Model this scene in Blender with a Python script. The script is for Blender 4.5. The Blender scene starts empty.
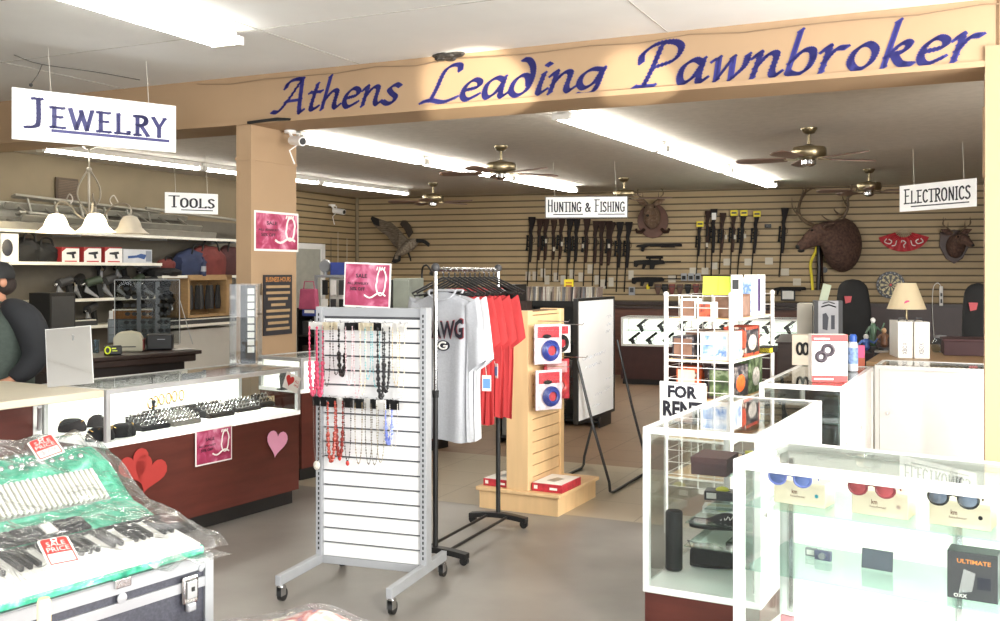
import bpy, math, random
from mathutils import Vector, Matrix
R = math.radians
random.seed(7)
SC = bpy.context.scene
COL = SC.collection
H = 1.64            # eye height
HY = 272.0          # horizon row in the photograph
F = 1000.0          # focal length in pixels

def V(*a): return Vector(a)
def P(px, py, Y): return V((px-500)/F*Y, Y, H-(py-HY)/F*Y)
def G(px, py, z=0.0):
    Y = F*(H-z)/(py-HY)
    return V((px-500)/F*Y, Y, z)
def PL(px, py, p0, az, off=0.0):
    """ray through a pixel meets the vertical plane through p0 running along azimuth az (deg right of forward)"""
    s, c = math.sin(R(az)), math.cos(R(az))
    x0, y0 = p0[0]+off*c, p0[1]-off*s
    r = (px-500)/F
    t = (r*y0-x0)/(s-r*c)
    Y = y0+t*c
    return P(px, py, Y)

# ---------------------------------------------------------------- mesh collector
class MB:
    def __init__(s, m=None): s.v = []; s.f = []; s.m = m or Matrix.Identity(4)
    def add(s, vs, fs, m=None):
        k = len(s.v); mm = s.m @ m if m is not None else s.m
        s.v += [mm @ Vector(p) for p in vs]
        s.f += [tuple(i+k for i in f) for f in fs]
        return s
    def box(s, x0, x1, y0, y1, z0, z1, m=None):
        return s.add([(x0,y0,z0),(x1,y0,z0),(x1,y1,z0),(x0,y1,z0),(x0,y0,z1),(x1,y0,z1),(x1,y1,z1),(x0,y1,z1)],
                     [(0,3,2,1),(4,5,6,7),(0,1,5,4),(1,2,6,5),(2,3,7,6),(3,0,4,7)], m)
    def quad(s, a, b, c, d, m=None): return s.add([a,b,c,d], [(0,1,2,3)], m)
    def ring(s, c, ax, r, n, ry=None):
        ax = Vector(ax).normalized()
        t = Vector((0,0,1)) if abs(ax.z) < .9 else Vector((1,0,0))
        a = ax.cross(t).normalized(); b = ax.cross(a)
        return [Vector(c)+a*(math.cos(2*math.pi*i/n)*r)+b*(math.sin(2*math.pi*i/n)*(ry or r)) for i in range(n)]
    def loft(s, rings, cap=True, closed=False, m=None):
        n = len(rings[0]); vs = [p for r in rings for p in r]; fs = []
        L = len(rings)
        for j in range(L if closed else L-1):
            j2 = (j+1) % L
            for i in range(n):
                i2 = (i+1) % n
                fs.append((j*n+i, j*n+i2, j2*n+i2, j2*n+i))
        if cap and not closed:
            fs.append(tuple(range(n-1,-1,-1))); fs.append(tuple((L-1)*n+i for i in range(n)))
        return s.add(vs, fs, m)
    def cyl(s, p, q, r, r2=None, n=12, m=None):
        p = Vector(p); q = Vector(q); ax = q-p
        return s.loft([s.ring(p, ax, r, n), s.ring(q, ax, r if r2 is None else r2, n)], m=m)
    def tube(s, pts, r, n=6, closed=False, m=None):
        pts = [Vector(p) for p in pts]; rings = []; L = len(pts); rr = r if isinstance(r,(list,tuple)) else [r]*L
        ax0 = None; a = None
        for i, p in enumerate(pts):
            if closed: ax = pts[(i+1)%L]-pts[i-1]
            else: ax = pts[min(i+1,L-1)]-pts[max(i-1,0)]
            if ax.length < 1e-9: ax = Vector((0,0,1))
            ax.normalize()
            if a is None:
                t = Vector((0,0,1)) if abs(ax.z) < .9 else Vector((1,0,0)); a = ax.cross(t).normalized()
            else:
                a = a-ax*a.dot(ax)
                a = a.normalized() if a.length > 1e-6 else ax.cross(Vector((.3,.5,.8))).normalized()
            b = ax.cross(a)
            rings.append([p+a*(math.cos(2*math.pi*k/n)*rr[i])+b*(math.sin(2*math.pi*k/n)*rr[i]) for k in range(n)])
        return s.loft(rings, closed=closed, m=m)
    def lathe(s, prof, c=(0,0,0), n=24, m=None, wave=None):
        rings = []
        for r, z in prof:
            rings.append([(c[0]+(r*(1+(wave(2*math.pi*i/n, z) if wave else 0)))*math.cos(2*math.pi*i/n), c[1]+(r*(1+(wave(2*math.pi*i/n, z) if wave else 0)))*math.sin(2*math.pi*i/n), c[2]+z) for i in range(n)])
        return s.loft(rings, cap=True, m=m)
    def prism(s, poly, y0, y1, m=None):   # polygon in XZ, extruded in Y
        n = len(poly)
        vs = [(x,y0,z) for x,z in poly]+[(x,y1,z) for x,z in poly]
        fs = [tuple(range(n)), tuple(range(2*n-1,n-1,-1))]+[(i,i+n,(i+1)%n+n,(i+1)%n) for i in range(n)]
        return s.add(vs, fs, m)
    def slab(s, poly, z0, z1, m=None):    # polygon in XY, extruded in Z
        n = len(poly)
        vs = [(p[0],p[1],z0) for p in poly]+[(p[0],p[1],z1) for p in poly]
        fs = [tuple(range(n-1,-1,-1)), tuple(range(n,2*n))]+[(i,(i+1)%n,(i+1)%n+n,i+n) for i in range(n)]
        return s.add(vs, fs, m)
    def ball(s, c, rx, ry=None, rz=None, n=12, k=8, m=None):
        ry = ry or rx; rz = rz or rx; vs = []; fs = []
        for j in range(1, k):
            a = math.pi*j/k
            for i in range(n):
                b = 2*math.pi*i/n
                vs.append((c[0]+rx*math.sin(a)*math.cos(b), c[1]+ry*math.sin(a)*math.sin(b), c[2]+rz*math.cos(a)))
        top = len(vs); vs.append((c[0],c[1],c[2]+rz)); vs.append((c[0],c[1],c[2]-rz))
        for j in range(k-2):
            for i in range(n):
                fs.append((j*n+i,(j+1)*n+i,(j+1)*n+(i+1)%n,j*n+(i+1)%n))
        for i in range(n):
            fs.append((top,i,(i+1)%n)); fs.append((top+1,(k-2)*n+(i+1)%n,(k-2)*n+i))
        return s.add(vs, fs, m)
    def grid(s, fn, nu, nv, m=None):
        vs = [fn(i/nu, j/nv) for j in range(nv+1) for i in range(nu+1)]
        fs = [(j*(nu+1)+i, j*(nu+1)+i+1, (j+1)*(nu+1)+i+1, (j+1)*(nu+1)+i) for j in range(nv) for i in range(nu)]
        return s.add(vs, fs, m)
    def build(s, name, mat, parent=None, smooth=False, bevel=0, solid=0, sub=0):
        me = bpy.data.meshes.new(name); me.from_pydata([tuple(p) for p in s.v], [], s.f); me.update()
        if smooth:
            me.polygons.foreach_set('use_smooth', [True]*len(me.polygons))
            me.set_sharp_from_angle(angle=R(40))
        me.materials.append(mat)
        o = bpy.data.objects.new(name, me); COL.objects.link(o)
        if parent is not None: o.parent = parent
        if solid: md = o.modifiers.new('s','SOLIDIFY'); md.thickness = solid; md.offset = 0
        if sub: md = o.modifiers.new('u','SUBSURF'); md.levels = sub; md.render_levels = sub
        if bevel: md = o.modifiers.new('b','BEVEL'); md.width = bevel; md.segments = 2; md.limit_method = 'ANGLE'
        return o

def T(name, label, cat, loc=(0,0,0), rz=0, group=None, rx=0, ry=0):
    o = bpy.data.objects.new(name, None); COL.objects.link(o); o.empty_display_size = .1
    o.location = loc; o.rotation_euler = (rx, ry, rz); o['label'] = label; o['category'] = cat
    if group: o['group'] = group
    return o
def tag(o, label, cat, group=None, loc=None, rz=None, rx=None, ry=None, kind=None):
    o['label'] = label; o['category'] = cat
    if group: o['group'] = group
    if loc is not None: o.location = loc
    if rz is not None: o.rotation_euler.z = rz
    if rx is not None: o.rotation_euler.x = rx
    if ry is not None: o.rotation_euler.y = ry
    if kind: o['kind'] = kind
    return o
def struct(o): o['kind'] = 'structure'; return o
def dup(root, loc=None, rz=None, label=None, group=None, rx=None, ry=None, scale=None):
    r = root.copy(); COL.objects.link(r)
    if loc is not None: r.location = loc
    if rz is not None: r.rotation_euler.z = rz
    if rx is not None: r.rotation_euler.x = rx
    if ry is not None: r.rotation_euler.y = ry
    if scale is not None: r.scale = (scale,)*3 if not isinstance(scale,(tuple,list)) else scale
    if label: r['label'] = label
    if group: r['group'] = group
    for ch in list(root.children):
        c = ch.copy(); COL.objects.link(c); c.parent = r
        for g in ch.children:
            d = g.copy(); COL.objects.link(d); d.parent = c
    return r
def swap(root, mats):
    """give a copied thing's parts other materials: {part name: material}"""
    for c in root.children:
        k = c.name.split('.')[0]
        if k in mats:
            c.data = c.data.copy(); c.data.materials[0] = mats[k]

# ---------------------------------------------------------------- materials
_M = {}
def nt(name):
    m = bpy.data.materials.new(name); m.use_nodes = True
    n = m.node_tree; n.nodes.clear()
    return m, n, n.nodes.new('ShaderNodeOutputMaterial')
def lin(c): return tuple((x/12.92 if x <= .04045 else ((x+.055)/1.055)**2.4) for x in c)
def hexc(h): return tuple(int(h[i:i+2],16)/255 for i in (0,2,4))
def M(name, col='808080', rough=.5, metal=0, var=.08, scale=9, bump=0, emit=0, spec=.5, col2=None, stretch=None, coat=0):
    if name in _M: return _M[name]
    c = lin(hexc(col)) if isinstance(col, str) else col
    m, n, out = nt(name); N = n.nodes; L = n.links
    b = N.new('ShaderNodeBsdfPrincipled'); L.new(b.outputs[0], out.inputs[0])
    b.inputs['Roughness'].default_value = rough; b.inputs['Metallic'].default_value = metal
    b.inputs['Specular IOR Level'].default_value = spec; b.inputs['Coat Weight'].default_value = coat
    tc = N.new('ShaderNodeTexCoord'); mp = N.new('ShaderNodeMapping'); L.new(tc.outputs['Object'], mp.inputs[0])
    if stretch: mp.inputs['Scale'].default_value = stretch
    ns = N.new('ShaderNodeTexNoise'); ns.inputs['Scale'].default_value = scale; ns.inputs['Detail'].default_value = 4
    L.new(mp.outputs[0], ns.inputs[0])
    mx = N.new('ShaderNodeMix'); mx.data_type = 'RGBA'
    rp = N.new('ShaderNodeMapRange'); rp.inputs[1].default_value = .3; rp.inputs[2].default_value = .7
    L.new(ns.outputs[0], rp.inputs[0]); L.new(rp.outputs[0], mx.inputs[0])
    ca = tuple(x*(1-var) for x in c); cb = tuple(min(1, x*(1+var)) for x in c)
    if col2: ca = c; cb = lin(hexc(col2))
    mx.inputs[6].default_value = (*ca, 1); mx.inputs[7].default_value = (*cb, 1)
    L.new(mx.outputs[2], b.inputs['Base Color'])
    if emit:
        L.new(mx.outputs[2], b.inputs['Emission Color']); b.inputs['Emission Strength'].default_value = emit
    if bump:
        bp = N.new('ShaderNodeBump'); bp.inputs['Strength'].default_value = bump; bp.inputs['Distance'].default_value = .01
        L.new(ns.outputs[0], bp.inputs['Height']); L.new(bp.outputs[0], b.inputs['Normal'])
    _M[name] = m
    return m
def glass(name, tint=(.93,.96,.95), boost=1.0, rough=.0, haze=0.0, bump=0):
    if name in _M: return _M[name]
    m, n, out = nt(name); N = n.nodes; L = n.links
    tr = N.new('ShaderNodeBsdfTransparent'); tr.inputs[0].default_value = (*tint, 1)
    gl = N.new('ShaderNodeBsdfGlossy'); gl.inputs['Roughness'].default_value = rough
    fr = N.new('ShaderNodeLayerWeight'); fr.inputs[0].default_value = .5
    pw = N.new('ShaderNodeMath'); pw.operation = 'POWER'; pw.inputs[1].default_value = 4.5; L.new(fr.outputs['Facing'], pw.inputs[0])
    mu = N.new('ShaderNodeMath'); mu.operation = 'MULTIPLY_ADD'; mu.inputs[1].default_value = .8*boost; mu.inputs[2].default_value = .025*boost; mu.use_clamp = True
    L.new(pw.outputs[0], mu.inputs[0])
    mx = N.new('ShaderNodeMixShader'); L.new(mu.outputs[0], mx.inputs[0]); L.new(tr.outputs[0], mx.inputs[1]); L.new(gl.outputs[0], mx.inputs[2])
    last = mx
    if haze:
        df = N.new('ShaderNodeBsdfDiffuse'); df.inputs[0].default_value = (.9,.9,.9,1)
        m2 = N.new('ShaderNodeMixShader'); L.new(mx.outputs[0], m2.inputs[1]); L.new(df.outputs[0], m2.inputs[2]); m2.inputs[0].default_value = haze
        if bump:
            tc = N.new('ShaderNodeTexCoord'); ns = N.new('ShaderNodeTexNoise'); ns.inputs['Scale'].default_value = 11; ns.inputs['Detail'].default_value = 5
            ns.inputs['Distortion'].default_value = 1.5
            L.new(tc.outputs['Object'], ns.inputs[0])
            bp = N.new('ShaderNodeBump'); bp.inputs['Strength'].default_value = bump; bp.inputs['Distance'].default_value = .03
            L.new(ns.outputs[0], bp.inputs['Height']); L.new(bp.outputs[0], gl.inputs['Normal']); L.new(bp.outputs[0], fr.inputs['Normal'])
            mr = N.new('ShaderNodeMapRange'); mr.inputs[1].default_value = .55; mr.inputs[2].default_value = .75
            mr.inputs[3].default_value = haze*.35; mr.inputs[4].default_value = min(1, haze*3)
            L.new(ns.outputs[0], mr.inputs[0]); L.new(mr.outputs[0], m2.inputs[0])
        last = m2
    L.new(last.outputs[0], out.inputs[0])
    _M[name] = m
    return m
def stripes(name, base, line, period, frac, axis='Z', rough=.6, var=.06, metal=0, emit=0):
    """grooved boards: dark line every period metres along an object axis"""
    if name in _M: return _M[name]
    m = M(name, base, rough, metal, var, scale=3, emit=emit); n = m.node_tree; N = n.nodes; L = n.links
    b = [x for x in N if x.type == 'BSDF_PRINCIPLED'][0]; src = b.inputs['Base Color'].links[0].from_socket
    tc = [x for x in N if x.type == 'TEX_COORD'][0]
    sp = N.new('ShaderNodeSeparateXYZ'); L.new(tc.outputs['Object'], sp.inputs[0])
    d = N.new('ShaderNodeMath'); d.operation = 'DIVIDE'; d.inputs[1].default_value = period; L.new(sp.outputs[axis], d.inputs[0])
    fr = N.new('ShaderNodeMath'); fr.operation = 'FRACT'; L.new(d.outputs[0], fr.inputs[0])
    mr = N.new('ShaderNodeMapRange'); mr.inputs[1].default_value = frac*.6; mr.inputs[2].default_value = frac*1.4; L.new(fr.outputs[0], mr.inputs[0])
    mx = N.new('ShaderNodeMix'); mx.data_type = 'RGBA'; L.new(mr.outputs[0], mx.inputs[0])
    mx.inputs[6].default_value = (*lin(hexc(line)),1); L.new(src, mx.inputs[7]); L.new(mx.outputs[2], b.inputs['Base Color'])
    bp = N.new('ShaderNodeBump'); bp.inputs['Strength'].default_value = .6; bp.inputs['Distance'].default_value = .008
    L.new(mr.outputs[0], bp.inputs['Height']); L.new(bp.outputs[0], b.inputs['Normal'])
    return m
def tiles(name, base, line, size, gap, rough=.35, ang=0, var=.1):
    if name in _M: return _M[name]
    m = M(name, base, rough, 0, var, scale=1.2); n = m.node_tree; N = n.nodes; L = n.links
    b = [x for x in N if x.type == 'BSDF_PRINCIPLED'][0]; src = b.inputs['Base Color'].links[0].from_socket
    tc = [x for x in N if x.type == 'TEX_COORD'][0]
    mp = N.new('ShaderNodeMapping'); mp.inputs['Rotation'].default_value = (0,0,R(ang)); L.new(tc.outputs['Object'], mp.inputs[0])
    sp = N.new('ShaderNodeSeparateXYZ'); L.new(mp.outputs[0], sp.inputs[0]); ms = []
    for ax in 'XY':
        d = N.new('ShaderNodeMath'); d.operation = 'DIVIDE'; d.inputs[1].default_value = size; L.new(sp.outputs[ax], d.inputs[0])
        fr = N.new('ShaderNodeMath'); fr.operation = 'FRACT'; L.new(d.outputs[0], fr.inputs[0])
        g = N.new('ShaderNodeMath'); g.operation = 'GREATER_THAN'; g.inputs[1].default_value = gap; L.new(fr.outputs[0], g.inputs[0]); ms.append(g)
    mn = N.new('ShaderNodeMath'); mn.operation = 'MINIMUM'; L.new(ms[0].outputs[0], mn.inputs[0]); L.new(ms[1].outputs[0], mn.inputs[1])
    mx = N.new('ShaderNodeMix'); mx.data_type = 'RGBA'; L.new(mn.outputs[0], mx.inputs[0])
    mx.inputs[6].default_value = (*lin(hexc(line)),1); L.new(src, mx.inputs[7]); L.new(mx.outputs[2], b.inputs['Base Color'])
    return m
def ramp_mat(name, stops, scale=6, rough=.5, detail=4, dist=0, stretch=None, emit=0, bump=0, coat=0):
    if name in _M: return _M[name]
    m, n, out = nt(name); N = n.nodes; L = n.links
    b = N.new('ShaderNodeBsdfPrincipled'); L.new(b.outputs[0], out.inputs[0]); b.inputs['Roughness'].default_value = rough
    b.inputs['Coat Weight'].default_value = coat
    tc = N.new('ShaderNodeTexCoord'); mp = N.new('ShaderNodeMapping'); L.new(tc.outputs['Object'], mp.inputs[0])
    if stretch: mp.inputs['Scale'].default_value = stretch
    ns = N.new('ShaderNodeTexNoise'); ns.inputs['Scale'].default_value = scale; ns.inputs['Detail'].default_value = detail; ns.inputs['Distortion'].default_value = dist
    L.new(mp.outputs[0], ns.inputs[0])
    cr = N.new('ShaderNodeValToRGB'); L.new(ns.outputs[0], cr.inputs[0])
    e = cr.color_ramp.elements
    while len(e) < len(stops): e.new(.5)
    for i, (p, c) in enumerate(stops): e[i].position = p; e[i].color = (*lin(hexc(c)),1)
    L.new(cr.outputs[0], b.inputs['Base Color'])
    if emit: L.new(cr.outputs[0], b.inputs['Emission Color']); b.inputs['Emission Strength'].default_value = emit
    if bump:
        bp = N.new('ShaderNodeBump'); bp.inputs['Strength'].default_value = bump; bp.inputs['Distance'].default_value = .01
        L.new(ns.outputs[0], bp.inputs['Height']); L.new(bp.outputs[0], b.inputs['Normal'])
    _M[name] = m
    return m

# ---------------------------------------------------------------- lettering
def fit(vs, fs, x0, x1, z0, z1, keep=False):
    xs = [p[0] for p in vs]; zs = [p[1] for p in vs]
    sx = (x1-x0)/max(1e-6, max(xs)-min(xs)); sz = (z1-z0)/max(1e-6, max(zs)-min(zs))
    if keep: sx = sz = min(sx, sz)
    ox = x0 if not keep else (x0+x1)/2-(max(xs)-min(xs))*sx/2
    return [(ox+(p[0]-min(xs))*sx, z0+(p[1]-min(zs))*sz) for p in vs]
_txt = {}
def txt_raw(s, bold=0.0, spacing=1.0):
    k = (s, bold, spacing)
    if k not in _txt:
        cu = bpy.data.curves.new('t', 'FONT'); cu.body = s; cu.offset = bold; cu.resolution_u = 2; cu.space_character = spacing
        o = bpy.data.objects.new('t', cu); COL.objects.link(o)
        bpy.context.view_layer.update()
        me = bpy.data.meshes.new_from_object(o.evaluated_get(bpy.context.evaluated_depsgraph_get()))
        _txt[k] = ([tuple(v.co)[:2] for v in me.vertices], [tuple(p.vertices) for p in me.polygons])
        bpy.data.objects.remove(o); bpy.data.curves.remove(cu); bpy.data.meshes.remove(me)
    return _txt[k]
def text(s, x0, x1, z0, z1, y=0, bold=.0, mb=None, keep=False, m=None):
    """letters filling a rectangle of the local XZ plane, read from -Y"""
    mb = mb or MB(); vs, fs = txt_raw(s, bold); q = fit(vs, fs, x0, x1, z0, z1, keep)
    return mb.add([(a, y, b) for a, b in q], fs, m)

ITAL = {
 'a':(5.3,[[(3.8,4.2),(2.4,5),(.8,3.8),(.5,1.6),(1.3,.1),(2.8,1.2),(3.8,3.6)],[(3.9,5),(3.8,1),(4.3,.1),(5.1,.8)]]),
 'b':(4.9,[[(.9,9),(.6,.8)],[(.6,2.6),(2,4.7),(3.5,4.8),(4,3),(3.5,1),(2.1,0),(.7,.5)]]),
 'd':(5.0,[[(3.6,2.6),(3.0,4.7),(1.7,4.9),(.6,3.4),(.5,1.2),(1.8,0),(3.4,1.0),(4,3.6),(3.7,6.6),(2.6,8.6),(1.4,9)]]),
 'e':(4.4,[[(.7,2.4),(3.3,3.1),(3.5,4.4),(2.2,5),(.8,3.6),(.5,1.4),(1.6,0),(3.8,1.1)]]),
 'g':(5.2,[[(4.4,4.6),(2.4,5),(.8,3.8),(.5,1.8),(1.6,.5),(3.2,1.6),(4.1,4.2)],[(4.3,5),(4,1),(3.3,-.7),(1.6,-1.2),(.5,-.9)]]),
 'h':(5.2,[[(1,9),(.6,0)],[(.7,2.2),(2.3,4.7),(3.6,4.5),(3.5,1.2),(4.1,.1),(4.9,.8)]]),
 'i':(2.5,[[(1.1,5),(.8,1),(1.3,.1),(2.2,.9)],[(1.3,7.3),(1.8,7.0)]]),
 'k':(4.8,[[(1,9),(.6,0)],[(.7,2.2),(2.4,4.5),(3.5,4.4),(3,3),(1.4,2.4)],[(1.6,2.5),(2.9,.6),(4.6,.2)]]),
 'n':(5.2,[[(0,4.3),(.9,5),(.6,0)],[(.7,2.2),(2.3,4.7),(3.6,4.5),(3.5,1.2),(4.1,.1),(4.9,.8)]]),
 'o':(4.7,[[(2.4,5),(.8,3.8),(.5,1.6),(1.9,0),(3.5,1.2),(3.8,3.6),(2.4,5)]]),
 'r':(3.9,[[(0,4.3),(.9,5),(.6,0)],[(.7,2.2),(2,4.5),(3.5,4.7)]]),
 's':(3.8,[[(3.3,4.5),(2.2,5),(.9,4),(1.6,2.8),(2.8,1.7),(2.4,.3),(1.1,0),(0,.7)]]),
 't':(3.1,[[(1.5,7.2),(1,1.2),(1.6,.1),(2.8,.8)],[(0,4.9),(2.9,5)]]),
 'w':(6.3,[[(0,4.4),(.8,4.9)],[(.8,4.9),(1.3,.2)],[(1.3,.2),(3.2,4.8)],[(3.2,4.8),(3.7,.2)],[(3.7,.2),(5.4,2.6),(5.6,5)]]),
 'A':(7.6,[[(-1.2,.3),(.4,.3),(2.4,3.4),(5.0,9)],[(5.0,9),(6.0,.2),(7.0,.1)],[(1.9,3.0),(5.7,3.2)],[(1.0,6.8),(1.6,8.4),(3.4,9.1),(5.2,9)]]),
 'L':(7.2,[[(6.0,7.8),(5.6,9.2),(3.9,9.2),(2.6,7.6),(1.9,3.5),(1.2,.5)],[(-.6,.2),(1.2,.6),(4,-.1),(6.6,.8)]]),
 'P':(7.0,[[(3.2,8.6),(2.6,4),(1.8,.3)],[(.3,5.4),(.2,7.2),(2.2,9.1),(5.2,9.3),(6.8,7.9),(6.1,5.4),(3.2,4.2)],[(.2,.1),(3.6,.1)]]),
}
CAPS = {
 'J':(4.2,[[(2.8,9),(2.8,1.4),(2,-.4),(.2,-.8)],[(1.7,9),(3.4,9)]]),
 'E':(4.3,[[(1,9),(1,0)],[(.2,9),(3.6,9)],[(1,4.8),(3,4.8)],[(.2,0),(3.8,0)]]),
 'W':(7.2,[[(.2,9),(2,0)],[(2,0),(3.6,7.6)],[(3.4,8.6),(5.2,0)],[(5.2,0),(6.8,9)]]),
 'L':(4.9,[[(1,9),(1,0)],[(.3,0),(4.2,0)],[(4.2,0),(4.3,1)]]),
 'R':(4.7,[[(1,9),(1,0)],[(.2,9),(2.6,9),(3.8,8),(3.6,5.9),(2.4,4.8),(1,4.8)],[(2.1,4.8),(4.4,0)],[(.3,0),(1.7,0)]]),
 'Y':(4.6,[[(.3,9),(2.2,4.4)],[(4.1,9),(2.2,4.4)],[(2.2,4.6),(2.2,0)]]),
 'T':(4.6,[[(2.3,9),(2.3,0)],[(.2,9),(4.4,9)],[(1.6,0),(3,0)]]),
 'O':(4.9,[[(2.4,9),(.8,7.4),(.5,4.5),(.8,1.6),(2.4,0),(4,1.6),(4.3,4.5),(4,7.4),(2.4,9)]]),
 'S':(4.1,[[(3.5,8),(2,9),(.7,7.6),(1.3,5.4),(3,3.8),(3.5,1.6),(1.9,0),(.3,1)]]),
 'H':(4.9,[[(1,9),(1,0)],[(4,9),(4,0)],[(1,4.7),(4,4.7)]]),
 'U':(4.9,[[(1,9),(1,1.8),(2.4,0),(4,1.8),(4,9)]]),
 'N':(5.1,[[(1,9),(1,0)],[(1,9),(4.2,0)],[(4.2,9),(4.2,0)]]),
 'I':(2.2,[[(1.1,9),(1.1,0)],[(.5,9),(1.7,9)],[(.5,0),(1.7,0)]]),
 'G':(4.8,[[(4.1,7.8),(2.6,9),(.9,7.4),(.5,4.5),(.9,1.5),(2.6,0),(4.1,1)],[(4.1,4),(4.1,.6)],[(3,4),(4.5,4)]]),
 'F':(4.0,[[(1,9),(1,0)],[(.2,9),(3.7,9)],[(1,4.8),(3,4.8)],[(.3,0),(1.7,0)]]),
 'C':(4.4,[[(3.9,7.6),(2.5,9),(.9,7.4),(.5,4.5),(.9,1.5),(2.5,0),(3.9,1.3)]]),
 '&':(6.0,[[(5.2,4),(3.6,.8),(2,0),(.6,1.2),(.8,3),(3,5.2),(3.4,7),(2.4,8),(1.4,7),(1.8,5.4),(5.4,0)]]),
}
def cat(pts, n=5):
    if len(pts) < 3: return [Vector((*p,0)) for p in pts]
    p = [Vector((*a,0)) for a in pts]; cl = (p[0]-p[-1]).length < 1e-6
    out = []
    for i in range(len(p)-1):
        p0 = p[i-1] if i > 0 else (p[-2] if cl else p[0]*2-p[1]); p3 = p[i+2] if i+2 < len(p) else (p[1] if cl else p[-1]*2-p[-2])
        for k in range(n):
            t = k/n
            out.append(.5*((2*p[i+1-1])+(p[i+1]-p0)*t+(2*p0-5*p[i]+4*p[i+1]-p3)*t*t+(3*p[i]-p0-3*p[i+1]+p3)*t**3))
    out.append(p[-1]); return out
def pen(word, font, nib=(.95,.3,35), slant=0, smallcap=None, gap=0, lines=()):
    """broad-nib lettering: returns 2-D vertices and quads. smallcap: height factor after each capital"""
    w, t, a = nib; vs = []; fs = []; x = 0
    d1 = Vector((math.cos(R(a)), math.sin(R(a)), 0))*w/2; d2 = Vector((-math.sin(R(a)), math.cos(R(a)), 0))*t/2
    for ci, ch in enumerate(word):
        if ch == ' ': x += 3; continue
        sc = 1.0 if smallcap is None or ci in smallcap[1] else smallcap[0]
        adv, st = font[ch]
        for s in st:
            q = [Vector(((p.x*sc+x)+slant*p.y*sc, p.y*sc, 0)) for p in cat(s)]
            for i in range(len(q)-1):
                for d in (d1, d2):
                    k = len(vs); vs += [q[i]-d, q[i]+d, q[i+1]+d, q[i+1]-d]; fs.append((k,k+1,k+2,k+3))
                if (q[i+1]-q[i]).length > 0 :
                    k = len(vs); vs += [q[i]-d1-d2, q[i]+d1-d2, q[i]+d1+d2, q[i]-d1+d2]; fs.append((k,k+1,k+2,k+3))
            k = len(vs); e = q[-1]; vs += [e-d1-d2, e+d1-d2, e+d1+d2, e-d1+d2]; fs.append((k,k+1,k+2,k+3))
        x += (adv+gap)*sc
    return [(p.x, p.y) for p in vs], fs
def fixwind(vs, fs):
    out = []
    for f in fs:
        a = sum(vs[f[i]][0]*vs[f[(i+1)%len(f)]][1]-vs[f[(i+1)%len(f)]][0]*vs[f[i]][1] for i in range(len(f)))
        out.append(f if a > 0 else tuple(reversed(f)))
    return out
# ================================================================= camera, light
cam = bpy.data.cameras.new('camera'); co = bpy.data.objects.new('camera', cam); COL.objects.link(co); SC.camera = co
cam.sensor_width = 36; cam.lens = 36*F/1000; cam.shift_y = (HY-310.5)/1000; cam.clip_start = .05; cam.clip_end = 100
co.location = (0,0,H); co.rotation_euler = (R(90),0,0)
SC.view_settings.view_transform = 'Standard'; SC.view_settings.look = 'None'; SC.view_settings.exposure = 0.0
SC.cycles.max_bounces = 10; SC.cycles.transparent_max_bounces = 24; SC.cycles.sample_clamp_indirect = 6
SC.cycles.use_denoising = True
try: SC.cycles.caustics_reflective = False; SC.cycles.caustics_refractive = False
except Exception: pass
W = bpy.data.worlds.new('world'); SC.world = W; W.use_nodes = True
bg = W.node_tree.nodes['Background']; bg.inputs[0].default_value = (.93,.96,1,1); bg.inputs[1].default_value = 2.3
def light(kind, name, loc, target, power, size=1, size_y=None, col=(1,1,1), spot=30, blend=.4):
    d = bpy.data.lights.new(name, kind); o = bpy.data.objects.new(name, d); COL.objects.link(o)
    d.energy = power; d.color = col; o.location = loc
    if kind == 'AREA':
        d.shape = 'RECTANGLE'; d.size = size; d.size_y = size_y or size
    elif kind == 'SPOT': d.spot_size = R(spot); d.spot_blend = blend; d.shadow_soft_size = size
    elif kind == 'SUN': d.angle = R(size)
    else: d.shadow_soft_size = size
    o.rotation_euler = (Vector(target)-Vector(loc)).to_track_quat('-Z','Y').to_euler()
    return o

# ================================================================= palette
m_ceil = M('front_ceiling_paint','ececea',.8,var=.03,scale=2,bump=.15)
m_rceil = M('rear_ceiling_texture','c4bdb2',.8,var=.06,scale=14,bump=.5)
m_beam = M('tan_painted_beam','a68a6b',.7,var=.03,scale=3)
m_floor = ramp_mat('worn_grey_floor',[(.3,'78736c'),(.55,'86817a'),(.8,'938e86')],scale=1.6,rough=.38,detail=8)
m_tile = tiles('beige_floor_tile','a89c88','8a7f6c',.5,.02,rough=.3)
m_btile = tiles('brown_floor_tile','876e58','5d4a3a',.5,.02,rough=.4)
m_wallp = M('tan_wall_paint','85775f',.8,var=.05,scale=3)
m_slatw = stripes('tan_slat_boards','a5906d','4a3d2a',.105,.2,var=.05)
m_wains = M('dark_maroon_panel','35221f',.45,var=.2,scale=4)
m_maroon = M('maroon_laminate','5a2a22',.4,var=.18,scale=3,stretch=(1,1,6))
m_kick = M('black_kick','1c1a19',.5)
m_alu = M('brushed_aluminium','b9babb',.35,.7,var=.05)
m_white = M('white_laminate','f1f0ee',.35,var=.01)
m_whitef = M('white_case_frame','eeeeec',.3,var=.01)
m_glow = M('glowing_white_interior','f6f4ee',.5,var=.01,emit=.55)  # plain panels, no lamps: emission stands in for bright light inside the cases
m_glass = glass('clear_case_glass',(.955,.975,.965),1.1)
m_acr = glass('clear_acrylic',(.95,.96,.96),1.3)
m_chrome = M('chrome','c9c9c9',.15,1,var=.02)
m_black = M('black_plastic','191919',.4,var=.1)
m_blackm = M('black_matte','141414',.75,var=.2)
m_dgrey = M('dark_grey','3b3b3c',.5)
m_grey = M('grey_metal','95979a',.4,.3,var=.04)
m_tube = M('lit_tube','fffdf6',.4,var=0,emit=30)
m_fix = M('fixture_white','e8e6df',.5,var=.02)
m_sign = M('sign_white','f3f3f1',.5,var=.01,emit=.12)
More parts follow.
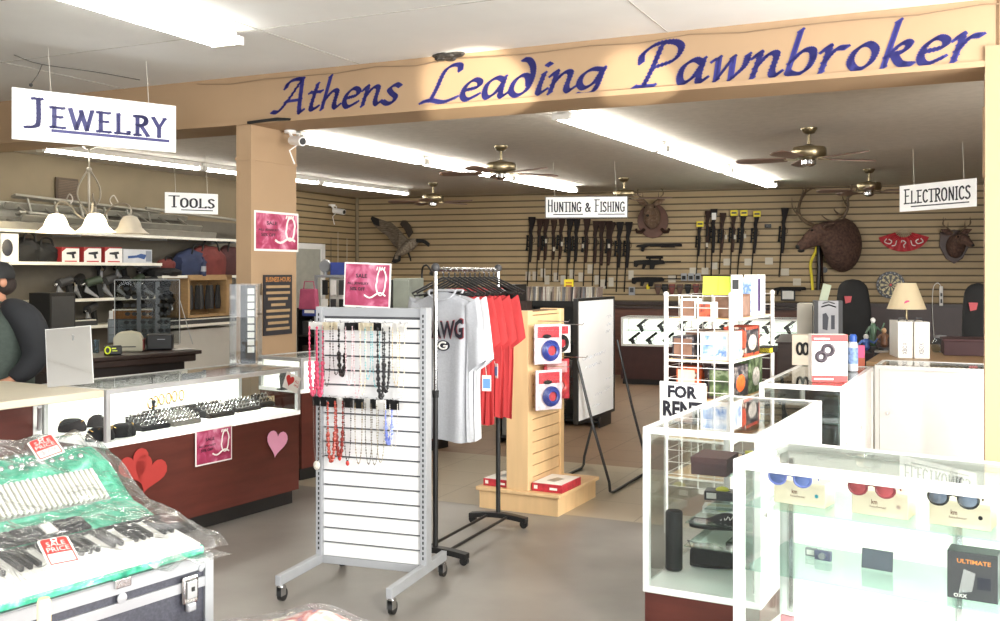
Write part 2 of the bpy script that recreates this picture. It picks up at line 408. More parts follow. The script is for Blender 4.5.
m_navy = M('navy_lettering','35356f',.5,var=.05)
m_blue = M('blue_lettering','2f2f7c',.45,var=.06)
m_ink = M('black_lettering','20202a',.5,var=.05)
m_red = M('red_print','c63232',.5,var=.06)
m_wood = M('light_maple','dcb98a',.45,var=.06,scale=3,stretch=(6,6,.6))
m_dwood = M('dark_wood','30211c',.45,var=.25,scale=4,stretch=(1,1,5))
m_brass = M('antique_brass','93866a',.3,.9,var=.05)
m_paper = M('white_paper','eeece6',.7,var=.02)
m_kraft = M('kraft_box','d8c29c',.7,var=.05)
m_yel = M('yellow_card','e5d332',.6,var=.04)

# ================================================================= frames of the room
TH = 25.0
cu, su = math.cos(R(TH)), math.sin(R(TH))
B0 = V(-1.63, 8.0, 0)
vb = V(.906,-.4226,0); ub = V(.4226,.906,0)
ZC, ZR, ZB = 3.25, 2.97, 2.85
C0 = V(-2.56,17.9,0); C1 = V(9.3,14.21,0)
wb = (C1-C0).normalized(); AZB = math.degrees(math.atan2(wb.x, wb.y))    # azimuth along the back wall
RZB = math.atan2(wb.y, wb.x)
AZL = 22.2
ul = V(math.sin(R(AZL)), math.cos(R(AZL)), 0)
L0 = C0-ul*22
def BW(px, py, off=0.0):
    n = V(wb.y, -wb.x, 0)
    return PL(px, py, C0+n*off, AZB)
nl = V(math.cos(R(AZL)), -math.sin(R(AZL)), 0)
def LW(px, py, off=0.0): return PL(px, py, C0+nl*off, AZL)
def RZ(az): return R(90-az)            # local x runs along azimuth az

def beamP(t, d=0, z=0): return B0+vb*t+ub*d+V(0,0,z)
# floors: three zones meeting on lines parallel to the beam
def fl(p, name, mat, z):
    b = MB(); b.add([tuple(q) for q in p], [tuple(range(len(p)))])
    o = b.build(name, mat); return struct(o)
ea = V(-.489,7.19,0); eb = V(-.43,9.11,0)
A = 14
Rz = math.atan2(-.4226,.906)
def flat(name, mat, d0, d1, org=ea):
    o = MB().box(-9, 11, d0, d1, -.08, 0).build(name, mat)
    o.location = org; o.rotation_euler.z = Rz; return struct(o)
flat('floor', m_floor, -14, 0)
dt = (eb-ea).dot(ub)
flat('floor.001', m_tile, 0, dt)
flat('floor.002', m_btile, dt, 16)
# ceilings
o = MB().box(-9, 12, -9.5, 0.0, ZC, ZC+.1).build('ceiling', m_ceil); o.location = B0; o.rotation_euler.z = Rz; struct(o)
# faint panel seams and the sagging sheet are part of the ceiling
s = MB()
for k in range(1,7): s.box(-9, 12, -1.22*k-.006, -1.22*k, ZC-.003, ZC+.01)
for k in range(-4,8): s.box(2.44*k+.6, 2.44*k+.606, -9.4, 0, ZC-.003, ZC+.01)
o = s.build('ceiling_seam', M('seam_grey','b5b2aa',.8)); o.location = B0; o.rotation_euler.z = Rz; struct(o)
o = MB().box(-9, 12, .40, 16, ZR, ZR+.1).build('ceiling.001', m_rceil); o.location = B0; o.rotation_euler.z = Rz; struct(o)
# header beam with painted lettering
beam = MB().box(-9, 12, 0, .46, ZB, ZC).build('trim_1', m_beam); beam.location = B0; beam.rotation_euler.z = Rz; struct(beam)
MB().box(-9, 12, -.018, .0, ZB, ZB+.035).build('bottom_moulding', m_beam, beam)
MB().box(-9, 12, .46, .50, ZB+.05, ZR+.02).build('rear_fascia', m_beam, beam)
MB().box(5.02, 5.035, -.004, 0, ZB, ZC).build('joint_line', M('joint_dark','6a5238',.8), beam)
lt = MB()
for word, t0, t1, z0, z1 in (('Athens',-.26,.99,2.895,3.20),('Leading',1.12,2.62,2.855,3.19),('Pawnbroker',2.78,4.97,2.875,3.205)):
    vs, fs = pen(word, ITAL, nib=(1.45,.5,38), slant=.22, gap=.35 if word != 'Leading' else .1)
    q = fit(vs, fs, t0, t1, z0, z1); lt.add([(a,-.0035,b) for a,b in q], fixwind(q, fs))
lt.build('painted_lettering', m_blue, beam)
wi = MB()
pts = [(-1+.35*i, -.02, ZC-.03-.03*abs(math.sin(i*1.3))) for i in range(19)]
wi.tube(pts, .004, 5); wi.build('loose_cable', M('cable_tan','8b755c',.7), beam)
# walls
def wall(name, p, q, z0, z1, th, mat, org=None):
    p = Vector(p); q = Vector(q); L = (q-p).length
    o = MB().box(0, L, 0, th, z0, z1).build(name, mat); o.location = p; o.rotation_euler.z = math.atan2((q-p).y,(q-p).x); return struct(o)
ZW = 1.135
wall('wall_back', C0, C1, ZW, 3.1, .12, m_slatw)
wall('wall_back_lower', C0, C1, 0, ZW, .12, m_wains)
t_ = MB().box(0,(C1-C0).length,-.03,.0,ZW-.03,ZW+.02).build('trim_2', m_dwood); t_.location = C0; t_.rotation_euler.z = RZB; struct(t_)
wl = wall('wall_left', L0, C0-ul*2.9, 0, 3.4, .12, m_wallp)
wl2 = wall('wall_left.001', C0-ul*2.9, C0, 0, 3.1, .12, stripes('tan_slat_boards_side','a5906d','4a3d2a',.105,.2))
CR = C1; CR2 = C1-ul*11.0
wall('wall_right', CR, CR2, 0, 3.1, .12, m_wallp)
# corner pipe
o = MB().cyl((0,0,1.0),(0,0,2.96),.03).build('trim_3', m_wallp); o.location = BW(357,200,.05).xy.to_3d(); struct(o)
# column under the left end of the beam (narrow front, wide sunlit side)
colm = MB().box(-.152,0,0.0,.61,0,ZB-.001).build('trim_4', m_beam); colm.location = beamP(-.452); colm.rotation_euler.z = Rz; struct(colm)
MB().box(-.158,.006,-.008,.616,2.56,2.585).build('column_moulding', m_beam, colm)
# right column
def tb(px, d=0):
    r = (px-500)/F; b = B0+ub*d
    t = (r*b.y-b.x)/(vb.x-r*vb.y); return t
tr_ = tb(985)
rc = MB().box(0,.5,-.02,.46,0,ZB+.12).build('trim_5', m_beam); rc.location = beamP(tr_); rc.rotation_euler.z = Rz; struct(rc)
MB().box(-.012,0,.02,.12,2.2,2.62).build('column_bracket', m_beam, rc)
# dark plate where column meets beam
pl = MB().prism([(-.0,2.847),(.0,2.867),(.30,2.880),(.42,2.866),(.40,2.852),(.20,2.858)],-.05,-.019).build('dark_metal_plate', m_blackm)
tag(pl,'thin dark metal strip at the foot of the beam above the left column','metal strip', loc=beamP(-.452), rz=Rz)
# crumpled dark patch in the ceiling at the beam
cp = MB()
for i in range(14):
    a = random.random()*6.28; rr = random.uniform(.02,.10)
    cp.ball((rr*math.cos(a)*1.1, rr*math.sin(a)*.4-.06, -random.uniform(.0,.035)), .05,.03,.02, 7, 5)
o = cp.build('crumpled_foil_patch', M('dark_foil','3a3632',.4,.4,var=.6,scale=30,bump=.8))
tb_ = tb(451); tag(o,'crumpled dark foil patch in the ceiling hole above the painted word Leading','ceiling patch', loc=beamP(tb_,0,ZC-.005), rz=Rz)

# ================================================================= fluorescent fixtures
def fixture(name, p, q, label, group=None, tubes=2, w=.12, zc=ZR, seg=None):
    p = Vector(p); q = Vector(q); L = (q-p).length
    t = T(name, label, 'light fixture', (p.x,p.y,zc-.004), math.atan2((q-p).y,(q-p).x), group)
    MB().box(0,L,-w*.25,w*.25,-.06,0).build('fixture_body', m_fix, t, bevel=.004)
    for k in range(tubes):
        y = 0 if tubes == 1 else (k-(tubes-1)/2)*w*.7
        b = MB().cyl((.05,y,-.078),(L-.05,y,-.078),.02,n=10).build('fluorescent_tube', m_tube, t, smooth=True)
    for x in (.0, L-.05): MB().box(x,x+.05,-w/2,w/2,-.10,-.04).build('lamp_holder', m_fix, t, bevel=.004)
    return t
def run(x0, y0, x1, y1, n, gap=.02): # pixel ends at tube height
    a = G(x0,y0,2.89); b = G(x1,y1,2.89) # H-z negative handled by G
    e = .012/(b-a).length
    return [(a.lerp(b,i/n+e), a.lerp(b,(i+1)/n-e)) for i in range(n)]
names = ['nearest, behind the camera end of the beam','middle one','farthest one']
for i,(a,b) in enumerate(run(297,139,575,191,3)):
    fixture('strip_light', a, b, ['fluorescent strip light just past the left column, near end of its row','fluorescent strip light in the middle of the row crossing the centre fans','fluorescent strip light at the far end of the row crossing the centre fans'][i], 'rear ceiling strip lights')
for i,(a,b) in enumerate(run(560,116,772,186,3)):
    fixture('strip_light', a, b, ['brightest strip light tucked just behind the beam lettering, right row','strip light in the middle of the right row','strip light at the far end of the right row'][i], 'rear ceiling strip lights', w=.16)
for i,(a,b) in enumerate(run(38,149,408,194,3)):
    fixture('strip_light', a, b, ['left row strip light behind the large hanging jewelry sign','left row strip light just left of the column','left row strip light seen right of the column, above the goose'][i], 'rear ceiling strip lights', w=.1, tubes=1)
p1 = G(230,44,3.17); az_ = V(.4226,.906,0)
fixture('ceiling_strip_light', p1-az_*2.44, p1, 'big glowing strip light on the front ceiling at top left', zc=ZC, w=.24)
fixture('ceiling_strip_light', p1-az_*4.95, p1-az_*2.5, 'strip light on the front ceiling nearer the camera', zc=ZC, w=.24) if False else None

# ================================================================= ceiling fans
def make_fan(name, label):
    t = T(name, label, 'ceiling fan', group='brass ceiling fans')
    MB().lathe([(.0,0),(.075,0),(.075,-.012),(.05,-.05),(.02,-.06)]).build('canopy', m_brass, t, smooth=True)
    MB().cyl((0,0,-.05),(0,0,-.17),.013).build('down_rod', m_brass, t, smooth=True)
    MB().lathe([(.02,-.15),(.06,-.165),(.145,-.18),(.155,-.20),(.155,-.255),(.14,-.275),(.06,-.285),(.05,-.29)],n=32).build('motor_housing', m_brass, t, smooth=True)
    MB().lathe([(.05,-.285),(.065,-.30),(.065,-.335),(.03,-.355),(.0,-.36)]).build('switch_housing', m_chrome, t, smooth=True)
    mb_ = M('fan_blade_wood','7a6053',.5,var=.1,scale=6)
    for k in range(5):
        m = Matrix.Rotation(R(72*k+14),4,'Z')
        b = MB(m); b.box(.10,.22,-.018,.018,-.292,-.284)
        br = b.build('blade_arm', m_brass, t)
        c = MB(m @ Matrix.Translation((.2,0,-.285)) @ Matrix.Rotation(R(12),4,'X'))
        c.slab([(0,-.05),(.35,-.07),(.44,-.06),(.47,-.02),(.47,.02),(.44,.06),(.35,.07),(0,.05)],-.004,.004)
        c.build('blade', mb_, t)
    return t
fan = make_fan('ceiling_fan','brass ceiling fan hanging behind the word Leading, in front of the strip light row')
def canopy(px, py): p = G(px,py,ZR); return p
fan.location = canopy(501,146); fan.rotation_euler.z = R(10)
for px,py,lab,a in ((433,183,'small brass ceiling fan above the mounted goose',30),
                    (809,128,'nearest large brass ceiling fan, right under the painted word Pawnbroker',-3),
                    (869,169,'brass ceiling fan just left of the hanging electronics sign',20),
                    (624,178,'farthest brass ceiling fan, half hidden by the hunting and fishing sign',50)):
    dup(fan, canopy(px,py), R(a), lab)

# ================================================================= hanging signs
def hang_sign(name, word, TL, TR, zt, zb, label, big, fac, zc, strings, letter_mat, lift=.0, under=True, margins=(.06,.05), nib=(1.05,.8,16), ul=None, frame=False, lo=.27, gap=.6, uz=(.15,.195)):
    TL = Vector(TL); TR = Vector(TR); d = TR-TL; L = math.hypot(d.x,d.y); hh = zt-zb
    t = T(name, label, 'sign', (TL.x,TL.y,zb), math.atan2(d.y,d.x))
    MB().box(0,L,0,.012,0,hh).build('board', m_sign, t, bevel=.001)
    vs, fs = pen(word, CAPS, nib=nib, smallcap=(fac, big), gap=gap)
    mx, mz = margins; uh = hh*.0
    q = fit(vs, fs, L*mx, L*(1-mx), hh*(lo if under else .2), hh*.86)
    MB().add([(a,-.003,b) for a,b in q], fixwind(q,fs)).build('lettering', letter_mat, t)
    if ul:
        u = MB()
        for a,b in ul: u.box(L*a,L*b,-.003,-.001,hh*uz[0],hh*uz[1])
        u.build('underline', letter_mat, t)
    if frame:
        MB().box(0,L,-.004,0,hh*.965,hh).box(0,L,-.004,0,0,hh*.035).box(0,L*.012,-.004,0,0,hh).box(L*.988,L,-.004,0,0,hh).build('frame', M('sign_frame_dark','6c6a66',.5), t)
    for a in strings:
        MB().cyl((L*a,.006,hh),(L*a-.02,.006,zc-zb),.0025,n=5).build('string', M('string_pale','c9c4b8',.6), t)
    return t
hang_sign('hanging_sign','JEWELRY', P(12,88,7.0), P(176,105,7.8), 2.935, 2.572, 'large white sign lettered JEWELRY in navy, hanging by strings at top left', {0}, .74, ZC, (.22,.82), m_navy, ul=[(.22,.955)], lo=.22, nib=(1.1,.9,18), gap=1.3, uz=(.20,.26))
hang_sign('hanging_sign','TOOLS', P(165,190,11), P(218,196,11.3), 2.52, 2.29, 'small white sign lettered TOOLS in dark ink, hanging over the left shelves', {0}, .8, ZR, (.2,.8), m_ink, ul=[(.3,.9)])
hang_sign('hanging_sign','HUNTING & FISHING', P(545,198,12.1), P(628,195,12.0), 2.553, 2.29, 'white sign lettered HUNTING & FISHING hanging before the left group of rifles', {0,10}, .8, ZR, (.12,.86), m_ink, ul=[(.10,.46),(.64,.96)], margins=(.035,.05), nib=(1.1,.75,10), frame=True)
hang_sign('hanging_sign','ELECTRONICS', P(899.6,185.4,11), P(976,178.8,10.05), 2.585, 2.30, 'white sign lettered ELECTRONICS hanging at the right beside the column', {0}, .86, ZR, (.2,.85), m_ink, ul=[(.16,.92)])

# ================================================================= pink posters
m_pink = ramp_mat('pink_poster_print',[(.3,'8f2446'),(.47,'a83a5e'),(.60,'c8708e'),(.76,'ecc8d4')],scale=9,rough=.4,detail=5,dist=.8)
def poster(TLw, az, w, h, label, tilt=0, parent=None):
    t = T('sale_poster', label, 'poster', TLw, RZ(az), ry=tilt)
    MB().box(0,w,-.004,-.001,-h,0).build('paper_border', m_paper, t)
    e = .03*w; MB().box(e,w-e,-.0055,-.004,-h+e,-e).build('printed_panel', m_pink, t)
    x = MB(); text('SALE', w*.26,w*.50,-h*.34,-h*.25,-.0075,.02,x); text('ALL JEWELRY', w*.08,w*.54,-h*.51,-h*.44,-.0075,.02,x)
    text('50% OFF', w*.14,w*.46,-h*.63,-h*.55,-.0075,.02,x); x.build('lettering', m_ink, t)
    pts = []
    for k in range(24):
        a = 2*math.pi*k/24; pts.append((w*(.81+.10*math.cos(a)+(.0 if math.sin(a)>0 else -.02)), -.007, -h*(.42-.30*math.sin(a))))
    x = MB(); x.tube(pts, w*.014, 5, closed=True)
    pts = [(w*(.45+.45*k/8), -.007, -h*(.72+.06*math.sin(k*.8))) for k in range(9)]; x.tube(pts, w*.018, 5)
    for k in range(4): x.tube([(w*(.70+.05*k),-.007,-h*.16),(w*(.72+.05*k),-.007,-h*(.08))],w*.012,5)
    x.build('necklace_drawing', m_paper, t)
    return t
cp0 = beamP(-.452)   # column's near right corner
def colP(px,py,off=.004): return PL(px,py,cp0+vb*off,TH)
a = colP(254,210); b = colP(298,211); poster(a, TH, (b-a).length, abs(P(254,248.3,a.y).z-a.z)+.02, 'pink sale poster taped high on the side of the tan column')
a = colP(262.8,274.9); b = colP(291,275.3); w = (b-a).xy.length; h = a.z-colP(263,336).z
t = T('hours_sign','black business hours sign with orange heading on the tan column','sign', a, RZ(TH))
MB().box(0,w,-.012,-.001,-h,0).build('board', M('sign_black','26242a',.5), t)
text('BUSINESS HOURS', w*.06,w*.94,-h*.115,-h*.035,-.014,.01).build('heading', M('orange_lettering','c98a4a',.5), t)
ml = M('tan_lettering','a58a66',.5)
for r in range(8):
    x = MB()
    z = -h*(.175+.1*r); wd = (.84,.84,.72,.5,.84,.84,.72,.84)[r]; k = .5-wd/2
    while k < .5+wd/2-.03:
        l = random.uniform(.03,.09)
        x.box(w*k,w*min(k+l,.5+wd/2),-.014,-.012,z-h*.045,z)
        k += l+.004
    x.build('printed_line', ml, t)

# security cameras
def seccam(p, rz, label, s=1):
    t = T('security_camera', label, 'camera', p, rz)
    MB().cyl((0,0,0),(0,0,.02*s),.045*s).cyl((0,0,0),(0,-.05*s,-.06*s),.012*s).build('mount', m_white, t, smooth=True)
    MB().cyl((0,-.03*s,-.06*s),(0,-.20*s,-.085*s),.035*s,n=16).build('housing', m_white, t, smooth=True)
    MB().cyl((0,-.20*s,-.085*s),(0,-.205*s,-.0855*s),.026*s,n=16).build('lens', m_black, t, smooth=True)
    MB().tube([(.01*s,0,0),(.07*s,-.02,.0),(.06*s,-.04,-.08*s),(-.02,-.03,-.14*s),(.03*s,-.02,-.24*s)],.006*s,6).build('cable', m_white, t, smooth=True)
    return t
seccam(PL(290,133,cp0+vb*.09,TH), R(40), 'white bullet security camera with loose cable at the top of the column', 1.1)
q = LW(332,206,.12); seccam(q, R(60), 'small white security camera high on the far left wall', 1.3)
# ================================================================= glass display cases
def showcase(label, org, rz, L, D, zd=.28, zt=.965, kick=.1, body=m_maroon, back='door', frame=m_whitef, shelves=(), inner=m_white, split=1, top_frame=.028, cat='display case', bodyh=None, std=True, ends=True, n_door=2, deck_mat=None, glassm=None, floor_z=0, lip=0.03):
    """local x along the length, y = 0 the customer glass, y = D the clerk side"""
    g = glassm or m_glass
    t = T('display_case', label, cat, org, rz)
    f = top_frame
    if kick: MB().box(.03,L-.03,.05,D-.02,floor_z,kick).build('kick_plate', m_kick, t)
    MB().box(.008,L-.008,.008,D-.008,kick,zd-lip).build('cabinet_body', body, t)
    MB().box(0,L,0,D,zd-lip,zd).build('deck', deck_mat or m_white, t, bevel=.002)
    fr = MB()
    for x0 in (0, L-f):
        for y0 in (0, D-f): fr.box(x0,x0+f,y0,y0+f,zd,zt-f)
    fr.box(0,L,0,f,zt-f,zt).box(0,L,D-f,D,zt-f,zt).box(0,f,f,D-f,zt-f,zt).box(L-f,L,f,D-f,zt-f,zt)
    for k in range(1,split): x = L*k/split; fr.box(x-.009,x+.009,D-f,D,zd,zt-f)
    fr.build('frame', frame, t, bevel=.0015)
    MB().box(f,L-f,.006,.011,zd,zt-f).build('front_glass', g, t)
    MB().box(f,L-f,f,D-f,zt-.008,zt-.003).build('top_glass', g, t)
    if ends:
        MB().box(.006,.011,f,D-f,zd,zt-f).build('end_glass', g, t)
        MB().box(L-.011,L-.006,f,D-f,zd,zt-f).build('end_glass', g, t)
    for k in range(n_door):
        x0 = f+(L-2*f)*k/n_door; x1 = f+(L-2*f)*(k+1)/n_door
        d = MB().box(x0+(.0 if k%2 else .0),x1-.004,D-.016-(.010 if k%2 else 0),D-.008-(.010 if k%2 else 0),zd,zt-f).build('sliding_door', inner, t)
        MB().cyl((x1-.06,D-.009,(zd+zt)/2),(x1-.06,D+.002,(zd+zt)/2),.012).build('door_lock', m_chrome, d, smooth=True)
    for z, d0, x0, x1 in shelves:
        sh = MB().box(x0,x1,d0,D-.045,z-.006,z).build('glass_shelf', glass('shelf_glass_edge',(.80,.92,.88),1.2), t)
    if std and shelves:
        n = max(2, int(L/.6)+1)
        for k in range(n):
            x = .05+(L-.1)*k/(n-1); s = MB().box(x-.008,x+.008,D-.045,D-.028,zd+.02,zt-.06)
            s.build('shelf_standard', m_chrome, t)
    return t
def W2(t, x, y, z=0):
    rz = t.rotation_euler.z; c, s = math.cos(rz), math.sin(rz)
    return V(t.location.x+c*x-s*y, t.location.y+s*x+c*y, t.location.z+z)
def L2(t, w):
    rz = t.rotation_euler.z; c, s = math.cos(rz), math.sin(rz); dx, dy = w.x-t.location.x, w.y-t.location.y
    return V(c*dx+s*dy, -s*dx+c*dy, w.z)
def lamp_in(t, L, D, z, power=6, w=.03):
    c = W2(t, L/2, D*.5, z); 
    d = bpy.data.lights.new('assumed_case_light','AREA'); d.shape = 'RECTANGLE'; d.size = L*.9; d.size_y = w; d.energy = power; d.color = (1,.97,.9)  # assumed lamp for the bright case interior; no strip is built
    o = bpy.data.objects.new('assumed_case_light', d); COL.objects.link(o); o.location = c; o.rotation_euler = (0,0,t.rotation_euler.z); return o

# left jewelry counter (faces +v), its left neighbour and the one behind the necklace stand
AZ1 = 31
j1 = showcase('long jewelry showcase on maroon base with hearts and trays of rings, left side', (-2.25,5.72,0), RZ(AZ1), 1.615, .6, zd=.66, zt=.965, frame=M('pale_alu','cfd0d0',.3,.4), inner=m_glow, split=1, lip=.03, n_door=2, deck_mat=m_glow, cat='jewelry case')
lamp_in(j1, 1.6, .6, .93, 9)
d2 = V(1.124,1.56,0).normalized()
j2 = showcase('second jewelry counter partly hidden behind the necklace stand and shirts', (-1.55,7.81,0), math.atan2(d2.y,d2.x), 1.92, .5, zd=.72, zt=.965, frame=M('pale_alu','cfd0d0'), inner=m_glow, deck_mat=m_glow, cat='jewelry case')
lamp_in(j2, 1.9, .5, .93, 9)
# beige-topped counter section to the left of it
s_, c_ = math.sin(R(AZ1)), math.cos(R(AZ1))
uv = V(s_,c_,0); nv = V(c_,-s_,0)          # nv points to the customer side
org = V(-2.25,5.72,0)-uv*2.0
bt = T('service_counter','beige topped counter section the person stands behind, maroon front','counter', org, RZ(AZ1))
MB().box(0,1.985,0,.95,.925,.967).build('counter_top', M('beige_laminate','d8cfb9',.4,var=.03), bt, bevel=.006)
MB().box(0,1.93,.58,.90,.08,.925).build('cabinet_body', m_maroon, bt)
MB().box(1.93,1.985,.575,.90,.08,.925).build('white_end_post', m_whitef, bt)
MB().box(0,1.98,.60,.88,0,.08).build('kick_plate', m_kick, bt)
# white bracket brace under the flap at the case end
br = MB(); br.tube([(1.60,.03,.915),(1.965,.57,.70)],.012,6); br.build('diagonal_brace', m_alu, bt)

# right cases
THC = 28
def right_case(label, org, th, L, D, **k):
    th_ = R(th); return showcase(label, org, math.atan2(-math.cos(th_), -math.sin(th_)), L, D, **k)
k2 = right_case('glass showcase with speaker, slippers and maroon box, between grid rack and nearest case', (1.235,5.49,0), 28.5, 1.285, .515, zd=.277, shelves=((.50,.10,.36,1.0),(.46,.17,.80,1.24),(.68,.17,.05,.75)), deck_mat=m_white)
k3 = right_case('glass showcase behind, with boxed headphones standing on its top', (2.22,7.37,0), 26.6, 1.44, .5, zd=.277, inner=m_white, shelves=((.50,.05,.04,1.40),(.74,.12,.04,1.40)))
TH1 = 36
k1 = showcase('nearest white glass showcase holding sunglasses on kraft boxes, lower right', (.841,3.61,0), -R(TH1), 1.95, .50, zd=.277, shelves=((.80,.03,.03,1.92),(.574,.02,.03,1.92)), inner=m_glow, deck_mat=m_glow, split=3, n_door=3, top_frame=.034)
a4 = R(-27)
o4 = V(2.72,7.26,0)+V(math.cos(a4),math.sin(a4),0)*1.5+V(-math.sin(a4),math.cos(a4),0)*.0
k4 = showcase('white backed showcase at the right seen from the clerk side below the lamp', o4-V(-math.sin(a4),math.cos(a4),0)*0+V(-math.sin(a4),math.cos(a4),0)*.5, math.pi+a4, 1.5, .5, zd=.277, inner=m_white, n_door=2)
tp = MB()
for k in range(46): tp.box(.02+k*.032,.036+k*.032,.475,.4755+.0,.966,.968)
for k in range(46): tp.add([(.02+k*.032,.47,.9655),(.036+k*.032,.47,.9655),(.046+k*.032,.498,.9655),(.030+k*.032,.498,.9655)],[(0,1,2,3)])
tp.build('striped_edge_tape', m_dgrey, k4)
MB().box(.0,1.5,.468,.5,.9652,.9654).build('edge_tape', m_paper, k4)

# hearts on the maroon fronts
def heart_poly(w, n=28):
    p = []
    for i in range(n):
        a = 2*math.pi*i/n; x = 16*math.sin(a)**3; y = 13*math.cos(a)-5*math.cos(2*a)-2*math.cos(3*a)-math.cos(4*a)
        p.append((x/32*w, y/32*w))
    return p
def jfront(px, py, off=.004): return PL(px, py, V(-2.25,5.72,0)+nv*off, AZ1)
def heart(px, py, w, rot, mat, label, group=None):
    o = MB().prism(heart_poly(w), -.002, .001).build('paper_heart', mat)
    return tag(o, label, 'paper heart', group, jfront(px,py,.003), RZ(AZ1), ry=rot)
heart(277,442,.20, R(12), M('pink_card','f2a8c8',.6,var=.03), 'pink paper heart on the maroon counter front')
heart(150,472,.24, R(22), M('red_card','b23a35',.5,var=.05), 'red paper heart nearest the pink sale poster on the counter front')
heart(135,466,.22, R(-20), M('red_card','b23a35',.5,var=.05), 'red paper heart half hidden behind the plastic wrapped accordion')
a = jfront(195,431); b = jfront(231.5,425); poster(a, AZ1, (b-a).xy.length, abs(jfront(195,467).z-a.z), 'pink sale poster on the maroon front of the jewelry counter')
a = jfront(287,371,.012)
t = T('heart_tag','white tag with red heart stuck tilted on the jewelry case glass','tag', a, RZ(AZ1), ry=R(24))
MB().box(0,.155,-.003,0,-.115,0).build('card', m_paper, t)
MB(Matrix.Translation((.05,-.004,-.05))).prism(heart_poly(.085),-.001,0).build('heart', m_red, t)
x = MB(); text('ALL', .10,.145,-.05,-.03,-.005,.01,x); text('SALE', .10,.15,-.075,-.058,-.005,.01,x); x.build('lettering', m_red, t)

# ---------------------------------------------------------------- jewelry inside case 1
ZD = .66
m_velvet = M('black_velvet','17171a',.9,var=.3,scale=30)
m_gold = M('gold','d9b36a',.25,1,var=.1)
m_silver = M('silver','d8d8d8',.2,1,var=.05)
ring0 = MB().tube([(.009*math.cos(a*.52),0,.009+.009*math.sin(a*.52)) for a in range(12)],.0018,5,closed=True).ball((0,0,.020),.0035,n=6,k=4).build('ring', m_silver, smooth=True)
tag(ring0,'small ring standing in a tray in the left jewelry case','ring','rings in the jewelry case trays')
ring_first = [ring0]
def ring_tray(px, py, w, d, h, label, rows, cols, mat=m_velvet, metal=None, rzo=0, back=False):
    w *= 1.12; d *= 1.1; h *= 1.25; p = G(px, py, ZD+.0005); t = T('ring_tray', label, 'ring tray', p, RZ(AZ1)+rzo)
    sl = .25
    b = MB(); b.add([(0,0,0),(w,0,0),(w,d,0),(0,d,0),(0,0,h*.35),(w,0,h*.35),(w,d,h),(0,d,h)],[(0,3,2,1),(4,5,6,7),(0,1,5,4),(1,2,6,5),(2,3,7,6),(3,0,4,7)]).build('tray_base', mat, t, bevel=.003)
    MB().box(0,w,d-.004,d,h,h+.012).build('tray_rim', m_black, t)
    for r in range(rows):
        for c in range(cols):
            lx = w*(c+.5)/cols; ly = d*(r+.5)/rows; lz = h*.35+(h*.65)*(ly/d)-.002
            q = W2(t, lx, ly, lz)
            o = ring0 if ring_first else None
            if ring_first: ring_first.pop(); o.location = q; o.rotation_euler.z = t.rotation_euler.z
            else:
                o = ring0.copy(); COL.objects.link(o); o.location = q; o.rotation_euler.z = t.rotation_euler.z+random.uniform(-.4,.4)
                o.scale = (1.7,1.7,1.7)
    return t
ring_tray(143,432,.19,.15,.055,'black ring tray left of the middle of the jewelry case',3,7)
ring_tray(174,427,.20,.16,.06,'grey ring tray with tall rings above the pink poster',4,8,mat=M('grey_velvet','6f6b66',.9))
ring_tray(210,419,.20,.14,.06,'dark ring tray in front of the bracelet roll',3,7)
ring_tray(238,413,.20,.12,.05,'black ring tray at the right half of the jewelry case',3,7)
ring_tray(262,408,.12,.10,.06,'small black tray beside the kraft card in the jewelry case',2,4)
# black rear riser and long tray
p = G(146,421,ZD+.001); t = T('black_riser','long low black riser behind the ring trays','riser', p, RZ(AZ1)); MB().box(0,.62,0,.045,0,.06).build('riser_block', m_velvet, t, bevel=.004)
MB().cyl((.08,.022,.06),(.08,.022,.11),.008).ball((.08,.022,.115),.014).build('ring_post', m_velvet, t, smooth=True)
# padded necklace busts lying in the front left corner
def bust(px, py, rz, label, chain, s=1):
    p = G(px,py,ZD+.002); t = T('necklace_display', label, 'necklace display', p, rz)
    prof = [(.0,0),(.075,.0),(.078,.02),(.065,.05),(.04,.066),(0,.07)]
    m = Matrix.Diagonal((1*s,.8*s,1*s,1))
    MB(m).lathe(prof,n=20).build('padded_form', m_velvet, t, smooth=True)
    pts = []
    for k in range(17):
        a = math.pi*(k/16); pts.append((.062*math.cos(a)*s, (-.045*math.sin(a))*s, (.058+.006*math.cos(2*a)-.02*math.sin(a))*s))
    MB().tube(pts,.0035,6).ball((0,-.05*s,.035*s),.007).build('gold_chain', chain, t, smooth=True)
    return t
for i,(px,py,rz,lab,ch) in enumerate(((72,431,.2,'leftmost black padded form with gold chain in the jewelry case',m_gold),(92,426,.4,'second black padded form behind the leftmost one',m_silver),(106,421,.5,'third black padded form toward the back of the case',m_gold),(100,440,.9,'black padded form beside the front corner post, gold chains',m_gold),(122,436,1.0,'black padded form right of the corner post',m_gold))):
    bust(px,py,rz,lab,ch,1.12)
# bracelet roll on stand
p = G(222,404,ZD+.001); t = T('bracelet_roll','black T-shaped roll carrying gold bracelets','bracelet stand', p, RZ(AZ1))
MB().box(-.06,.06,-.04,.04,0,.012).cyl((0,0,.01),(0,0,.09),.012).build('stand_base', m_velvet, t)
MB().cyl((-.13,0,.115),(.13,0,.115),.032,n=20).build('velvet_roll', m_velvet, t, smooth=True)
for k in range(5):
    x = -.08+.042*k; o = MB().tube([(0,.038*math.cos(a*.393),.038*math.sin(a*.393)) for a in range(16)],.006,6,closed=True).build('bangle', m_gold if k%2 else M('cream_bangle','e8dcc0',.3), smooth=True)
    tag(o,'bangle slipped over the black bracelet roll','bangle','bangles on the black roll',W2(t,x,0,.115),t.rotation_euler.z)
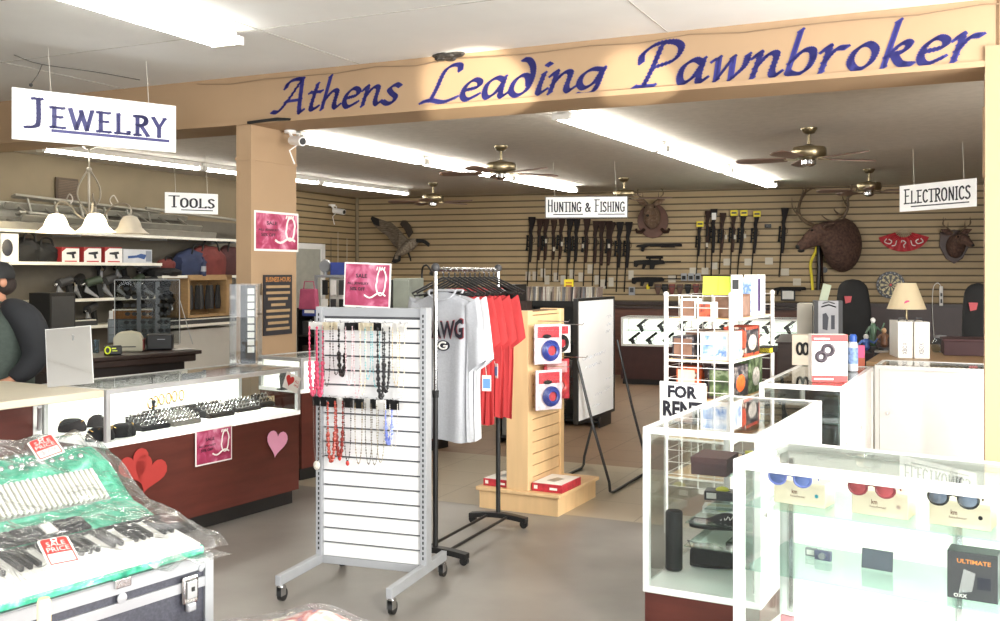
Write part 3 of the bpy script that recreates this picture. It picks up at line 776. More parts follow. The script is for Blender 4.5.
# card, black bust, white tray near right end
p = G(264,404.5,ZD+.001); t = MB().box(0,.11,0,.003,0,.055).build('kraft_card', m_kraft); tag(t,'small kraft coloured card standing among the ring trays','card',None,p,RZ(AZ1))
p = G(284,389.5,.722); t = T('earring_stand','black upright earring bust near the right end of the jewelry case','earring stand', p, RZ(AZ1))
MB().box(-.05,.05,-.03,.03,0,.01).build('foot', m_velvet, t); MB().prism([(-.03,.01),(.03,.01),(.045,.11),(.03,.15),(-.02,.15),(-.045,.11)],-.012,.012).build('bust', m_velvet, t, bevel=.004)
p = G(252,407,ZD+.001); t = T('white_tray','white padded tray of small pieces beside the earring bust','tray', p, RZ(AZ1))
MB().box(0,.16,0,.05,0,.05).build('tray_block', m_white, t, bevel=.006)
for k in range(6):
    o = ring0.copy(); COL.objects.link(o); o.location = W2(t,.02+.024*k,.025,.05)
# gold pieces hanging on the case back
hk = W2(j1,.0,.57)
for k,(px,py) in enumerate(((149,398),(154,396),(160,394),(167,393),(173,391),(180,390))):
    q = PL(px, py, W2(j1,0,.55), AZ1)
    n_ = MB().tube([(.022*math.sin(a*.7),-.015,-.035+.035*math.cos(a*.7)) for a in range(9)],.005,5,closed=True).build('gold_necklace', m_gold, smooth=True)
    tag(n_,'fine gold necklace hanging on the white back of the jewelry case','necklace','gold necklaces on the case back', q, RZ(AZ1))

# ---------------------------------------------------------------- on the counters
# leaning mirror
bl = G(48,387.5,.968); brr = G(88,383.3,.968); w = (brr-bl).xy.length
w = .245
t = T('counter_mirror','frameless white edged countertop mirror leaning beside the person','mirror', bl, R(14))
mm = Matrix.Rotation(R(-16),4,'X') @ Matrix.Rotation(R(-5),4,'Y')
m_mirror = M('mirror_glass','e6e6e4',.04,1,var=.01)
MB(mm).box(0,w,0,.006,0,.345).build('mirror_pane', m_mirror, t)
MB(mm).box(-.004,w+.004,.006,.012,-.0,.349).build('backing', m_white, t)
MB().tube([(w*.5,.07,.30),(w*.5,.16,.003)],.005,5).build('easel_leg', m_alu, t)
# acrylic tower with black panel
c = G(246,366,.966)
t = T('acrylic_tower','tall clear acrylic tower with black panel of white cards on the jewelry case','display tower', c, RZ(AZ1)-R(55))
MB().box(-.10,.10,-.09,.09,0,.012).build('base', m_acr, t, bevel=.002)
bx = MB()
for x0,x1,y0,y1 in ((-.10,-.094,-.09,.09),(.094,.10,-.09,.09),(-.094,.094,-.09,-.084),(-.094,.094,.084,.09)): bx.box(x0,x1,y0,y1,.012,.585)
bx.box(-.10,.10,-.09,.09,.585,.592).build('clear_box', m_acr, t)
MB().box(-.03,.075,-.05,-.04,.02,.58).build('black_panel', m_black, t)
for k in range(9): MB().box(.02,.068,-.054,-.0505,.10+.052*k,.142+.052*k).build('white_card', m_paper, t)
# thing at foot of tower
# ---------------------------------------------------------------- contents of case 2 (k2)
def on(t, x, y, z): return W2(t, x, y, z)
ZG = .28
# speaker cylinder on deck
p = G(674,569,ZG); sp = T('cylinder_speaker','black fabric cylinder speaker standing in the glass case','speaker', p, 0)
MB().lathe([(0,0),(.036,0),(.039,.006),(.039,.258),(.036,.266),(0,.266)],n=24).build('fabric_body', M('speaker_mesh','232325',.8,var=.3,scale=120,bump=.3), sp, smooth=True)
MB().lathe([(.0,.2665),(.026,.2665),(.028,.270),(0,.271)],n=24).build('top_cap', m_blackm, sp, smooth=True)
def slipper(name, p, rz, label, mat, s=1, shoe=False):
    t = T(name, label, 'shoe', p, rz); n = 14
    rings = []; L = .27*s
    for i in range(n+1):
        u = i/n; x = L*u; w = s*(.034+.016*math.sin(math.pi*min(1,u*1.15))+.006*math.sin(u*6)) if u < .93 else s*.03
        if i in (0,n): w *= .5
        rings.append([(x+ (0), w*math.cos(a), 0 if math.sin(a) < 0 else .012*s) for a in [2*math.pi*k/12 for k in range(12)]])
    sole = MB(); 
    sole.loft([[ (r[k][0], r[k][1], .0 if k > 6 else .014*s) for k in range(12)] for r in rings]); sole.build('sole', m_black if not shoe else mat, t, smooth=True)
    up = []
    for i in range(n+1):
        u = i/n; x = L*u; w = s*(.033+.015*math.sin(math.pi*min(1,u*1.1)))
        hh = s*(.055+.0*u) if not shoe else s*(.09 if u < .35 else .09-.06*(u-.35)/.65)
        if not shoe: hh = s*(.035+.03*math.sin(math.pi*max(0,(u-.35)/.65))) if u > .35 else s*.03
        if i in (0,n): w *= .55; hh *= .6
        up.append([(x, w*math.cos(a), .012*s+max(0,math.sin(a))*hh) for a in [math.pi*k/11 for k in range(12)]])
    MB().loft(up).build('upper', mat, t, smooth=True)
    if shoe:
        for k in range(4): MB().tube([(L*(.45+.08*k),-.03*s,.075*s-.008*k*s),(L*(.47+.08*k),0,.098*s-.011*k*s),(L*(.45+.08*k),.03*s,.075*s-.008*k*s)],.003,5).build('lace', m_dgrey, t, smooth=True)
        MB().tube([(.01,0,.07*s),(-.01,0,.11*s),(.02,0,.10*s)],.004,5).build('heel_tab', mat, t, smooth=True)
    return t
slipper('sports_shoe', G(690,564,ZG), R(-14), 'black laced shoe standing on the deck of the glass case', M('black_knit','1f1f22',.8,bump=.3,scale=60), 1.0, True)
zs = .461
sl1 = slipper('slipper', G(690,525.5,zs), R(-22), 'black slipper with white script on the glass shelf', m_blackm, .95)
MB(Matrix.Rotation(R(40),4,'X')).tube([(.13+.006*k, .012+.012*math.sin(k*1.7), .055+.001*k) for k in range(13)],.0018,4).build('script_print', m_paper, sl1)
# cards / papers on shelf
p = G(697,519,zs); t = T('white_box','flat white box on the glass shelf behind the slipper','box', p+V(.05,.12,0), R(-20)); MB().box(0,.20,0,.09,0,.035).build('carton', m_paper, t, bevel=.002); MB().box(.02,.13,.01,.06,.035,.0355).build('printed_label', M('cream','e6dcc0',.6), t)
p = G(704,500,.501); t = T('yellow_gadget_box','black box with yellow gadget in the glass case','box', p, R(-20)); MB().box(0,.15,0,.10,0,.045).build('tray', m_black, t, bevel=.004); MB().ball((.085,.05,.045),.035,.03,.018).build('yellow_gadget', M('lime_yellow','d6d534',.5), t, smooth=True); MB().box(.012,.06,-.002,0,.01,.038).build('price_label', m_paper, t)
p = G(691,474,.681); t = T('maroon_box','plain dark maroon box on the upper shelf of the glass case','box', p, R(-27)); MB().box(0,.17,0,.22,0,.075).build('box_body', M('maroon_card','4a2b2a',.6), t, bevel=.002); MB().box(-.002,.172,-.002,.222,.055,.083).build('box_lid', M('maroon_card2','533230',.6), t, bevel=.002)
p = G(735,415,.681); t = T('gadget_box','small dark boxed item with yellow top at the far end of the glass case','box', W2(k2,.62,.30,.681), R(10)); MB().box(0,.13,0,.10,0,.07).build('box_body', m_dgrey, t, bevel=.002); MB().box(.01,.12,.01,.09,.07,.085).build('yellow_insert', M('lime_yellow','d6d534'), t, bevel=.003)
for i,(x,y,z,w,d,h,mt,lab) in enumerate(((.15,.22,.681,.12,.12,.05,m_dgrey,'dark grey gadget case deepest in the middle glass showcase'),(.40,.25,.501,.2,.12,.04,m_paper,'flat white boxed item on the lower shelf of the middle showcase'),(.55,.22,.2775,.22,.15,.09,m_blackm,'black carry pouch on the deck of the middle showcase'))):
    t = T('boxed_item', lab, 'box', on(k2,x,y,z), k2.rotation_euler.z); MB().box(0,w,0,d,0,h).build('carton', mt, t, bevel=.004); MB().box(.02,w-.02,.01,d-.01,h,h+.001).build('printed_label', m_alu, t)
# upright box seen through the top glass
# ---------------------------------------------------------------- contents of near case (k1)
def sunglasses_box(x, label_box, label_g, lens, frame, dot):
    z = .8005
    t = T('kraft_box', label_box, 'box', on(k1,x,.13,z), k1.rotation_euler.z)
    MB().box(0,.185,0,.11,0,.085).build('carton', M('bright_kraft','e9dcc0',.7,var=.03), t, bevel=.0015)
    MB().box(-.0008,0,.0,.11,.0,.085).build('kraft_side', m_kraft, t)
    b = MB(); text('km', .065,.085,.040,.056,-.001,.02,b); text('headwear', .060,.115,.028,.036,-.001,.0,b); b.build('brand_lettering', M('brown_ink','7a5038',.6), t)
    MB(Matrix.Translation((.155,-.001,.04))).lathe([(0,0),(.007,0)],n=12,m=Matrix.Rotation(R(90),4,'X')).build('colour_dot', dot, t)
    g = T('sunglasses', label_g, 'sunglasses', on(k1,x+.092,.055,z+.086), k1.rotation_euler.z)
    for s in (-1,1):
        pts = [(s*.045+.031*math.cos(a*.393), -.02, .028+.027*math.sin(a*.393)) for a in range(16)]
        MB().add([(s*.045,-.026,.028)]+[p for p in pts],[(0,i+1,(i+1)%16+1) for i in range(16)]).build('lens', lens, g, smooth=True)
        MB().tube(pts,.004,6,closed=True).build('rim', frame, g, smooth=True)
        MB().tube([(s*.074,-.02,.036),(s*.078,.01,.036),(s*.074,.055,.034),(s*.07,.075,.012)],.003,6).build('temple', frame, g, smooth=True)
    MB().tube([(-.016,-.02,.034),(0,-.022,.040),(.016,-.02,.034)],.004,6).build('bridge', frame, g, smooth=True)
sunglasses_box(.105,'kraft box under the blue sunglasses in the nearest case','sunglasses with blue violet mirrored lenses on a kraft box',M('blue_mirror','7f97e0',.1,.6,var=.25,scale=20),M('clear_blue','6a78c0',.3),M('teal_dot','3fb7c9',.5))
sunglasses_box(.385,'kraft box under the red sunglasses in the nearest case','sunglasses with red mirrored lenses on a kraft box',M('red_mirror','c95a60',.1,.5,var=.25,scale=20),M('dark_red','8a3038',.3),M('pale_dot','d9c2b4',.5))
sunglasses_box(.64,'kraft box under the black sunglasses in the nearest case','sunglasses with black frame and silver mirrored lenses on a kraft box',M('silver_mirror','8d9bb0',.1,.7,var=.25,scale=20),m_black,m_black)
sunglasses_box(.88,'kraft box at the right edge of the picture in the nearest case','sunglasses at the right edge of the picture in the nearest case',M('amber_mirror','c98a50',.1,.6,var=.2),m_black,m_yel)
t = T('small_camera','small silver grey camera standing on the middle shelf of the nearest case','camera', on(k1,.205,.27,.5745), k1.rotation_euler.z)
MB().box(0,.06,0,.02,0,.035).build('camera_body', M('cam_grey','6e6f88',.4,.3), t, bevel=.003); MB().cyl((.03,0,.018),(.03,-.012,.018),.012,n=16).build('lens', m_grey, t, smooth=True)
t = T('small_tin','small white and grey boxed item beside the silver camera','box', on(k1,.16,.30,.5745), k1.rotation_euler.z); MB().box(0,.04,0,.02,0,.03).build('case', m_grey, t, bevel=.002); MB().box(.006,.034,-.001,0,.006,.024).build('label', m_paper, t)
t = T('tablet','dark grey tablet standing on the middle shelf of the nearest case','tablet', on(k1,.375,.27,.5745), k1.rotation_euler.z); MB(Matrix.Rotation(R(-8),4,'X')).box(0,.108,0,.008,0,.07).build('tablet_body', M('slate','50545e',.3), t, bevel=.002)
MB(Matrix.Rotation(R(-8),4,'X')).box(.005,.103,-.001,0,.005,.065).build('screen', M('slate_screen','5a5f6b',.2), t)
t = T('gadget_box','black box with orange lettering and a silver razor drawing at the right edge','box', on(k1,.70,.10,.5745), k1.rotation_euler.z+R(4)); MB().box(0,.15,0,.09,0,.155).build('carton', M('dark_carton','3b3b3e',.4), t, bevel=.002)
b = MB(); text('ULTIMATE', .03,.13,.118,.132,-.001,.02,b); b.build('orange_lettering', M('orange_ink','d9873a',.5), t)
MB().prism([(.035,.02),(.075,.03),(.085,.09),(.05,.10)],-.002,-.001).build('product_drawing', m_silver, t); b = MB(); text('OXX',.02,.06,.006,.018,-.0012,.02,b); b.build('corner_lettering', m_paper, t)
MB().box(.09,.13,-.002,-.001,.04,.08).build('dark_picture', M('deep_navy','20222f',.4), t)
t = T('pink_pouch','small pink patterned item on the deck of the nearest case','pouch', on(k1,.10,.2,.2775), k1.rotation_euler.z); MB().box(0,.05,0,.02,0,.09).build('body', M('pinkish','c98a92',.6), t, bevel=.004); MB().box(.07,.11,-.0,.005,0,.02).build('price_card', m_paper, t)
# ================================================================= necklace stand (grey slatwall gondola on casters)
sc_ = V(-.67,5.27,0); rzs = math.atan2(-.2,.573)
st = T('slatwall_stand','grey framed rolling slatwall stand hung with bead necklaces','display stand', sc_, rzs)
hw = .303; yF = -.44; yB = .25
m_sgrey = M('stand_grey','a3a5a8',.45,.15,var=.04)
def upright(x):
    b = MB(); b.box(x-.018,x+.018,-.035,.035,.10,1.455)
    o = b.build('upright', m_sgrey, st, bevel=.002)
    s = MB()
    for k in range(48): s.box(x-.004,x+.004,-.0365,-.0352,.16+.0265*k,.175+.0265*k)
    s.build('slot_row', m_black, o); return o
upright(-hw); upright(hw)
MB().box(-hw,hw,-.02,.02,1.405,1.452).build('top_rail', m_sgrey, st, bevel=.002)
MB().box(-hw,hw,-.02,.02,.085,.125).build('bottom_rail', m_sgrey, st, bevel=.002)
MB().box(-hw+.018,hw-.018,-.001,.012,.125,1.405).build('slat_backing', M('groove_dark','55565a',.7), st)
sl = MB(); k = 0; z = .128
while z < 1.39:
    z1 = min(z+.0665, 1.392); sl.box(-hw+.019,hw-.019,-.016,-.002,z,z1); z += .0765
sl.build('slat_panel', M('slat_white','e4e4e4',.5,var=.01), st)
for x in (-hw,hw):
    b = MB(); b.box(x-.016,x+.016,yF,yB,.085,.135); leg = b.build('leg', m_sgrey, st, bevel=.003)
    for y in (yF+.03,yB-.03):
        c = MB(); c.cyl((x,y,.085),(x,y,.072),.018); c.box(x-.017,x-.013,y-.02,y+.02,.03,.075).box(x+.013,x+.017,y-.02,y+.02,.03,.075)
        c.build('caster_fork', m_chrome, st)
        MB().cyl((x-.012,y+.012,.032),(x+.012,y+.012,.032),.032,n=20).build('caster_wheel', m_black, st, smooth=True)
def SP(px, py, off=-.02):   # pixel -> stand local on the panel face
    n = V(math.sin(rzs), -math.cos(rzs), 0)
    p = PL(px, py, sc_+n*(-off), 90-math.degrees(rzs)); return L2(st, p)
# necklaces: cards and bead strands
m_card = {'w':M('card_white','f4f2ee',.6,var=.01),'b':m_blackm,'c':M('card_cream','e3d8bd',.6)}
def nmat(h): return M('beads_'+h, h, .25, 0, var=.3, scale=60)
def necklace(x, ztop, zbot, wd, beadcol, card, ycard, label, group, big=0, r=.0035, pend=None, ch=.04):
    t = T('necklace', label, 'necklace', W2(st, x, ycard, ztop), rzs, group)
    if card:
        cw = .028
        MB().slab([(-cw,0),(cw,0),(cw,.0015),(-cw,.0015)],-.0,-ch).prism([(-cw,-ch),(cw,-ch),(cw*.8,0),(.006,.002),(.004,-.012),(-.004,-.012),(-.006,.002),(-cw*.8,0)],0,.0015).build('header_card', m_card[card], t)
    L = ztop-zbot; pts = []; n = 26
    for k in range(n+1):
        u = k/n; a = math.pi*u
        px_ = wd*math.cos(a); pz = -.02-(L-.02)*math.sin(a)**.55
        pts.append((px_, -.004, pz))
    b = MB()
    b.tube(pts, r*.5, 4)
    step = 2 if r > .003 else 1
    dense = []
    for i in range(len(pts)-1):
        p, q = Vector(pts[i]), Vector(pts[i+1]); m = max(1,int((q-p).length/(r*2.3)))
        for j in range(m): dense.append(p.lerp(q,j/m))
    for i, p in enumerate(dense):
        rr = r*1.3*(1+ (big*.8 if p.z < -L*.55 else 0))*(1+.35*math.sin(i*2.4))
        if i%2 == 0 or big: b.ball(p, rr, n=5, k=4)
    b.build('bead_strand', nmat(beadcol), t)
    if pend: MB().ball((0,-.004,-L-.012), pend[1], pend[1]*.4, pend[1]*1.3, 8, 6).build('pendant', nmat(pend[0]), t, smooth=True)
    return t
m_hook = m_chrome
def hookbar(z, x0, x1, y, n):
    for k in range(n):
        x = x0+(x1-x0)*k/(n-1); MB().tube([(x,-.012,z),(x,y-.02,z),(x,y-.03,z+.012)],.0022,5).build('peg_hook', m_hook, st)
zu = SP(360,322).z; zl = SP(360,397).z
xs_u = [SP(px,330,-.09).x for px in (313,321,329,336,343,351,357,364,370,376,382,388,396,402)]
cols = [('e0607c','w'),('d4506e','w'),('4a4440','c'),('2c2c2c','c'),('241f1f','w'),('e6c4c8','b'),('d9b7bb','b'),('e3d6b8','c'),('7fb7bd','c'),('8fc4c9','b'),('3a3a3c','b'),('2a2a2c','w'),('c9b89a','w'),('e4dcc0','w')]
names_u = ['leftmost pink bead','pink bead second from left','slim brown','long black with white card','black chunky','pale rose','pale pink and silver','cream','teal glass','pale turquoise','black and grey cluster','dark grey chain','thin gold','cream lace']
for i,(x,(c,cd),nm) in enumerate(zip(xs_u,cols,names_u)):
    yb = SP(340,390).z; zb = yb+random.uniform(-.03,.10) if i not in (0,1,10) else yb-.02
    necklace(x, zu, zb, .016+.006*random.random(), c, cd, -.085-.012*(i%3), nm+' necklace in the upper row of the stand', 'upper row necklaces', big=(1 if i in (0,1,4,10,11) else 0), r=.0042 if i in (0,1,4,10) else .0028)
hookbar(zu, xs_u[0], xs_u[-1], -.085, 7)
xs_l = [SP(px,400,-.07).x for px in (317,325,334,340,349,361,369,376,383,389,395)]
cols_l = [('5a4a42','b'),('8a8684','b'),('a8483c','b'),('8e3a34','w'),('3f3432','b'),('8c7a5c','b'),('6e6658','w'),('7c7468','b'),('a09880','w'),('7f8ed6','b'),('c9c4bc','b')]
names_l = ['brown cord','silver link','red coral bead','dark red bead','black and red drop','bronze leaf','olive bead','grey stone','pale gold','blue crystal','silver chain']
for i,(x,(c,cd),nm) in enumerate(zip(xs_l,cols_l,names_l)):
    zb = SP(340,462).z+random.uniform(-.02,.05) + (.08 if i in (9,10) else 0)
    necklace(x, zl, zb, .017+.005*random.random(), c, cd, -.07-.012*(i%3), nm+' necklace in the lower row of the stand', 'lower row necklaces', big=(1 if i in (2,3,9) else 0), r=.004 if i in (2,3,9) else .0026, pend=(('c23a34',.011) if i in (3,4) else ('d8d2c4',.02) if i == 0 else None), ch=.05)
hookbar(zl, xs_l[0], xs_l[-1], -.07, 6)
# poster standing on the stand
a = SP(346,268,-.0); b = SP(395,267,-.0)
pw = W2(st, a.x, -.01, 1.458+.235)
ps = poster(pw, 90-math.degrees(rzs), .272, .235, 'pink sale poster clipped on top of the grey necklace stand', tilt=R(2))

# ================================================================= chrome clothes rack
ra = V(-.365,5.66,0); rb = V(-.012,6.47,0); rd = (rb-ra).normalized(); azr = math.degrees(math.atan2(rd.x,rd.y)); RL = (rb-ra).length
rk = T('clothes_rack','double rail chrome and black rolling clothes rack holding the shirts','clothes rack', ra, RZ(azr))
for x in (0,RL):
    MB().cyl((x,0,.07),(x,0,.95),.015,n=12).build('lower_post', m_black, rk, smooth=True)
    MB().cyl((x,0,.93),(x,0,.97),.019,n=12).build('collar', m_blackm, rk, smooth=True)
    MB().cyl((x,0,.96),(x,0,1.66),.013,n=12).build('upper_post', m_chrome, rk, smooth=True)
    MB().ball((x,0,1.665),.028,.024,.026).build('corner_joint', m_dgrey, rk, smooth=True)
    prof = MB(); n = 14
    prof.loft([[(x+sx*.028, y, .05+.022*math.cos(y/.2*1.4)+sz) for sx,sz in ((-1,-.018),(1,-.018),(1,.014),(-1,.014))] for y in [-.2+.4*k/n for k in range(n+1)]])
    prof.build('foot_bar', m_black, rk, bevel=.004)
    for y in (-.18,.18): MB().cyl((x-.012,y,.026),(x+.012,y,.026),.025,n=16).build('caster_wheel', m_black, rk, smooth=True)
for y in (-.07,.07): MB().cyl((0,y,.065),(RL,y,.065),.009,n=8).build('base_rod', m_black, rk, smooth=True)
MB().cyl((0,0,1.655),(RL,0,1.655),.013,n=12).build('top_rail', m_chrome, rk, smooth=True)
def hanger_mesh(t, y0=0):
    MB().tube([(0,.0,.045),(.016,0,.058),(.0,0,.078),(-.018,0,.062),(-.014,0,.05)],.0028,5).build('hook', m_chrome, t, smooth=True)
    MB().tube([(0,0,.045),(0,0,.02),(-.10,0,-.025),(-.205,0,-.075),(-.19,0,-.088),(0,0,-.06),(.19,0,-.088),(.205,0,-.075),(.10,0,-.025),(0,0,.02)],.006,6).build('hanger_body', m_black, t, smooth=True)
ZH = 1.655-.065
hg = T('clothes_hanger','black plastic hanger on the chrome rail','hanger', W2(rk,.10,0,ZH), rk.rotation_euler.z+R(90), 'hangers on the chrome rail'); hanger_mesh(hg)
hps = [.10,.17,.25,.32,.39,.46]
for i,x in enumerate(hps[1:]): dup(hg, W2(rk,x,0,ZH), rk.rotation_euler.z+R(90+random.uniform(-6,6)))
for x in (.53,.60,.67,.74,.81): dup(hg, W2(rk,x,0,ZH), rk.rotation_euler.z+R(90+random.uniform(-14,14)))
def shirt(x, label, mat, length=.80, w=.235, seed=1, twist=0, front=False, sleeve=.30, trim=None, zt=0):
    """T-shirt on a hanger: local x across, -y is the chest"""
    t = T('hanging_shirt', label, 'shirt', W2(rk,x,0,ZH-.05+zt), rk.rotation_euler.z+R(-90+twist))
    rnd = random.Random(seed); ph = rnd.uniform(0,6)
    nu, nv = 40, 30; bdy = MB()
    def half(zv):    # half width by height below the shoulder line
        return w*(.98 if zv > .12 else .90+.08*zv/.12)
    def sec(v):
        z = -length*v; dth = .018+.028*min(1,v*3)
        hwid = w*(1+.04*math.sin(v*5+ph)); pts = []
        for i in range(nu):
            a = 2*math.pi*i/nu; ca, sa = math.cos(a), math.sin(a)
            xx = hwid*(abs(ca)**.6)*(1 if ca >= 0 else -1)
            f = (.35+.65*v)*(.012*math.sin(9*a+ph+v*1.2)+.008*math.sin(17*a+2*ph))
            sh = max(0,(abs(xx)/w))*.075*(1-min(1,v*6))    # shoulder slope
            pts.append((xx, (dth*(1 if sa > 0 else -1)*abs(sa)**.7)+f, z-sh+.01*math.sin(3*a+ph)*v))
        return pts
    rings = [sec(0.0)]
    rings = [[(p[0]*(.36 if abs(p[0]) < .0 else 1),p[1]*.25,p[2]) for p in sec(0)]]+[sec(.03+.97*(k/nv)) for k in range(nv+1)]
    bdy.loft(rings, cap=False); o = bdy.build('body', mat, t, smooth=True)
    # sleeves hang down from the shoulders
    for s in (-1,1):
        sv = MB(); rr = []
        for k in range(11):
            u = k/10; cx = s*(w*.92+.035*u**.8); cz = -.075-sleeve*u*1.02; hwid = .062+.018*u
            rr.append([(cx+hwid*math.cos(a)*.75, .030*math.sin(a)*(1+.3*u)+.005*math.sin(4*a+k*.3), cz+s*hwid*.55*math.cos(a)) for a in [2*math.pi*i/18 for i in range(18)]])
        sv.loft(rr, cap=False).build('sleeve', mat, t, smooth=True)
    MB().tube([(.085*math.cos(a),-.022-.022*abs(math.sin(a)) if math.sin(a) < 0 else -.012,.0-.055*max(0,-math.sin(a))-.006) for a in [math.pi*2*k/20 for k in range(20)]],.007,6,closed=True).build('neckband', trim or mat, t, smooth=True)
    return t
m_tgrey = M('heather_grey_jersey','a9abb0',.9,var=.05,scale=90,bump=.1)
m_twht = M('pale_grey_jersey','c2c3c6',.9,var=.03)
m_tred = M('red_jersey','a42c2e',.9,var=.06)
hps2 = dict(g=.10,g2=.20,r=(.34,.46,.60,.74))
s1 = shirt(.10,'heather grey T-shirt lettered DAWG with a G oval, front of the rack',m_tgrey,.86,.19,3,front=True,sleeve=.36)
s2 = shirt(.19,'paler grey T-shirt hanging just behind the lettered one',m_twht,.87,.19,8,twist=4,sleeve=.36)
rl = ['first red T-shirt behind the grey ones','second red T-shirt on the rack','third red T-shirt, with a hanging blue tag nearby','last red T-shirt at the far end of the rack']
for i,x in enumerate(hps2['r']): shirt(x, rl[i], m_tred, .80+.02*(i%2), .15, 20+i, twist=28+random.uniform(-5,5), sleeve=.28)
# print on the grey shirt, conforming to the chest
pr = MB()
def ontee(vs, fs, y): pr_ = MB(); pr_.add([(a,y,b) for a,b in vs], fs); return pr_
vs, fs = txt_raw('DAWG', .035)
mxx = max(p[0] for p in vs); mnx = min(p[0] for p in vs); mzz = max(p[1] for p in vs)
def arch(y, grow, mat, name):
    b = MB(); q = []
    for a, c in vs:
        u = (a-mnx)/(mxx-mnx); k = 2*u-1
        q.append((.028+k*(.125+grow), y, -.270+(c/mzz)*(.085+grow*1.4)*(1.05+.25*k*k)-grow*.7 + (0)))
    return b.add(q, fs).build(name, mat, s1)
arch(-.062,.006,M('dark_red_outline','8e3038',.7),'lettering_outline'); arch(-.0635,0,m_ink,'lettering')
ov = MB(); n = 28
ov.add([(.042*math.cos(2*math.pi*i/n)+.030,-.0625,-.318+.030*math.sin(2*math.pi*i/n)) for i in range(n)],[tuple(range(n))]).build('oval_emblem', m_ink, s1)
b = MB(); b.tube([(.030+.026*math.cos(a),-.064,-.318+.019*math.sin(a)) for a in [R(50+ i*17) for i in range(17)]]+[(.056,-.064,-.320),(.033,-.064,-.320)],.0055,6); b.build('letter_G', m_paper, s1)
tg = T('garment_tag','white and blue price tag hanging from the grey T-shirt sleeve','tag', P(482,362,5.72), R(-20))
MB().box(0,.055,0,.002,-.165,-.075).build('card', m_paper, tg); MB().box(.006,.05,-.001,0,-.15,-.095).build('blue_print', M('tag_blue','6d9bd2',.5), tg); MB().tube([(.027,0,-.075),(.02,0,0)],.0012,4).build('string', m_paper, tg)
tg2 = dup(tg, P(492,351,6.2), R(-50), 'second blue tag hanging against the red T-shirts', None)

# ================================================================= maple slat tower
fc = V(.388,6.69,0); azt = 27.5; ut = V(math.sin(R(azt)),math.cos(R(azt)),0); vt = V(math.cos(R(azt)),-math.sin(R(azt)),0)
tw = T('slat_tower','maple slatwall tower on a square plinth with cable packs','display tower', fc-vt*.60, -R(azt))
MB().box(0,.60,0,.67,0,.125).build('plinth', m_wood, tw, bevel=.002)
MB().box(-.02,.62,-.02,.69,.125,.15).build('plinth_top', m_wood, tw, bevel=.004)
lx = L2(tw, G(528,491.5,.15)); X1 = lx.x; Y0 = lx.y
MB().box(X1-.165,X1,Y0,Y0+.075,.15,1.375).build('front_board', m_wood, tw, bevel=.003)
MB().box(X1-.165,X1,Y0+.545,Y0+.605,.15,1.375).build('rear_board', m_wood, tw, bevel=.003)
for sx,x0,x1 in ((0,X1-.030,X1-.010),(1,X1-.155,X1-.135)):
    b = MB(); z = .152
    while z < 1.36: b.box(x0,x1,Y0+.075,Y0+.545,z,min(z+.0735,1.365)); z += .0795
    b.build('slat_panel', m_wood, tw)
MB().box(X1-.135,X1-.030,Y0+.075,Y0+.545,.15,1.37).build('core', M('dark_groove','70563a',.7), tw)
def pack(yy, z, w, h, label, cols, style, off=.03):
    p = W2(tw, X1+off, Y0+yy, z); rz = -R(azt)+R(58)
    t = T('cable_pack', label, 'blister pack', p, rz)
    MB().box(0,w,0,.012,-h,0).build('backing_card', cols[0], t, bevel=.002)
    b = MB(); cx, cz = w*.55, -h*.66
    for k in range(4): b.tube([(cx+(.052-.007*k)*w/.17*math.cos(a*.393),-.014-.006*k,cz+(.052-.007*k)*w/.17*math.sin(a*.393)) for a in range(16)],.0062,6,closed=True)
    b.build('coiled_cable', cols[1], t, smooth=True)
    MB().box(w*.1,w*.9,-.004,0,-h*.34,-h*.06).build('red_header', cols[2], t, bevel=.002)
    MB().ball((w*.42,-.012,-h*.30),w*.16,.018,h*.05,10,6).build('fittings', m_blackm, t, smooth=True)
    MB().cyl((cx,-.012,cz),(cx,-.022,cz),.026*w/.17,n=16).build('round_label', cols[2], t)
    if style: MB().box(-.006,w+.006,-.034,-.030,-h-.005,.004).build('clear_shell', m_acr, t)
    return t
c_navy = M('cable_navy','2f3d86',.35); c_redp = M('pack_red','b4323c',.4,var=.25,scale=30); c_card = M('pack_card','d8c7cc',.5,var=.3,scale=25); c_redc = M('cable_red','c63f3c',.35)
pack(-.02,1.285,.22,.27,'amplifier cable kit with blue coil, upper left on the tower',(c_card,c_navy,c_redp),1,.06)
pack(.26,1.27,.19,.20,'smaller black and red pack beside the upper cable kit',(m_paper,m_blackm,c_redp),0)
pack(-.02,.975,.21,.27,'amplifier cable kit with blue coil, lower left on the tower',(c_card,c_navy,c_redp),1,.07)
pack(.20,1.03,.21,.28,'red cable pack, lower right on the tower',(c_redp,c_redc,M('pack_pink','dba0a0',.4,var=.2)),1,.03)
for yy,z,l in ((.18,1.30,.22),(.38,1.27,.24),(.18,.99,.22),(.40,1.04,.26)):
    MB().tube([(X1-.012,Y0+yy,z),(X1+l,Y0+yy,z),(X1+l+.01,Y0+yy,z+.012)],.003,5).build('peg_hook', m_chrome, tw)
def kitbox(x, y, rz, w, d, h, label):
    t = T('cable_kit_box', label, 'box', W2(tw,x,y,.151), tw.rotation_euler.z+rz)
    MB().box(0,w,0,d,0,h).build('red_carton', c_redp, t, bevel=.002); MB().box(.006,w-.006,.006,d-.006,h,h+.0015).build('white_top', m_paper, t)
    MB().slab([(w*.3,d*.3),(w*.6,d*.25),(w*.7,d*.6),(w*.4,d*.7)],h+.0015,h+.0025).build('picture', m_alu, t)
    MB().box(w*.08,w*.2,-.001,0,h*.3,h*.75).box(w*.6,w*.85,-.001,0,h*.3,h*.6).build('white_print', m_paper, t)
kitbox(X1+.01,.03,0,.225,.33,.055,'flat red and white box on the plinth to the right of the tower')
kitbox(.015,.03,0,.20,.30,.05,'flat red and white box on the plinth to the left of the tower')

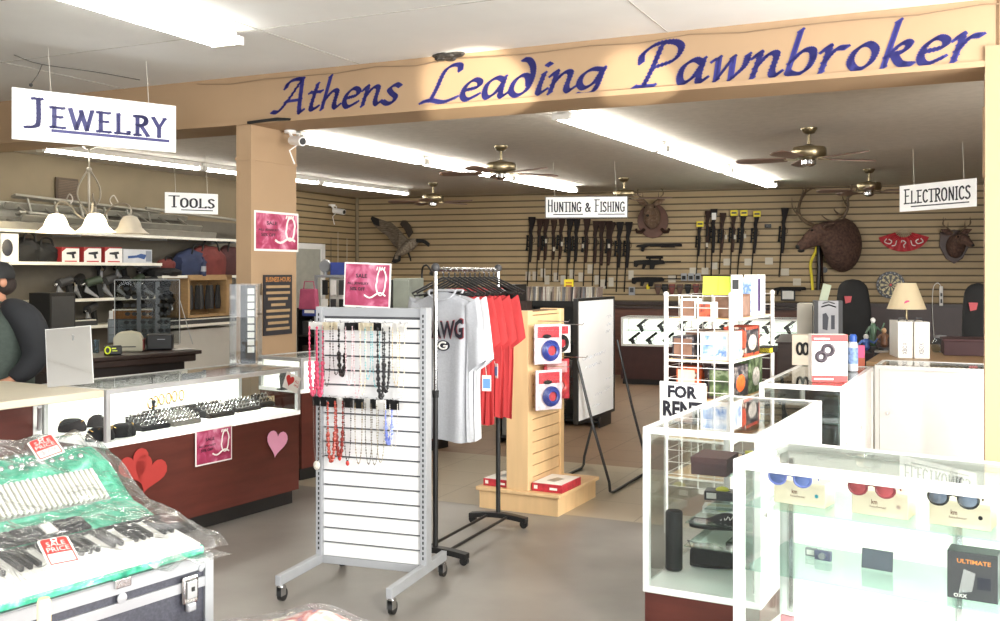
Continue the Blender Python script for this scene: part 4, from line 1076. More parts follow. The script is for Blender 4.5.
# ================================================================= whiteboard on black tubular easel
wb0 = V(.57,7.46,0); wd_ = V(.438,.899,0); rzw = math.atan2(.899,.438)
wbt = T('whiteboard_easel','white dry erase board on a black tubular folding easel','whiteboard', wb0, rzw)
bw, zb0, zb1 = .785, .525, 1.42
MB().box(0,bw,-.012,.012,zb0,zb1).build('board', M('board_white','f6f6f6',.45,var=.0), wbt)
fr = MB(); e = .022
fr.box(-.02,e-.02,-.018,.018,zb0-.02,zb1+.02).box(bw,bw+e,-.018,.018,zb0-.02,zb1+.02).box(0,bw,-.018,.018,zb1,zb1+e).box(0,bw,-.018,.018,zb0-e,zb0)
fr.build('frame', m_black, wbt, bevel=.002)
def U(dy, z1, z2, y_top, name):
    y0 = dy
    pts = [(-.03,y_top,z1),( -.03,y0*.5+y_top*.5,(z1+.02)/2),(-.03,y0,.10),(-.015,y0+.0,.035),(.04,y0,.014),(.40,y0,.014),(.80,y0,.014),(.845,y0,.035),(.86,y0,.10),(.86,y0*.5+y_top*.5,(z2+.02)/2),(.86,y_top,z2)]
    MB().tube(pts,.011,8).build(name, m_black, wbt, smooth=True)
U(-.27,.98,1.08,-.02,'front_leg_loop'); U(.27,.98,1.08,.03,'rear_leg_loop')
sk = MB(); rnd = random.Random(5)
for r,(x0,x1,z) in enumerate(((.62,.74,1.28),(.62,.74,1.22),(.60,.70,1.16),(.08,.60,.98),(.14,.52,.91),(.60,.74,.78),(.58,.70,.70),(.36,.52,.68),(.30,.50,.60))):
    pts = []; x = x0
    while x < x1: pts.append((x,-.0135,z+.05*(x-x0)+rnd.uniform(-.014,.014))); x += .009
    sk.tube(pts,.0011,4)
sk.build('faint_writing', M('marker_grey','b9bcc4',.6), wbt)

# ================================================================= white grid rack with FOR RENT sign
gr0 = V(1.046,6.3,0); dg = V(.866,-.5,0); gw = .417; gd = .95
gt = T('grid_rack','white wire grid rack with wooden shelves full of boxes','shelf rack', gr0, math.atan2(-.5,.866))
ZT = 1.50; m_wire = M('white_wire','eceae6',.4,var=.02)
for x in (0,gw):
    for y in (0,gd): MB().cyl((x,y,0),(x,y,ZT),.014,n=10).ball((x,y,ZT),.018,n=8,k=6).build('corner_post', m_wire, gt, smooth=True)
def gridpanel(name, f):
    b = MB()
    for k in range(5): b.tube([f(k/4,.30),f(k/4,ZT-.01)],.0035,5)
    for k in range(17): b.tube([f(0,.30+.0745*k),f(1,.30+.0745*k)],.0024,5)
    return b.build(name, m_wire, gt)
gridpanel('front_grid', lambda u,z: (u*gw,-.0,z)); gridpanel('back_grid', lambda u,z: (u*gw,gd,z)); gridpanel('left_grid', lambda u,z: (0,u*gd,z))
shz = [1.352,1.095,.845,.60,.36]
for z in shz:
    MB().box(.01,gw-.005,.01,gd-.01,z-.018,z).build('wood_shelf', m_wood, gt)
    MB().tube([(gw,0,z-.01),(gw,gd,z-.01)],.007,6).build('shelf_rail', m_wire, gt)
    MB().tube([(0,0,z-.01),(gw,0,z-.01)],.007,6).build('front_rail', m_wire, gt)
t = T('for_rent_sign','white FOR RENT sign with black capitals fixed to the grid rack','sign', W2(gt,-.02,-.025,0), gt.rotation_euler.z)
tlw = L2(gt, PL(661,381,gr0,90+30)) if False else None
z1 = P(661,381,6.29).z; z0 = P(661,421,6.29).z
MB().box(-.01,.29,-.008,0,z0,z1).build('board', m_sign, t, bevel=.002)
MB().box(-.004,.284,-.0095,-.008,z0+.006,z0+.012).box(-.004,.284,-.0095,-.008,z1-.012,z1-.006).build('border_line', m_grey, t)
b = MB(); text('FOR',.045,.235,z1-.10,z1-.02,-.0105,.045,b); text('RENT',.012,.268,z1-.215,z1-.118,-.0105,.045,b); b.build('lettering', m_ink, t)
def rbox(x, y, z, w, d, h, label, base, front=None, side=None, rz=0, blob=None, cat='box', name='boxed_item'):
    t = T(name, label, cat, W2(gt,x,y,z), gt.rotation_euler.z+rz)
    MB().box(0,w,0,d,0,h).build('carton', base, t, bevel=.002)
    if front: MB().box(w*.08,w*.92,-.0012,0,h*.1,h*.9).build('front_print', front, t)
    if side: MB().box(w,w+.0012,d*.08,d*.92,h*.1,h*.9).build('side_print', side, t)
    if blob:
        MB().ball((w+.001,d*.5,h*.45),.001,d*.3,h*.28,12,8).build('picture', blob, t, smooth=True)
    return t
c_or = ramp_mat('orange_print',[(.35,'d9602a'),(.5,'b8502a'),(.6,'2c2a2a'),(.72,'e8dccb')],18,detail=3); c_gr = ramp_mat('green_print',[(.35,'2e3a28'),(.5,'4b6238'),(.62,'8b9a78'),(.72,'1c1e1a')],16,detail=3); c_bl = ramp_mat('blue_print2',[(.35,'e8eaee'),(.5,'b4c6e0'),(.6,'5c86c4'),(.72,'dfe4ea')],14,detail=3); c_rd2 = ramp_mat('red_print2',[(.35,'b43a26'),(.5,'d0563a'),(.6,'2a2424'),(.72,'e9d8c8')],14,detail=3)
c_pur = M('purple_print','4c3a66',.5); c_brn = M('brown_print','7a5a48',.5,var=.2,scale=14); c_dk = ramp_mat('dark_print',[(.4,'232126'),(.55,'3b373c'),(.65,'8d8580'),(.75,'1b1a1d')],22,detail=3)
Z0 = ZT+.01
rbox(gw-.21,-.00,shz[0]+.001,.09,.12,.10,'white and red box on the top shelf of the grid rack, nearest',m_paper,c_rd2,m_paper)
rbox(gw-.33,.02,shz[0]+.001,.10,.12,.12,'white box with faint pictures on the top shelf behind the wire grid',m_paper,c_brn,None)
rbox(gw-.16,.15,shz[0]+.001,.15,.30,.145,'brown box with a grey picture on the top shelf of the grid rack',c_brn,None,M('grey_picture','8a6f62',.5,var=.3,scale=14),)
t = rbox(gw-.10,.50,shz[0]+.001,.09,.10,.25,'tall white and blue box standing on the top shelf',m_paper,c_bl,c_bl)
rbox(gw-.10,.62,shz[0]+.001,.09,.07,.27,'tall white box with a purple panel on the top shelf',m_paper,c_pur,c_pur)
rbox(gw-.10,.71,shz[0]+.001,.09,.10,.27,'tall white box at the far end of the top shelf',m_paper,m_paper,M('pale_print','cfd6e4',.5))
rbox(gw-.12,.40,shz[0]+.165,.10,.12,.04,'flat white box lying over the brown one',m_paper) if False else None
t = T('yellow_folder','yellow green folder propped on top of the grid rack','folder', W2(gt,.20,.09,ZT-.145), gt.rotation_euler.z)
MB(Matrix.Rotation(R(-8),4,'X')).box(.0,.20,0,.006,.145,.26).build('cover', M('lime_paper','c6d84a',.6,var=.03), t, bevel=.001); MB(Matrix.Rotation(R(-8),4,'X')).box(.098,.102,-.001,0,.145,.26).build('fold_line', M('lime_dark','b9c93c',.6), t)
t = T('white_blue_box','white box with small dark print beside the yellow folder','box', W2(gt,.385,.10,shz[0]+.001), gt.rotation_euler.z); MB().box(0,.06,0,.05,0,.27).build('carton', m_paper, t, bevel=.002); MB().box(.01,.05,-.001,0,.18,.24).build('dark_print', m_dgrey, t)
rbox(gw-.20,.02,shz[1]+.001,.18,.28,.17,'white and pale blue box on the second shelf',m_paper,c_bl,c_bl)
rbox(gw-.15,.33,shz[1]+.001,.14,.34,.19,'red and black toy box on the second shelf',c_rd2,c_rd2,c_dk,blob=M('pale_blob','cfc8c0',.5,var=.4,scale=40))
t = rbox(gw-.05,.70,shz[1]+.001,.10,.20,.04,'black and yellow tool lying at the far end of the second shelf',m_blackm,None,None); MB().box(.0,.101,.0,.07,.005,.035).build('yellow_grip', m_yel, t)
rbox(.03,.03,shz[1]+.001,.14,.20,.14,'dark boxed item behind the wire grid on the second shelf',c_dk,c_brn,None)
rbox(gw-.18,.10,shz[2]+.001,.16,.34,.20,'dark box with an orange vehicle picture on the third shelf',c_dk,c_gr,c_dk,blob=M('vivid_orange','e8622a',.5,var=.3,scale=30))
rbox(gw-.15,.47,shz[2]+.001,.13,.30,.23,'green box with pale picture on the third shelf',c_gr,None,c_gr,blob=M('pale_blob','cfc8c0',.5,var=.4,scale=40))
rbox(.05,.05,shz[2]+.001,.13,.16,.20,'orange striped box behind the wire grid on the third shelf',c_or,M('orange_stripe','e9c9b0',.5),None)
rbox(.02,.30,shz[1]+.001,.15,.30,.16,'dark brown box deep behind the grid on the second shelf',c_brn)
rbox(.06,.10,shz[3]+.001,.20,.3,.18,'grey box low behind the for rent sign',m_grey,m_paper)
rbox(gw-.16,.50,shz[3]+.001,.14,.3,.18,'dark box low at the far end of the grid rack',c_dk,c_brn)
# ================================================================= back wall: rifles and price cards
m_gun = M('gun_black','121111',.6,var=.3,scale=20,spec=.2); m_stock = M('walnut_stock','2c1a12',.6,var=.25,scale=10,spec=.2); m_stockd = M('dark_stock','171110',.6,spec=.2)
def rifle(name, label, style=0, group=None):
    """hangs muzzle down: butt at the top (z=0), along -z, profile seen from -y"""
    t = T(name, label, 'rifle', group=group)
    sm = m_stock if style in (0,2) else m_stockd
    L = 1.13
    MB().prism([(-.055,0),(.055,.005),(.052,-.06),(.022,-.22),(.018,-.27),(.034,-.33),(.034,-.55),(.024,-.74),(-.012,-.74),(-.018,-.36),(-.024,-.30),(-.036,-.24),(-.030,-.16)],-.02,.02).build('stock', sm, t, bevel=.006)
    MB().prism([(-.022,-.30),(.010,-.30),(.010,-.50),(-.022,-.50)],-.022,.022).build('receiver', m_gun, t, bevel=.004)
    MB().tube([(-.012,0,-.45),(-.012,0,-L)],.0095,8).build('barrel', m_gun, t, smooth=True)
    MB().tube([(.030,0,-.34),(.055,0,-.35),(.058,0,-.40),(.034,0,-.42)],.004,5).build('trigger_guard', m_gun, t, smooth=True)
    if style in (1,2): MB().cyl((-.052,0,-.30),(-.052,0,-.36),.020,.014,n=10).cyl((-.052,0,-.36),(-.052,0,-.50),.013,n=10).cyl((-.052,0,-.50),(-.052,0,-.56),.014,.022,n=10).box(-.052,-.02,-.006,.006,-.39,-.37).box(-.052,-.02,-.006,.006,-.49,-.47).build('scope', m_gun, t, smooth=True)
    MB().tube([(0,.02,-.03),(0,.05,-.03)],.004,5).build('wall_hook', m_chrome, t)
    return t
protos = {}
def put_rifle(px0, py0, px1, py1, style, label, group, tag_=False, yellow=False):
    a = BW(px0,py0,.055); b = BW(px1,py1,.055)
    dx = L_along(b)-L_along(a); dz = b.z-a.z; ln = math.hypot(dx,dz)
    if style not in protos: o = protos[style] = rifle('hunting_rifle', label, style, group)
    else: o = dup(protos[style])
    o['label'] = label; o['group'] = group
    o.location = a; o.rotation_euler = (0, math.atan2(-dx,-dz) , RZB); s = ln/1.13
    o.scale = (min(1.25,s*1.1),1,s)
    # rotation_euler order XYZ: y first then z
    return o
def L_along(p): return (p-C0).dot(wb)
ord_ = ['first','second','third','fourth','fifth','sixth','seventh','eighth','ninth','tenth','eleventh','twelfth','thirteenth','fourteenth']
rset = [(532,217,528,286,1),(540,219,537,282,0),(546,219,544,282,2),(554,220,552,281,0),(562,219,558,280,2),(570,219,567,287,1),(577,219,574,284,1),(587,219,584,286,2),(596,221,593,286,0),(602,221,600,289,0),(609,221,607,289,0),(612,222,606,286,2),(620,222,617,292,1),(629,222,625,292,1)]
for i,(a,b,c,d,s) in enumerate(rset):
    put_rifle(a,b,c,d,s,'%s long gun from the left in the row under the hunting sign'%ord_[i],'left row of rifles')
rset2 = [(700,222,697,274,1),(708,211,706,268,0),(714,209,712,276,1),(723,213,720,274,2),(734,211,731,274,2),(744,211,738,276,1),(757,211,752,276,1)]
for i,(a,b,c,d,s) in enumerate(rset2):
    put_rifle(a,b,c,d,s,'%s long gun from the left in the group with yellow tags'%ord_[i],'right group of rifles')
put_rifle(785,208,780,277,1,'single rifle hanging alone between the tagged group and the elk head','right group of rifles')['group'] = 'lone rifle'
# horizontal long guns
def hgun(px0, py, px1, style, label):
    a = BW(px0,py,.05); b = BW(px1,py,.05); ln = (b-a).xy.length
    t = T('wall_shotgun', label, 'gun', a, RZB)
    s = ln
    if style == 0:
        MB().prism([(0,-.035),(.02,.0),(s*.22,.02),(s*.95,.02),(s,.01),(s,-.02),(s*.30,-.02),(s*.2,-.045),(s*.16,-.11),(s*.11,-.10),(s*.12,-.04)],-.02,.02).build('body', m_gun, t, bevel=.005); MB().tube([(s*.3,0,-.02),(s,0,-.02)],.012,6).build('magazine_tube', m_gun, t)
        MB().prism([(s*.55,-.045),(s*.85,-.045),(s*.85,-.005),(s*.55,-.005)],-.025,.025).build('pump_grip', m_stockd, t, bevel=.004)
    else:
        MB().prism([(0,-.075),(0,.02),(s*.10,.03),(s*.30,.035),(s*.62,.03),(s*.66,.0),(s*.66,-.03),(s*.45,-.05),(s*.42,-.12),(s*.34,-.12),(s*.34,-.05),(s*.26,-.05),(s*.22,-.12),(s*.17,-.11),(s*.19,-.04),(s*.1,-.045),(s*.06,-.085)],-.022,.022).build('body', m_gun, t, bevel=.004)
        MB().tube([(s*.6,0,.005),(s,0,.005)],.01,8).build('barrel', m_gun, t)
        if style == 1: MB().cyl((s*.26,0,.075),(s*.62,0,.075),.022,n=10).box(s*.32,s*.36,-.006,.006,.03,.06).box(s*.54,s*.58,-.006,.006,.03,.06).build('scope', m_gun, t, smooth=True)
        else: MB().box(s*.9,s*.92,-.005,.005,0,.06).build('front_sight', m_gun, t)
    return t
hgun(636,245,682,0,'short pump shotgun mounted level, upper of the three left of the grid rack')
hgun(634,262,681,1,'black rifle with scope mounted level, middle of the three horizontal guns')
hgun(632,279,681,2,'black carbine with front sight mounted level, lowest of the three horizontal guns')
hgun(773,288,806,0,'long gun lying level on the wall above the framed notice')
# price cards
def wcard(px, py, w, h, mat, label, group, name='price_card', first={}):
    p = BW(px,py,.012)
    k = (name, w, h, mat.name)
    if k not in first:
        o = MB().box(-w/2,w/2,-.003,0,-h/2,h/2).build(name, mat); first[k] = o; tag(o, label, 'card', group, p, RZB)
    else:
        o = first[k].copy(); COL.objects.link(o); tag(o, label, 'card', group, p, RZB)
    return o
m_pc = M('price_card_grey','bdb6a6',.6,var=.05)
for px,py in ((528,276),(535,276),(543,273),(547,280),(556,277),(563,280),(572,274),(581,277),(590,269),(597,280),(603,284),(611,282),(631,275)):
    wcard(px,py,.085,.15,m_pc,'small pale price card hanging below the left row of rifles','price cards under the left rifles')
for px,py in ((693,271),(705,271),(714,266),(727,262),(748,262)):
    wcard(px,py,.11,.11,m_pc,'pale price card pinned below the right group of rifles','price cards under the right rifles')
for px,py in ((769,261),(785,272),(797,282),(672,279)):
    wcard(px,py,.12,.11,m_pc,'loose price card pinned on bare slat boards by a level or lone gun','price cards beside lone guns')
for i,(px,py) in enumerate(((700,224),(734,213),(744,213),(757,214))):
    p = BW(px,py,.09); o = MB().box(-.055,.055,-.004,0,-.045,.045).build('yellow_tag', m_yel); tag(o,'yellow tag across the butt of the %s tagged rifle from the left'%ord_[i],'tag','yellow rifle tags',p,RZB); MB().box(-.04,.04,-.0055,-.004,-.012,.015).build('print_line', m_dgrey, o)
p = BW(714,216,.09); o = MB().box(-.035,.035,-.004,0,-.06,.05).build('white_tag', m_paper); tag(o,'white tag on the tallest rifle butt of the right group','tag',None,p,RZB)
for i,(px,py) in enumerate(((554,249),(562,244),(546,241),(583,246),(609,246),(707,245),(726,237),(735,237),(745,236))):
    p = BW(px,py,.085); o = MB().box(-.018,.018,-.003,0,-.035,.035).build('hang_tag', m_pc); tag(o,'tiny pale hang tag tied to a rifle on the back wall','tag','hang tags on rifles',p,RZB)
# framed notice, small wall gadgets
p = BW(788,295,.03); t = T('framed_notice','black framed white notice on the back wall left of the silver box','picture frame', p, RZB); MB().box(-.11,.11,-.015,0,-.09,.09).build('frame', m_black, t, bevel=.003); MB().box(-.085,.085,-.017,-.015,-.065,.065).build('notice', m_paper, t)
p = BW(632,291,.03); t = T('wall_gadget','small grey boxed gadget hanging left of the low holsters','gadget', p, RZB); MB().box(-.05,.05,-.03,0,-.07,.07).build('pack', m_grey, t, bevel=.004); MB().box(-.03,.03,-.032,-.03,-.02,.05).build('window', m_dgrey, t)
p = BW(648,287,.03); t = MB().lathe([(0,-.04),(.025,-.035),(.035,0),(.025,.03),(.008,.05)],n=12).build('yellow_charm', m_yel, smooth=True); tag(t,'small yellow round item hanging under the carbine','charm',None,p,RZB)
hol = M('holster_brown','54382a',.6,var=.2)
for i,px in enumerate((658,665,672,680,688,696,703)):
    p = BW(px,289,.04); t = T('holster', 'leather holster in the low row left of the yellow folder', 'holster', p, RZB, 'low row of holsters'); MB().prism([(-.05,.08),(.05,.08),(.045,0),(.02,-.09),(-.02,-.09),(-.045,0)],-.02,.02).build('pouch', [hol,m_blackm,M('holster_red','6d2f28',.6)][i%3], t, bevel=.006); MB().box(-.04,.04,-.024,-.02,.03,.045).build('strap', m_dgrey, t)
for i,px in enumerate((684,691,698)):
    p = BW(px,277,.04); t = T('wall_pack','small hanging pack above the holsters on the back wall','pack', p, RZB,'hanging packs above the holsters'); MB().box(-.045,.045,-.02,0,-.06,.06).build('card', m_grey, t, bevel=.003); MB().box(-.03,.03,-.03,-.02,-.04,.02).build('item', m_blackm, t, bevel=.003)
# small camera on wall
p = BW(768,226,.06); t = T('wall_bracket','small black bracket on the back wall beside the lone rifle','bracket', p, RZB); MB().box(-.05,.05,-.04,.03,-.03,.03).cyl((-.03,-.04,0),(-.03,-.09,0),.02).build('bracket_body', m_black, t, bevel=.004)

# ================================================================= taxidermy
m_fur = ramp_mat('elk_fur',[(.3,'3f2c25'),(.55,'5a4238'),(.8,'6f5649')],scale=26,rough=.95,detail=6,bump=.6)
m_furd = ramp_mat('deer_fur',[(.3,'5c4636'),(.6,'7a6350'),(.8,'94806c')],scale=26,rough=.95,bump=.5)
m_antler = M('antler','5c4a36',.5,var=.3,scale=20)
m_eye = M('dark_eye','0c0a09',.1)
def skinmesh(name, chains, mat, parent, sub=2):
    """chains: list of lists of (x,y,z,r); consecutive points joined; a chain may start from an index of the first"""
    vs = []; es = []; rs = []
    for ch in chains:
        prev = None
        for p in ch:
            if isinstance(p, int): prev = p; continue
            vs.append(p[:3]); rs.append(p[3]); k = len(vs)-1
            if prev is not None: es.append((prev,k))
            prev = k
    me = bpy.data.meshes.new(name); me.from_pydata(vs, es, []); me.update()
    o = bpy.data.objects.new(name, me); COL.objects.link(o); me.materials.append(mat)
    md = o.modifiers.new('skin','SKIN'); md.use_smooth_shade = True
    sv = me.skin_vertices[0].data if me.skin_vertices else None
    if sv is None:
        bpy.context.view_layer.objects.active = o; 
        me.skin_vertices  # created by the modifier on evaluation
    for i, r in enumerate(rs):
        rr = r if isinstance(r, tuple) else (r, r)
        me.skin_vertices[0].data[i].radius = rr
    me.skin_vertices[0].data[0].use_root = True
    s = o.modifiers.new('sub','SUBSURF'); s.levels = sub; s.render_levels = sub
    if parent: o.parent = parent
    return o
def loftpath(mb, secs, n=18):
    """secs: (centre, ry/width, rz/height, tangent) ellipse sections"""
    rings = []
    for c, a, b, tdir in secs:
        c = Vector(c); tdir = Vector(tdir).normalized(); up = Vector((0,0,1)); s = tdir.cross(up)
        if s.length < .1: s = Vector((0,1,0))
        s.normalize(); u = s.cross(tdir)
        rings.append([c+s*(a*math.cos(2*math.pi*i/n))+u*(b*math.sin(2*math.pi*i/n)) for i in range(n)])
    return mb.loft(rings)
EK = .88
def elk(px, py):
    t = T('elk_head_mount','large shoulder mounted elk head with wide antlers on the back wall','mounted animal head', BW(px,py,.02), RZB)
    # local: x along wall (right), -y out of the wall, head turned to the left
    b = MB()
    loftpath(b, [((.10,-.02,.02),.34,.50,(0,-1,0)),((.08,-.16,.03),.34,.49,(-.25,-1,.1)),((-.02,-.34,.08),.27,.38,(-.6,-1,.35)),((-.16,-.46,.18),.19,.27,(-.9,-.7,.25)),
                 ((-.28,-.53,.21),.15,.20,(-1,-.5,-.1)),((-.38,-.58,.17),.13,.175,(-1,-.4,-.4)),((-.47,-.62,.10),.105,.135,(-1,-.4,-.6)),((-.55,-.65,.04),.085,.10,(-1,-.35,-.6)),((-.62,-.68,-.01),.075,.085,(-1,-.3,-.5)),((-.66,-.69,-.03),.05,.055,(-1,-.3,-.4))],22)
    b.m = Matrix.Identity(4); b.v = [Vector((p.x*EK+.06, p.y*EK, p.z*EK-.06)) for p in b.v]
    body = b.build('head_and_neck', m_fur, t, smooth=True, sub=1)
    KM = Matrix.Translation((.06,0,-.06))@Matrix.Diagonal((EK,EK,EK,1))
    MB(KM).ball((-.645,-.69,-.01),.05,.06,.045,10,8).ball((-.60,-.69,-.08),.06,.04,.03,10,8).build('muzzle', m_blackm, t, smooth=True)
    for s in (-1,1):
        MB(KM).ball((-.40-.02*s,-.585-.10*s,.27),.022,.016,.02,10,8).build('eye', m_eye, t, smooth=True)
        e = MB(KM); bx, by = -.24, -.50
        loftpath(e, [((bx,by-.12*s,.30),.02,.02,(.5,-s,.3)),((bx+.07,by-.22*s,.35),.055,.025,(.5,-s,.3)),((bx+.14,by-.30*s,.37),.045,.02,(.5,-s,.2)),((bx+.19,by-.36*s,.37),.008,.008,(.5,-s,.2))],10)
        e.build('ear', m_fur, t, smooth=True)
    # antlers placed from the photo: x offsets (px right, px up) at wall scale
    k = .0163
    def A(dx, dy, y): return (dx*k, y*.8, dy*k)
    oy = 0
    L1 = [A(-12,14,-.46),A(-20,17,-.50),A(-28,22,-.50),A(-31,30,-.48),A(-29,40,-.46),A(-25,47,-.44),A(-24,52,-.44)]
    r1 = [.030,.028,.026,.024,.021,.017,.008]
    R1 = [A(-6,16,-.36),A(2,19,-.24),A(9,24,-.20),A(13,33,-.20),A(13,42,-.22),A(16,50,-.24),A(17,60,-.26)]
    for pts, tines in ((L1,[((-20,17),(-31,26),(-34,34)),((-28,22),(-36,32),(-37,42)),((-25,47),(-19,50),(-16,49)),((-29,40),(-27,48),(-28,50))]),
                       (R1,[((2,19),(-6,22),(-12,27)),((13,42),(20,48),(21,54)),((13,33),(9,40),(8,44)),((9,24),(2,29),(0,33))])):
        m = MB(); yy = -.48 if pts is L1 else -.22
        m.tube([Vector(p) for p in catmull3(pts)], [ .034-.020*(i/ (len(catmull3(pts))-1)) for i in range(len(catmull3(pts)))],8)
        for q in tines:
            pp = [A(q[0][0],q[0][1],yy),A(q[1][0],q[1][1],yy-.05),A(q[2][0],q[2][1],yy-.10)]
            cc = catmull3(pp); m.tube(cc,[.018-.015*(i/(len(cc)-1)) for i in range(len(cc))],7)
        m.build('antler', m_antler, t, smooth=True)
    return t
def catmull3(pts, n=5):
    p = [Vector(a) for a in pts]; out = []
    for i in range(len(p)-1):
        p0 = p[i-1] if i else p[0]*2-p[1]; p3 = p[i+2] if i+2 < len(p) else p[-1]*2-p[-2]
        for k in range(n):
            u = k/n; out.append(.5*((2*p[i])+(p[i+1]-p0)*u+(2*p0-5*p[i]+4*p[i+1]-p3)*u*u+(p[i+3-2]*3-p0-3*p[i+1]+p3 if False else (3*p[i]-p0-3*p[i+1]+p3))*u**3))
    out.append(p[-1]); return out
elk(833,243)
def deer(px, py, label, plaque_mat, s=1.0, tilt=0, face=0, antl=True, shield=False):
    m_furd = m_fur if shield else globals()['m_furd']
    t = T('deer_head_mount', label, 'mounted animal head', BW(px,py,.02), RZB, ry=tilt)
    if shield: poly = [(-.20,.22),(0,.26),(.20,.22),(.22,0),(.12,-.20),(0,-.28),(-.12,-.20),(-.22,0)]
    else: poly = [(.24*math.cos(a*.314)*1.0,.27*math.sin(a*.314)-.06) for a in range(20)]
    MB().prism([(x*s,z*s) for x,z in poly],-.03,0).build('plaque', plaque_mat, t, bevel=.006)
    b = MB(); f = face
    loftpath(b,[((0,-.02,-.02*s),.15*s,.22*s,(0,-1,.1)),((f*.02,-.14,.0),.13*s,.18*s,(f*.1,-1,.3)),((f*.05,-.26,.08*s),.10*s,.12*s,(f*.2,-1,.2)),((f*.08,-.36,.10*s),.08*s,.09*s,(f*.3,-1,-.3)),((f*.13,-.47,.04*s),.055*s,.06*s,(f*.4,-1,-.5)),((f*.17,-.54,0),.038*s,.04*s,(f*.4,-1,-.5)),((f*.18,-.565,-.01),.02*s,.02*s,(f*.4,-1,-.4))],16)
    b.build('head_and_neck', m_furd, t, smooth=True, sub=1)
    MB().ball((f*.18,-.565,-.005),.025*s,.02,.02*s,8,6).build('nose', m_blackm, t, smooth=True)
    for q in (-1,1):
        MB().ball((f*.08+q*.075*s,-.37,.13*s),.014,.014,.014,8,6).build('eye', m_eye, t, smooth=True)
        e = MB(); loftpath(e,[((q*.06*s,-.27,.17*s),.015,.02,(q,0,.4)),((q*.14*s,-.26,.22*s),.02,.045*s,(q,0,.4)),((q*.22*s,-.25,.25*s),.006,.008,(q,0,.3))],8); e.build('ear', m_furd, t, smooth=True)
        if antl:
            m = MB(); pp = catmull3([(q*.04*s,-.27,.19*s),(q*.12*s,-.24,.27*s),(q*.20*s,-.28,.34*s),(q*.17*s,-.38,.42*s)]); m.tube(pp,[.014-.01*i/(len(pp)-1) for i in range(len(pp))],6)
            for k,(dz) in ((5,.10),(9,.12)): p = pp[k]; m.tube([p,p+Vector((0,-.02,dz*.6*s)),p+Vector((0,-.03,dz*s))],[.009,.006,.002],6)
            m.build('antler', m_antler, t, smooth=True)
    return t
deer(653,217,'small deer head mount on round brown plaque beside the hunting sign', M('plaque_brown','5d3a2a',.5,var=.2), 1.05, tilt=0)
deer(954,246,'small deer mount with rough antlers on a shield plaque, far right wall', M('plaque_dark','3f2a22',.5,var=.2), .95, face=1, shield=True)
m1 = T('horn_pair','pair of curled feet under the round deer plaque','hooves', BW(653,231,.05), RZB)
for q in (-1,1): MB().tube([(q*.14,0,.03),(q*.19,-.03,-.02),(q*.25,-.05,-.02),(q*.27,-.05,.04)],[.03,.03,.025,.02],8).build('hoof', m_stock, m1, smooth=True)
# flying goose
def goose(px, py):
    t = T('mounted_goose','mounted flying goose with raised wings and black neck on the back wall','mounted bird', BW(px,py,.25), RZB)
    k = .0175
    m_gb = ramp_mat('goose_body',[(.3,'5e5244'),(.6,'8d8170'),(.8,'aaa08f')],scale=30,rough=.9)
    m_gw = ramp_mat('goose_wing',[(.3,'463b30'),(.55,'6e6252'),(.8,'8e826f')],scale=14,rough=.9,stretch=(1,1,6))
    b = MB(); loftpath(b,[((-13*k,0,-11*k),.02,.02,(1,0,.5)),((-8*k,0,-9*k),.08,.07,(1,0,.6)),((0,0,-3*k),.13,.12,(1,0,.7)),((7*k,0,1*k),.10,.09,(1,0,.4)),((12*k,-.02,3*k),.05,.045,(1,0,.2))],16)
    b.build('body', m_gb, t, smooth=True, sub=1)
    b = MB(); loftpath(b,[((11*k,-.02,3*k),.042,.038,(1,0,.1)),((17*k,-.04,2.6*k),.03,.03,(1,0,-.1)),((21*k,-.05,1.5*k),.03,.033,(1,0,-.4)),((23.5*k,-.05,-.5*k),.034,.036,(.6,0,-1)),((24*k,-.05,-2.8*k),.018,.012,(.2,0,-1))],12); b.build('neck_and_head', m_blackm, t, smooth=True)
    def wing(poly, y0, y1, name, mat):
        w = MB(); n = len(poly)
        w.add([(x*k,y0+(y1-y0)*abs(z)/22-.01,z*k) for x,z in poly]+[(x*k,y0+(y1-y0)*abs(z)/22+.01,z*k) for x,z in poly],[tuple(range(n)),tuple(range(2*n-1,n-1,-1))]+[(i,i+n,(i+1)%n+n,(i+1)%n) for i in range(n)])
        return w.build(name, mat, t)
    wing([(-6,-6),(-13,-1),(-17,8),(-24,14),(-27,19),(-27.5,24),(-25,26.5),(-19,24),(-13,22),(-7,20),(-2,14),(4,4)],-.05,-.40,'near_wing',m_gw)
    wing([(-26,19),(-27.5,24),(-25,26.5),(-19,24),(-21,17)],-.07,-.415,'dark_wing_tips',m_blackm)
    wing([(0,6),(-5,14),(-11,20),(-9,24),(-5,24),(0,19),(4,12)],.06,.16,'far_wing',M('goose_dark','3b3128',.9))
    w = MB(); w.prism([(-12*k,-9*k),(-16*k,-18*k),(-12*k,-19*k),(-7*k,-17*k),(-6*k,-10*k)],-.03,.0).build('tail', m_blackm, t)
    MB().prism([(-11.5*k,-9*k),(-12.5*k,-15*k),(-9*k,-15*k),(-8*k,-9*k)],-.045,-.03).build('white_tail_cover', m_gb, t)
    MB().tube([(1*k,0,-8*k),(4*k,-.02,-14*k),(4.5*k,-.02,-17*k)],[.02,.016,.012],6).build('foot', m_blackm, t)
    return t
goose(407,244)

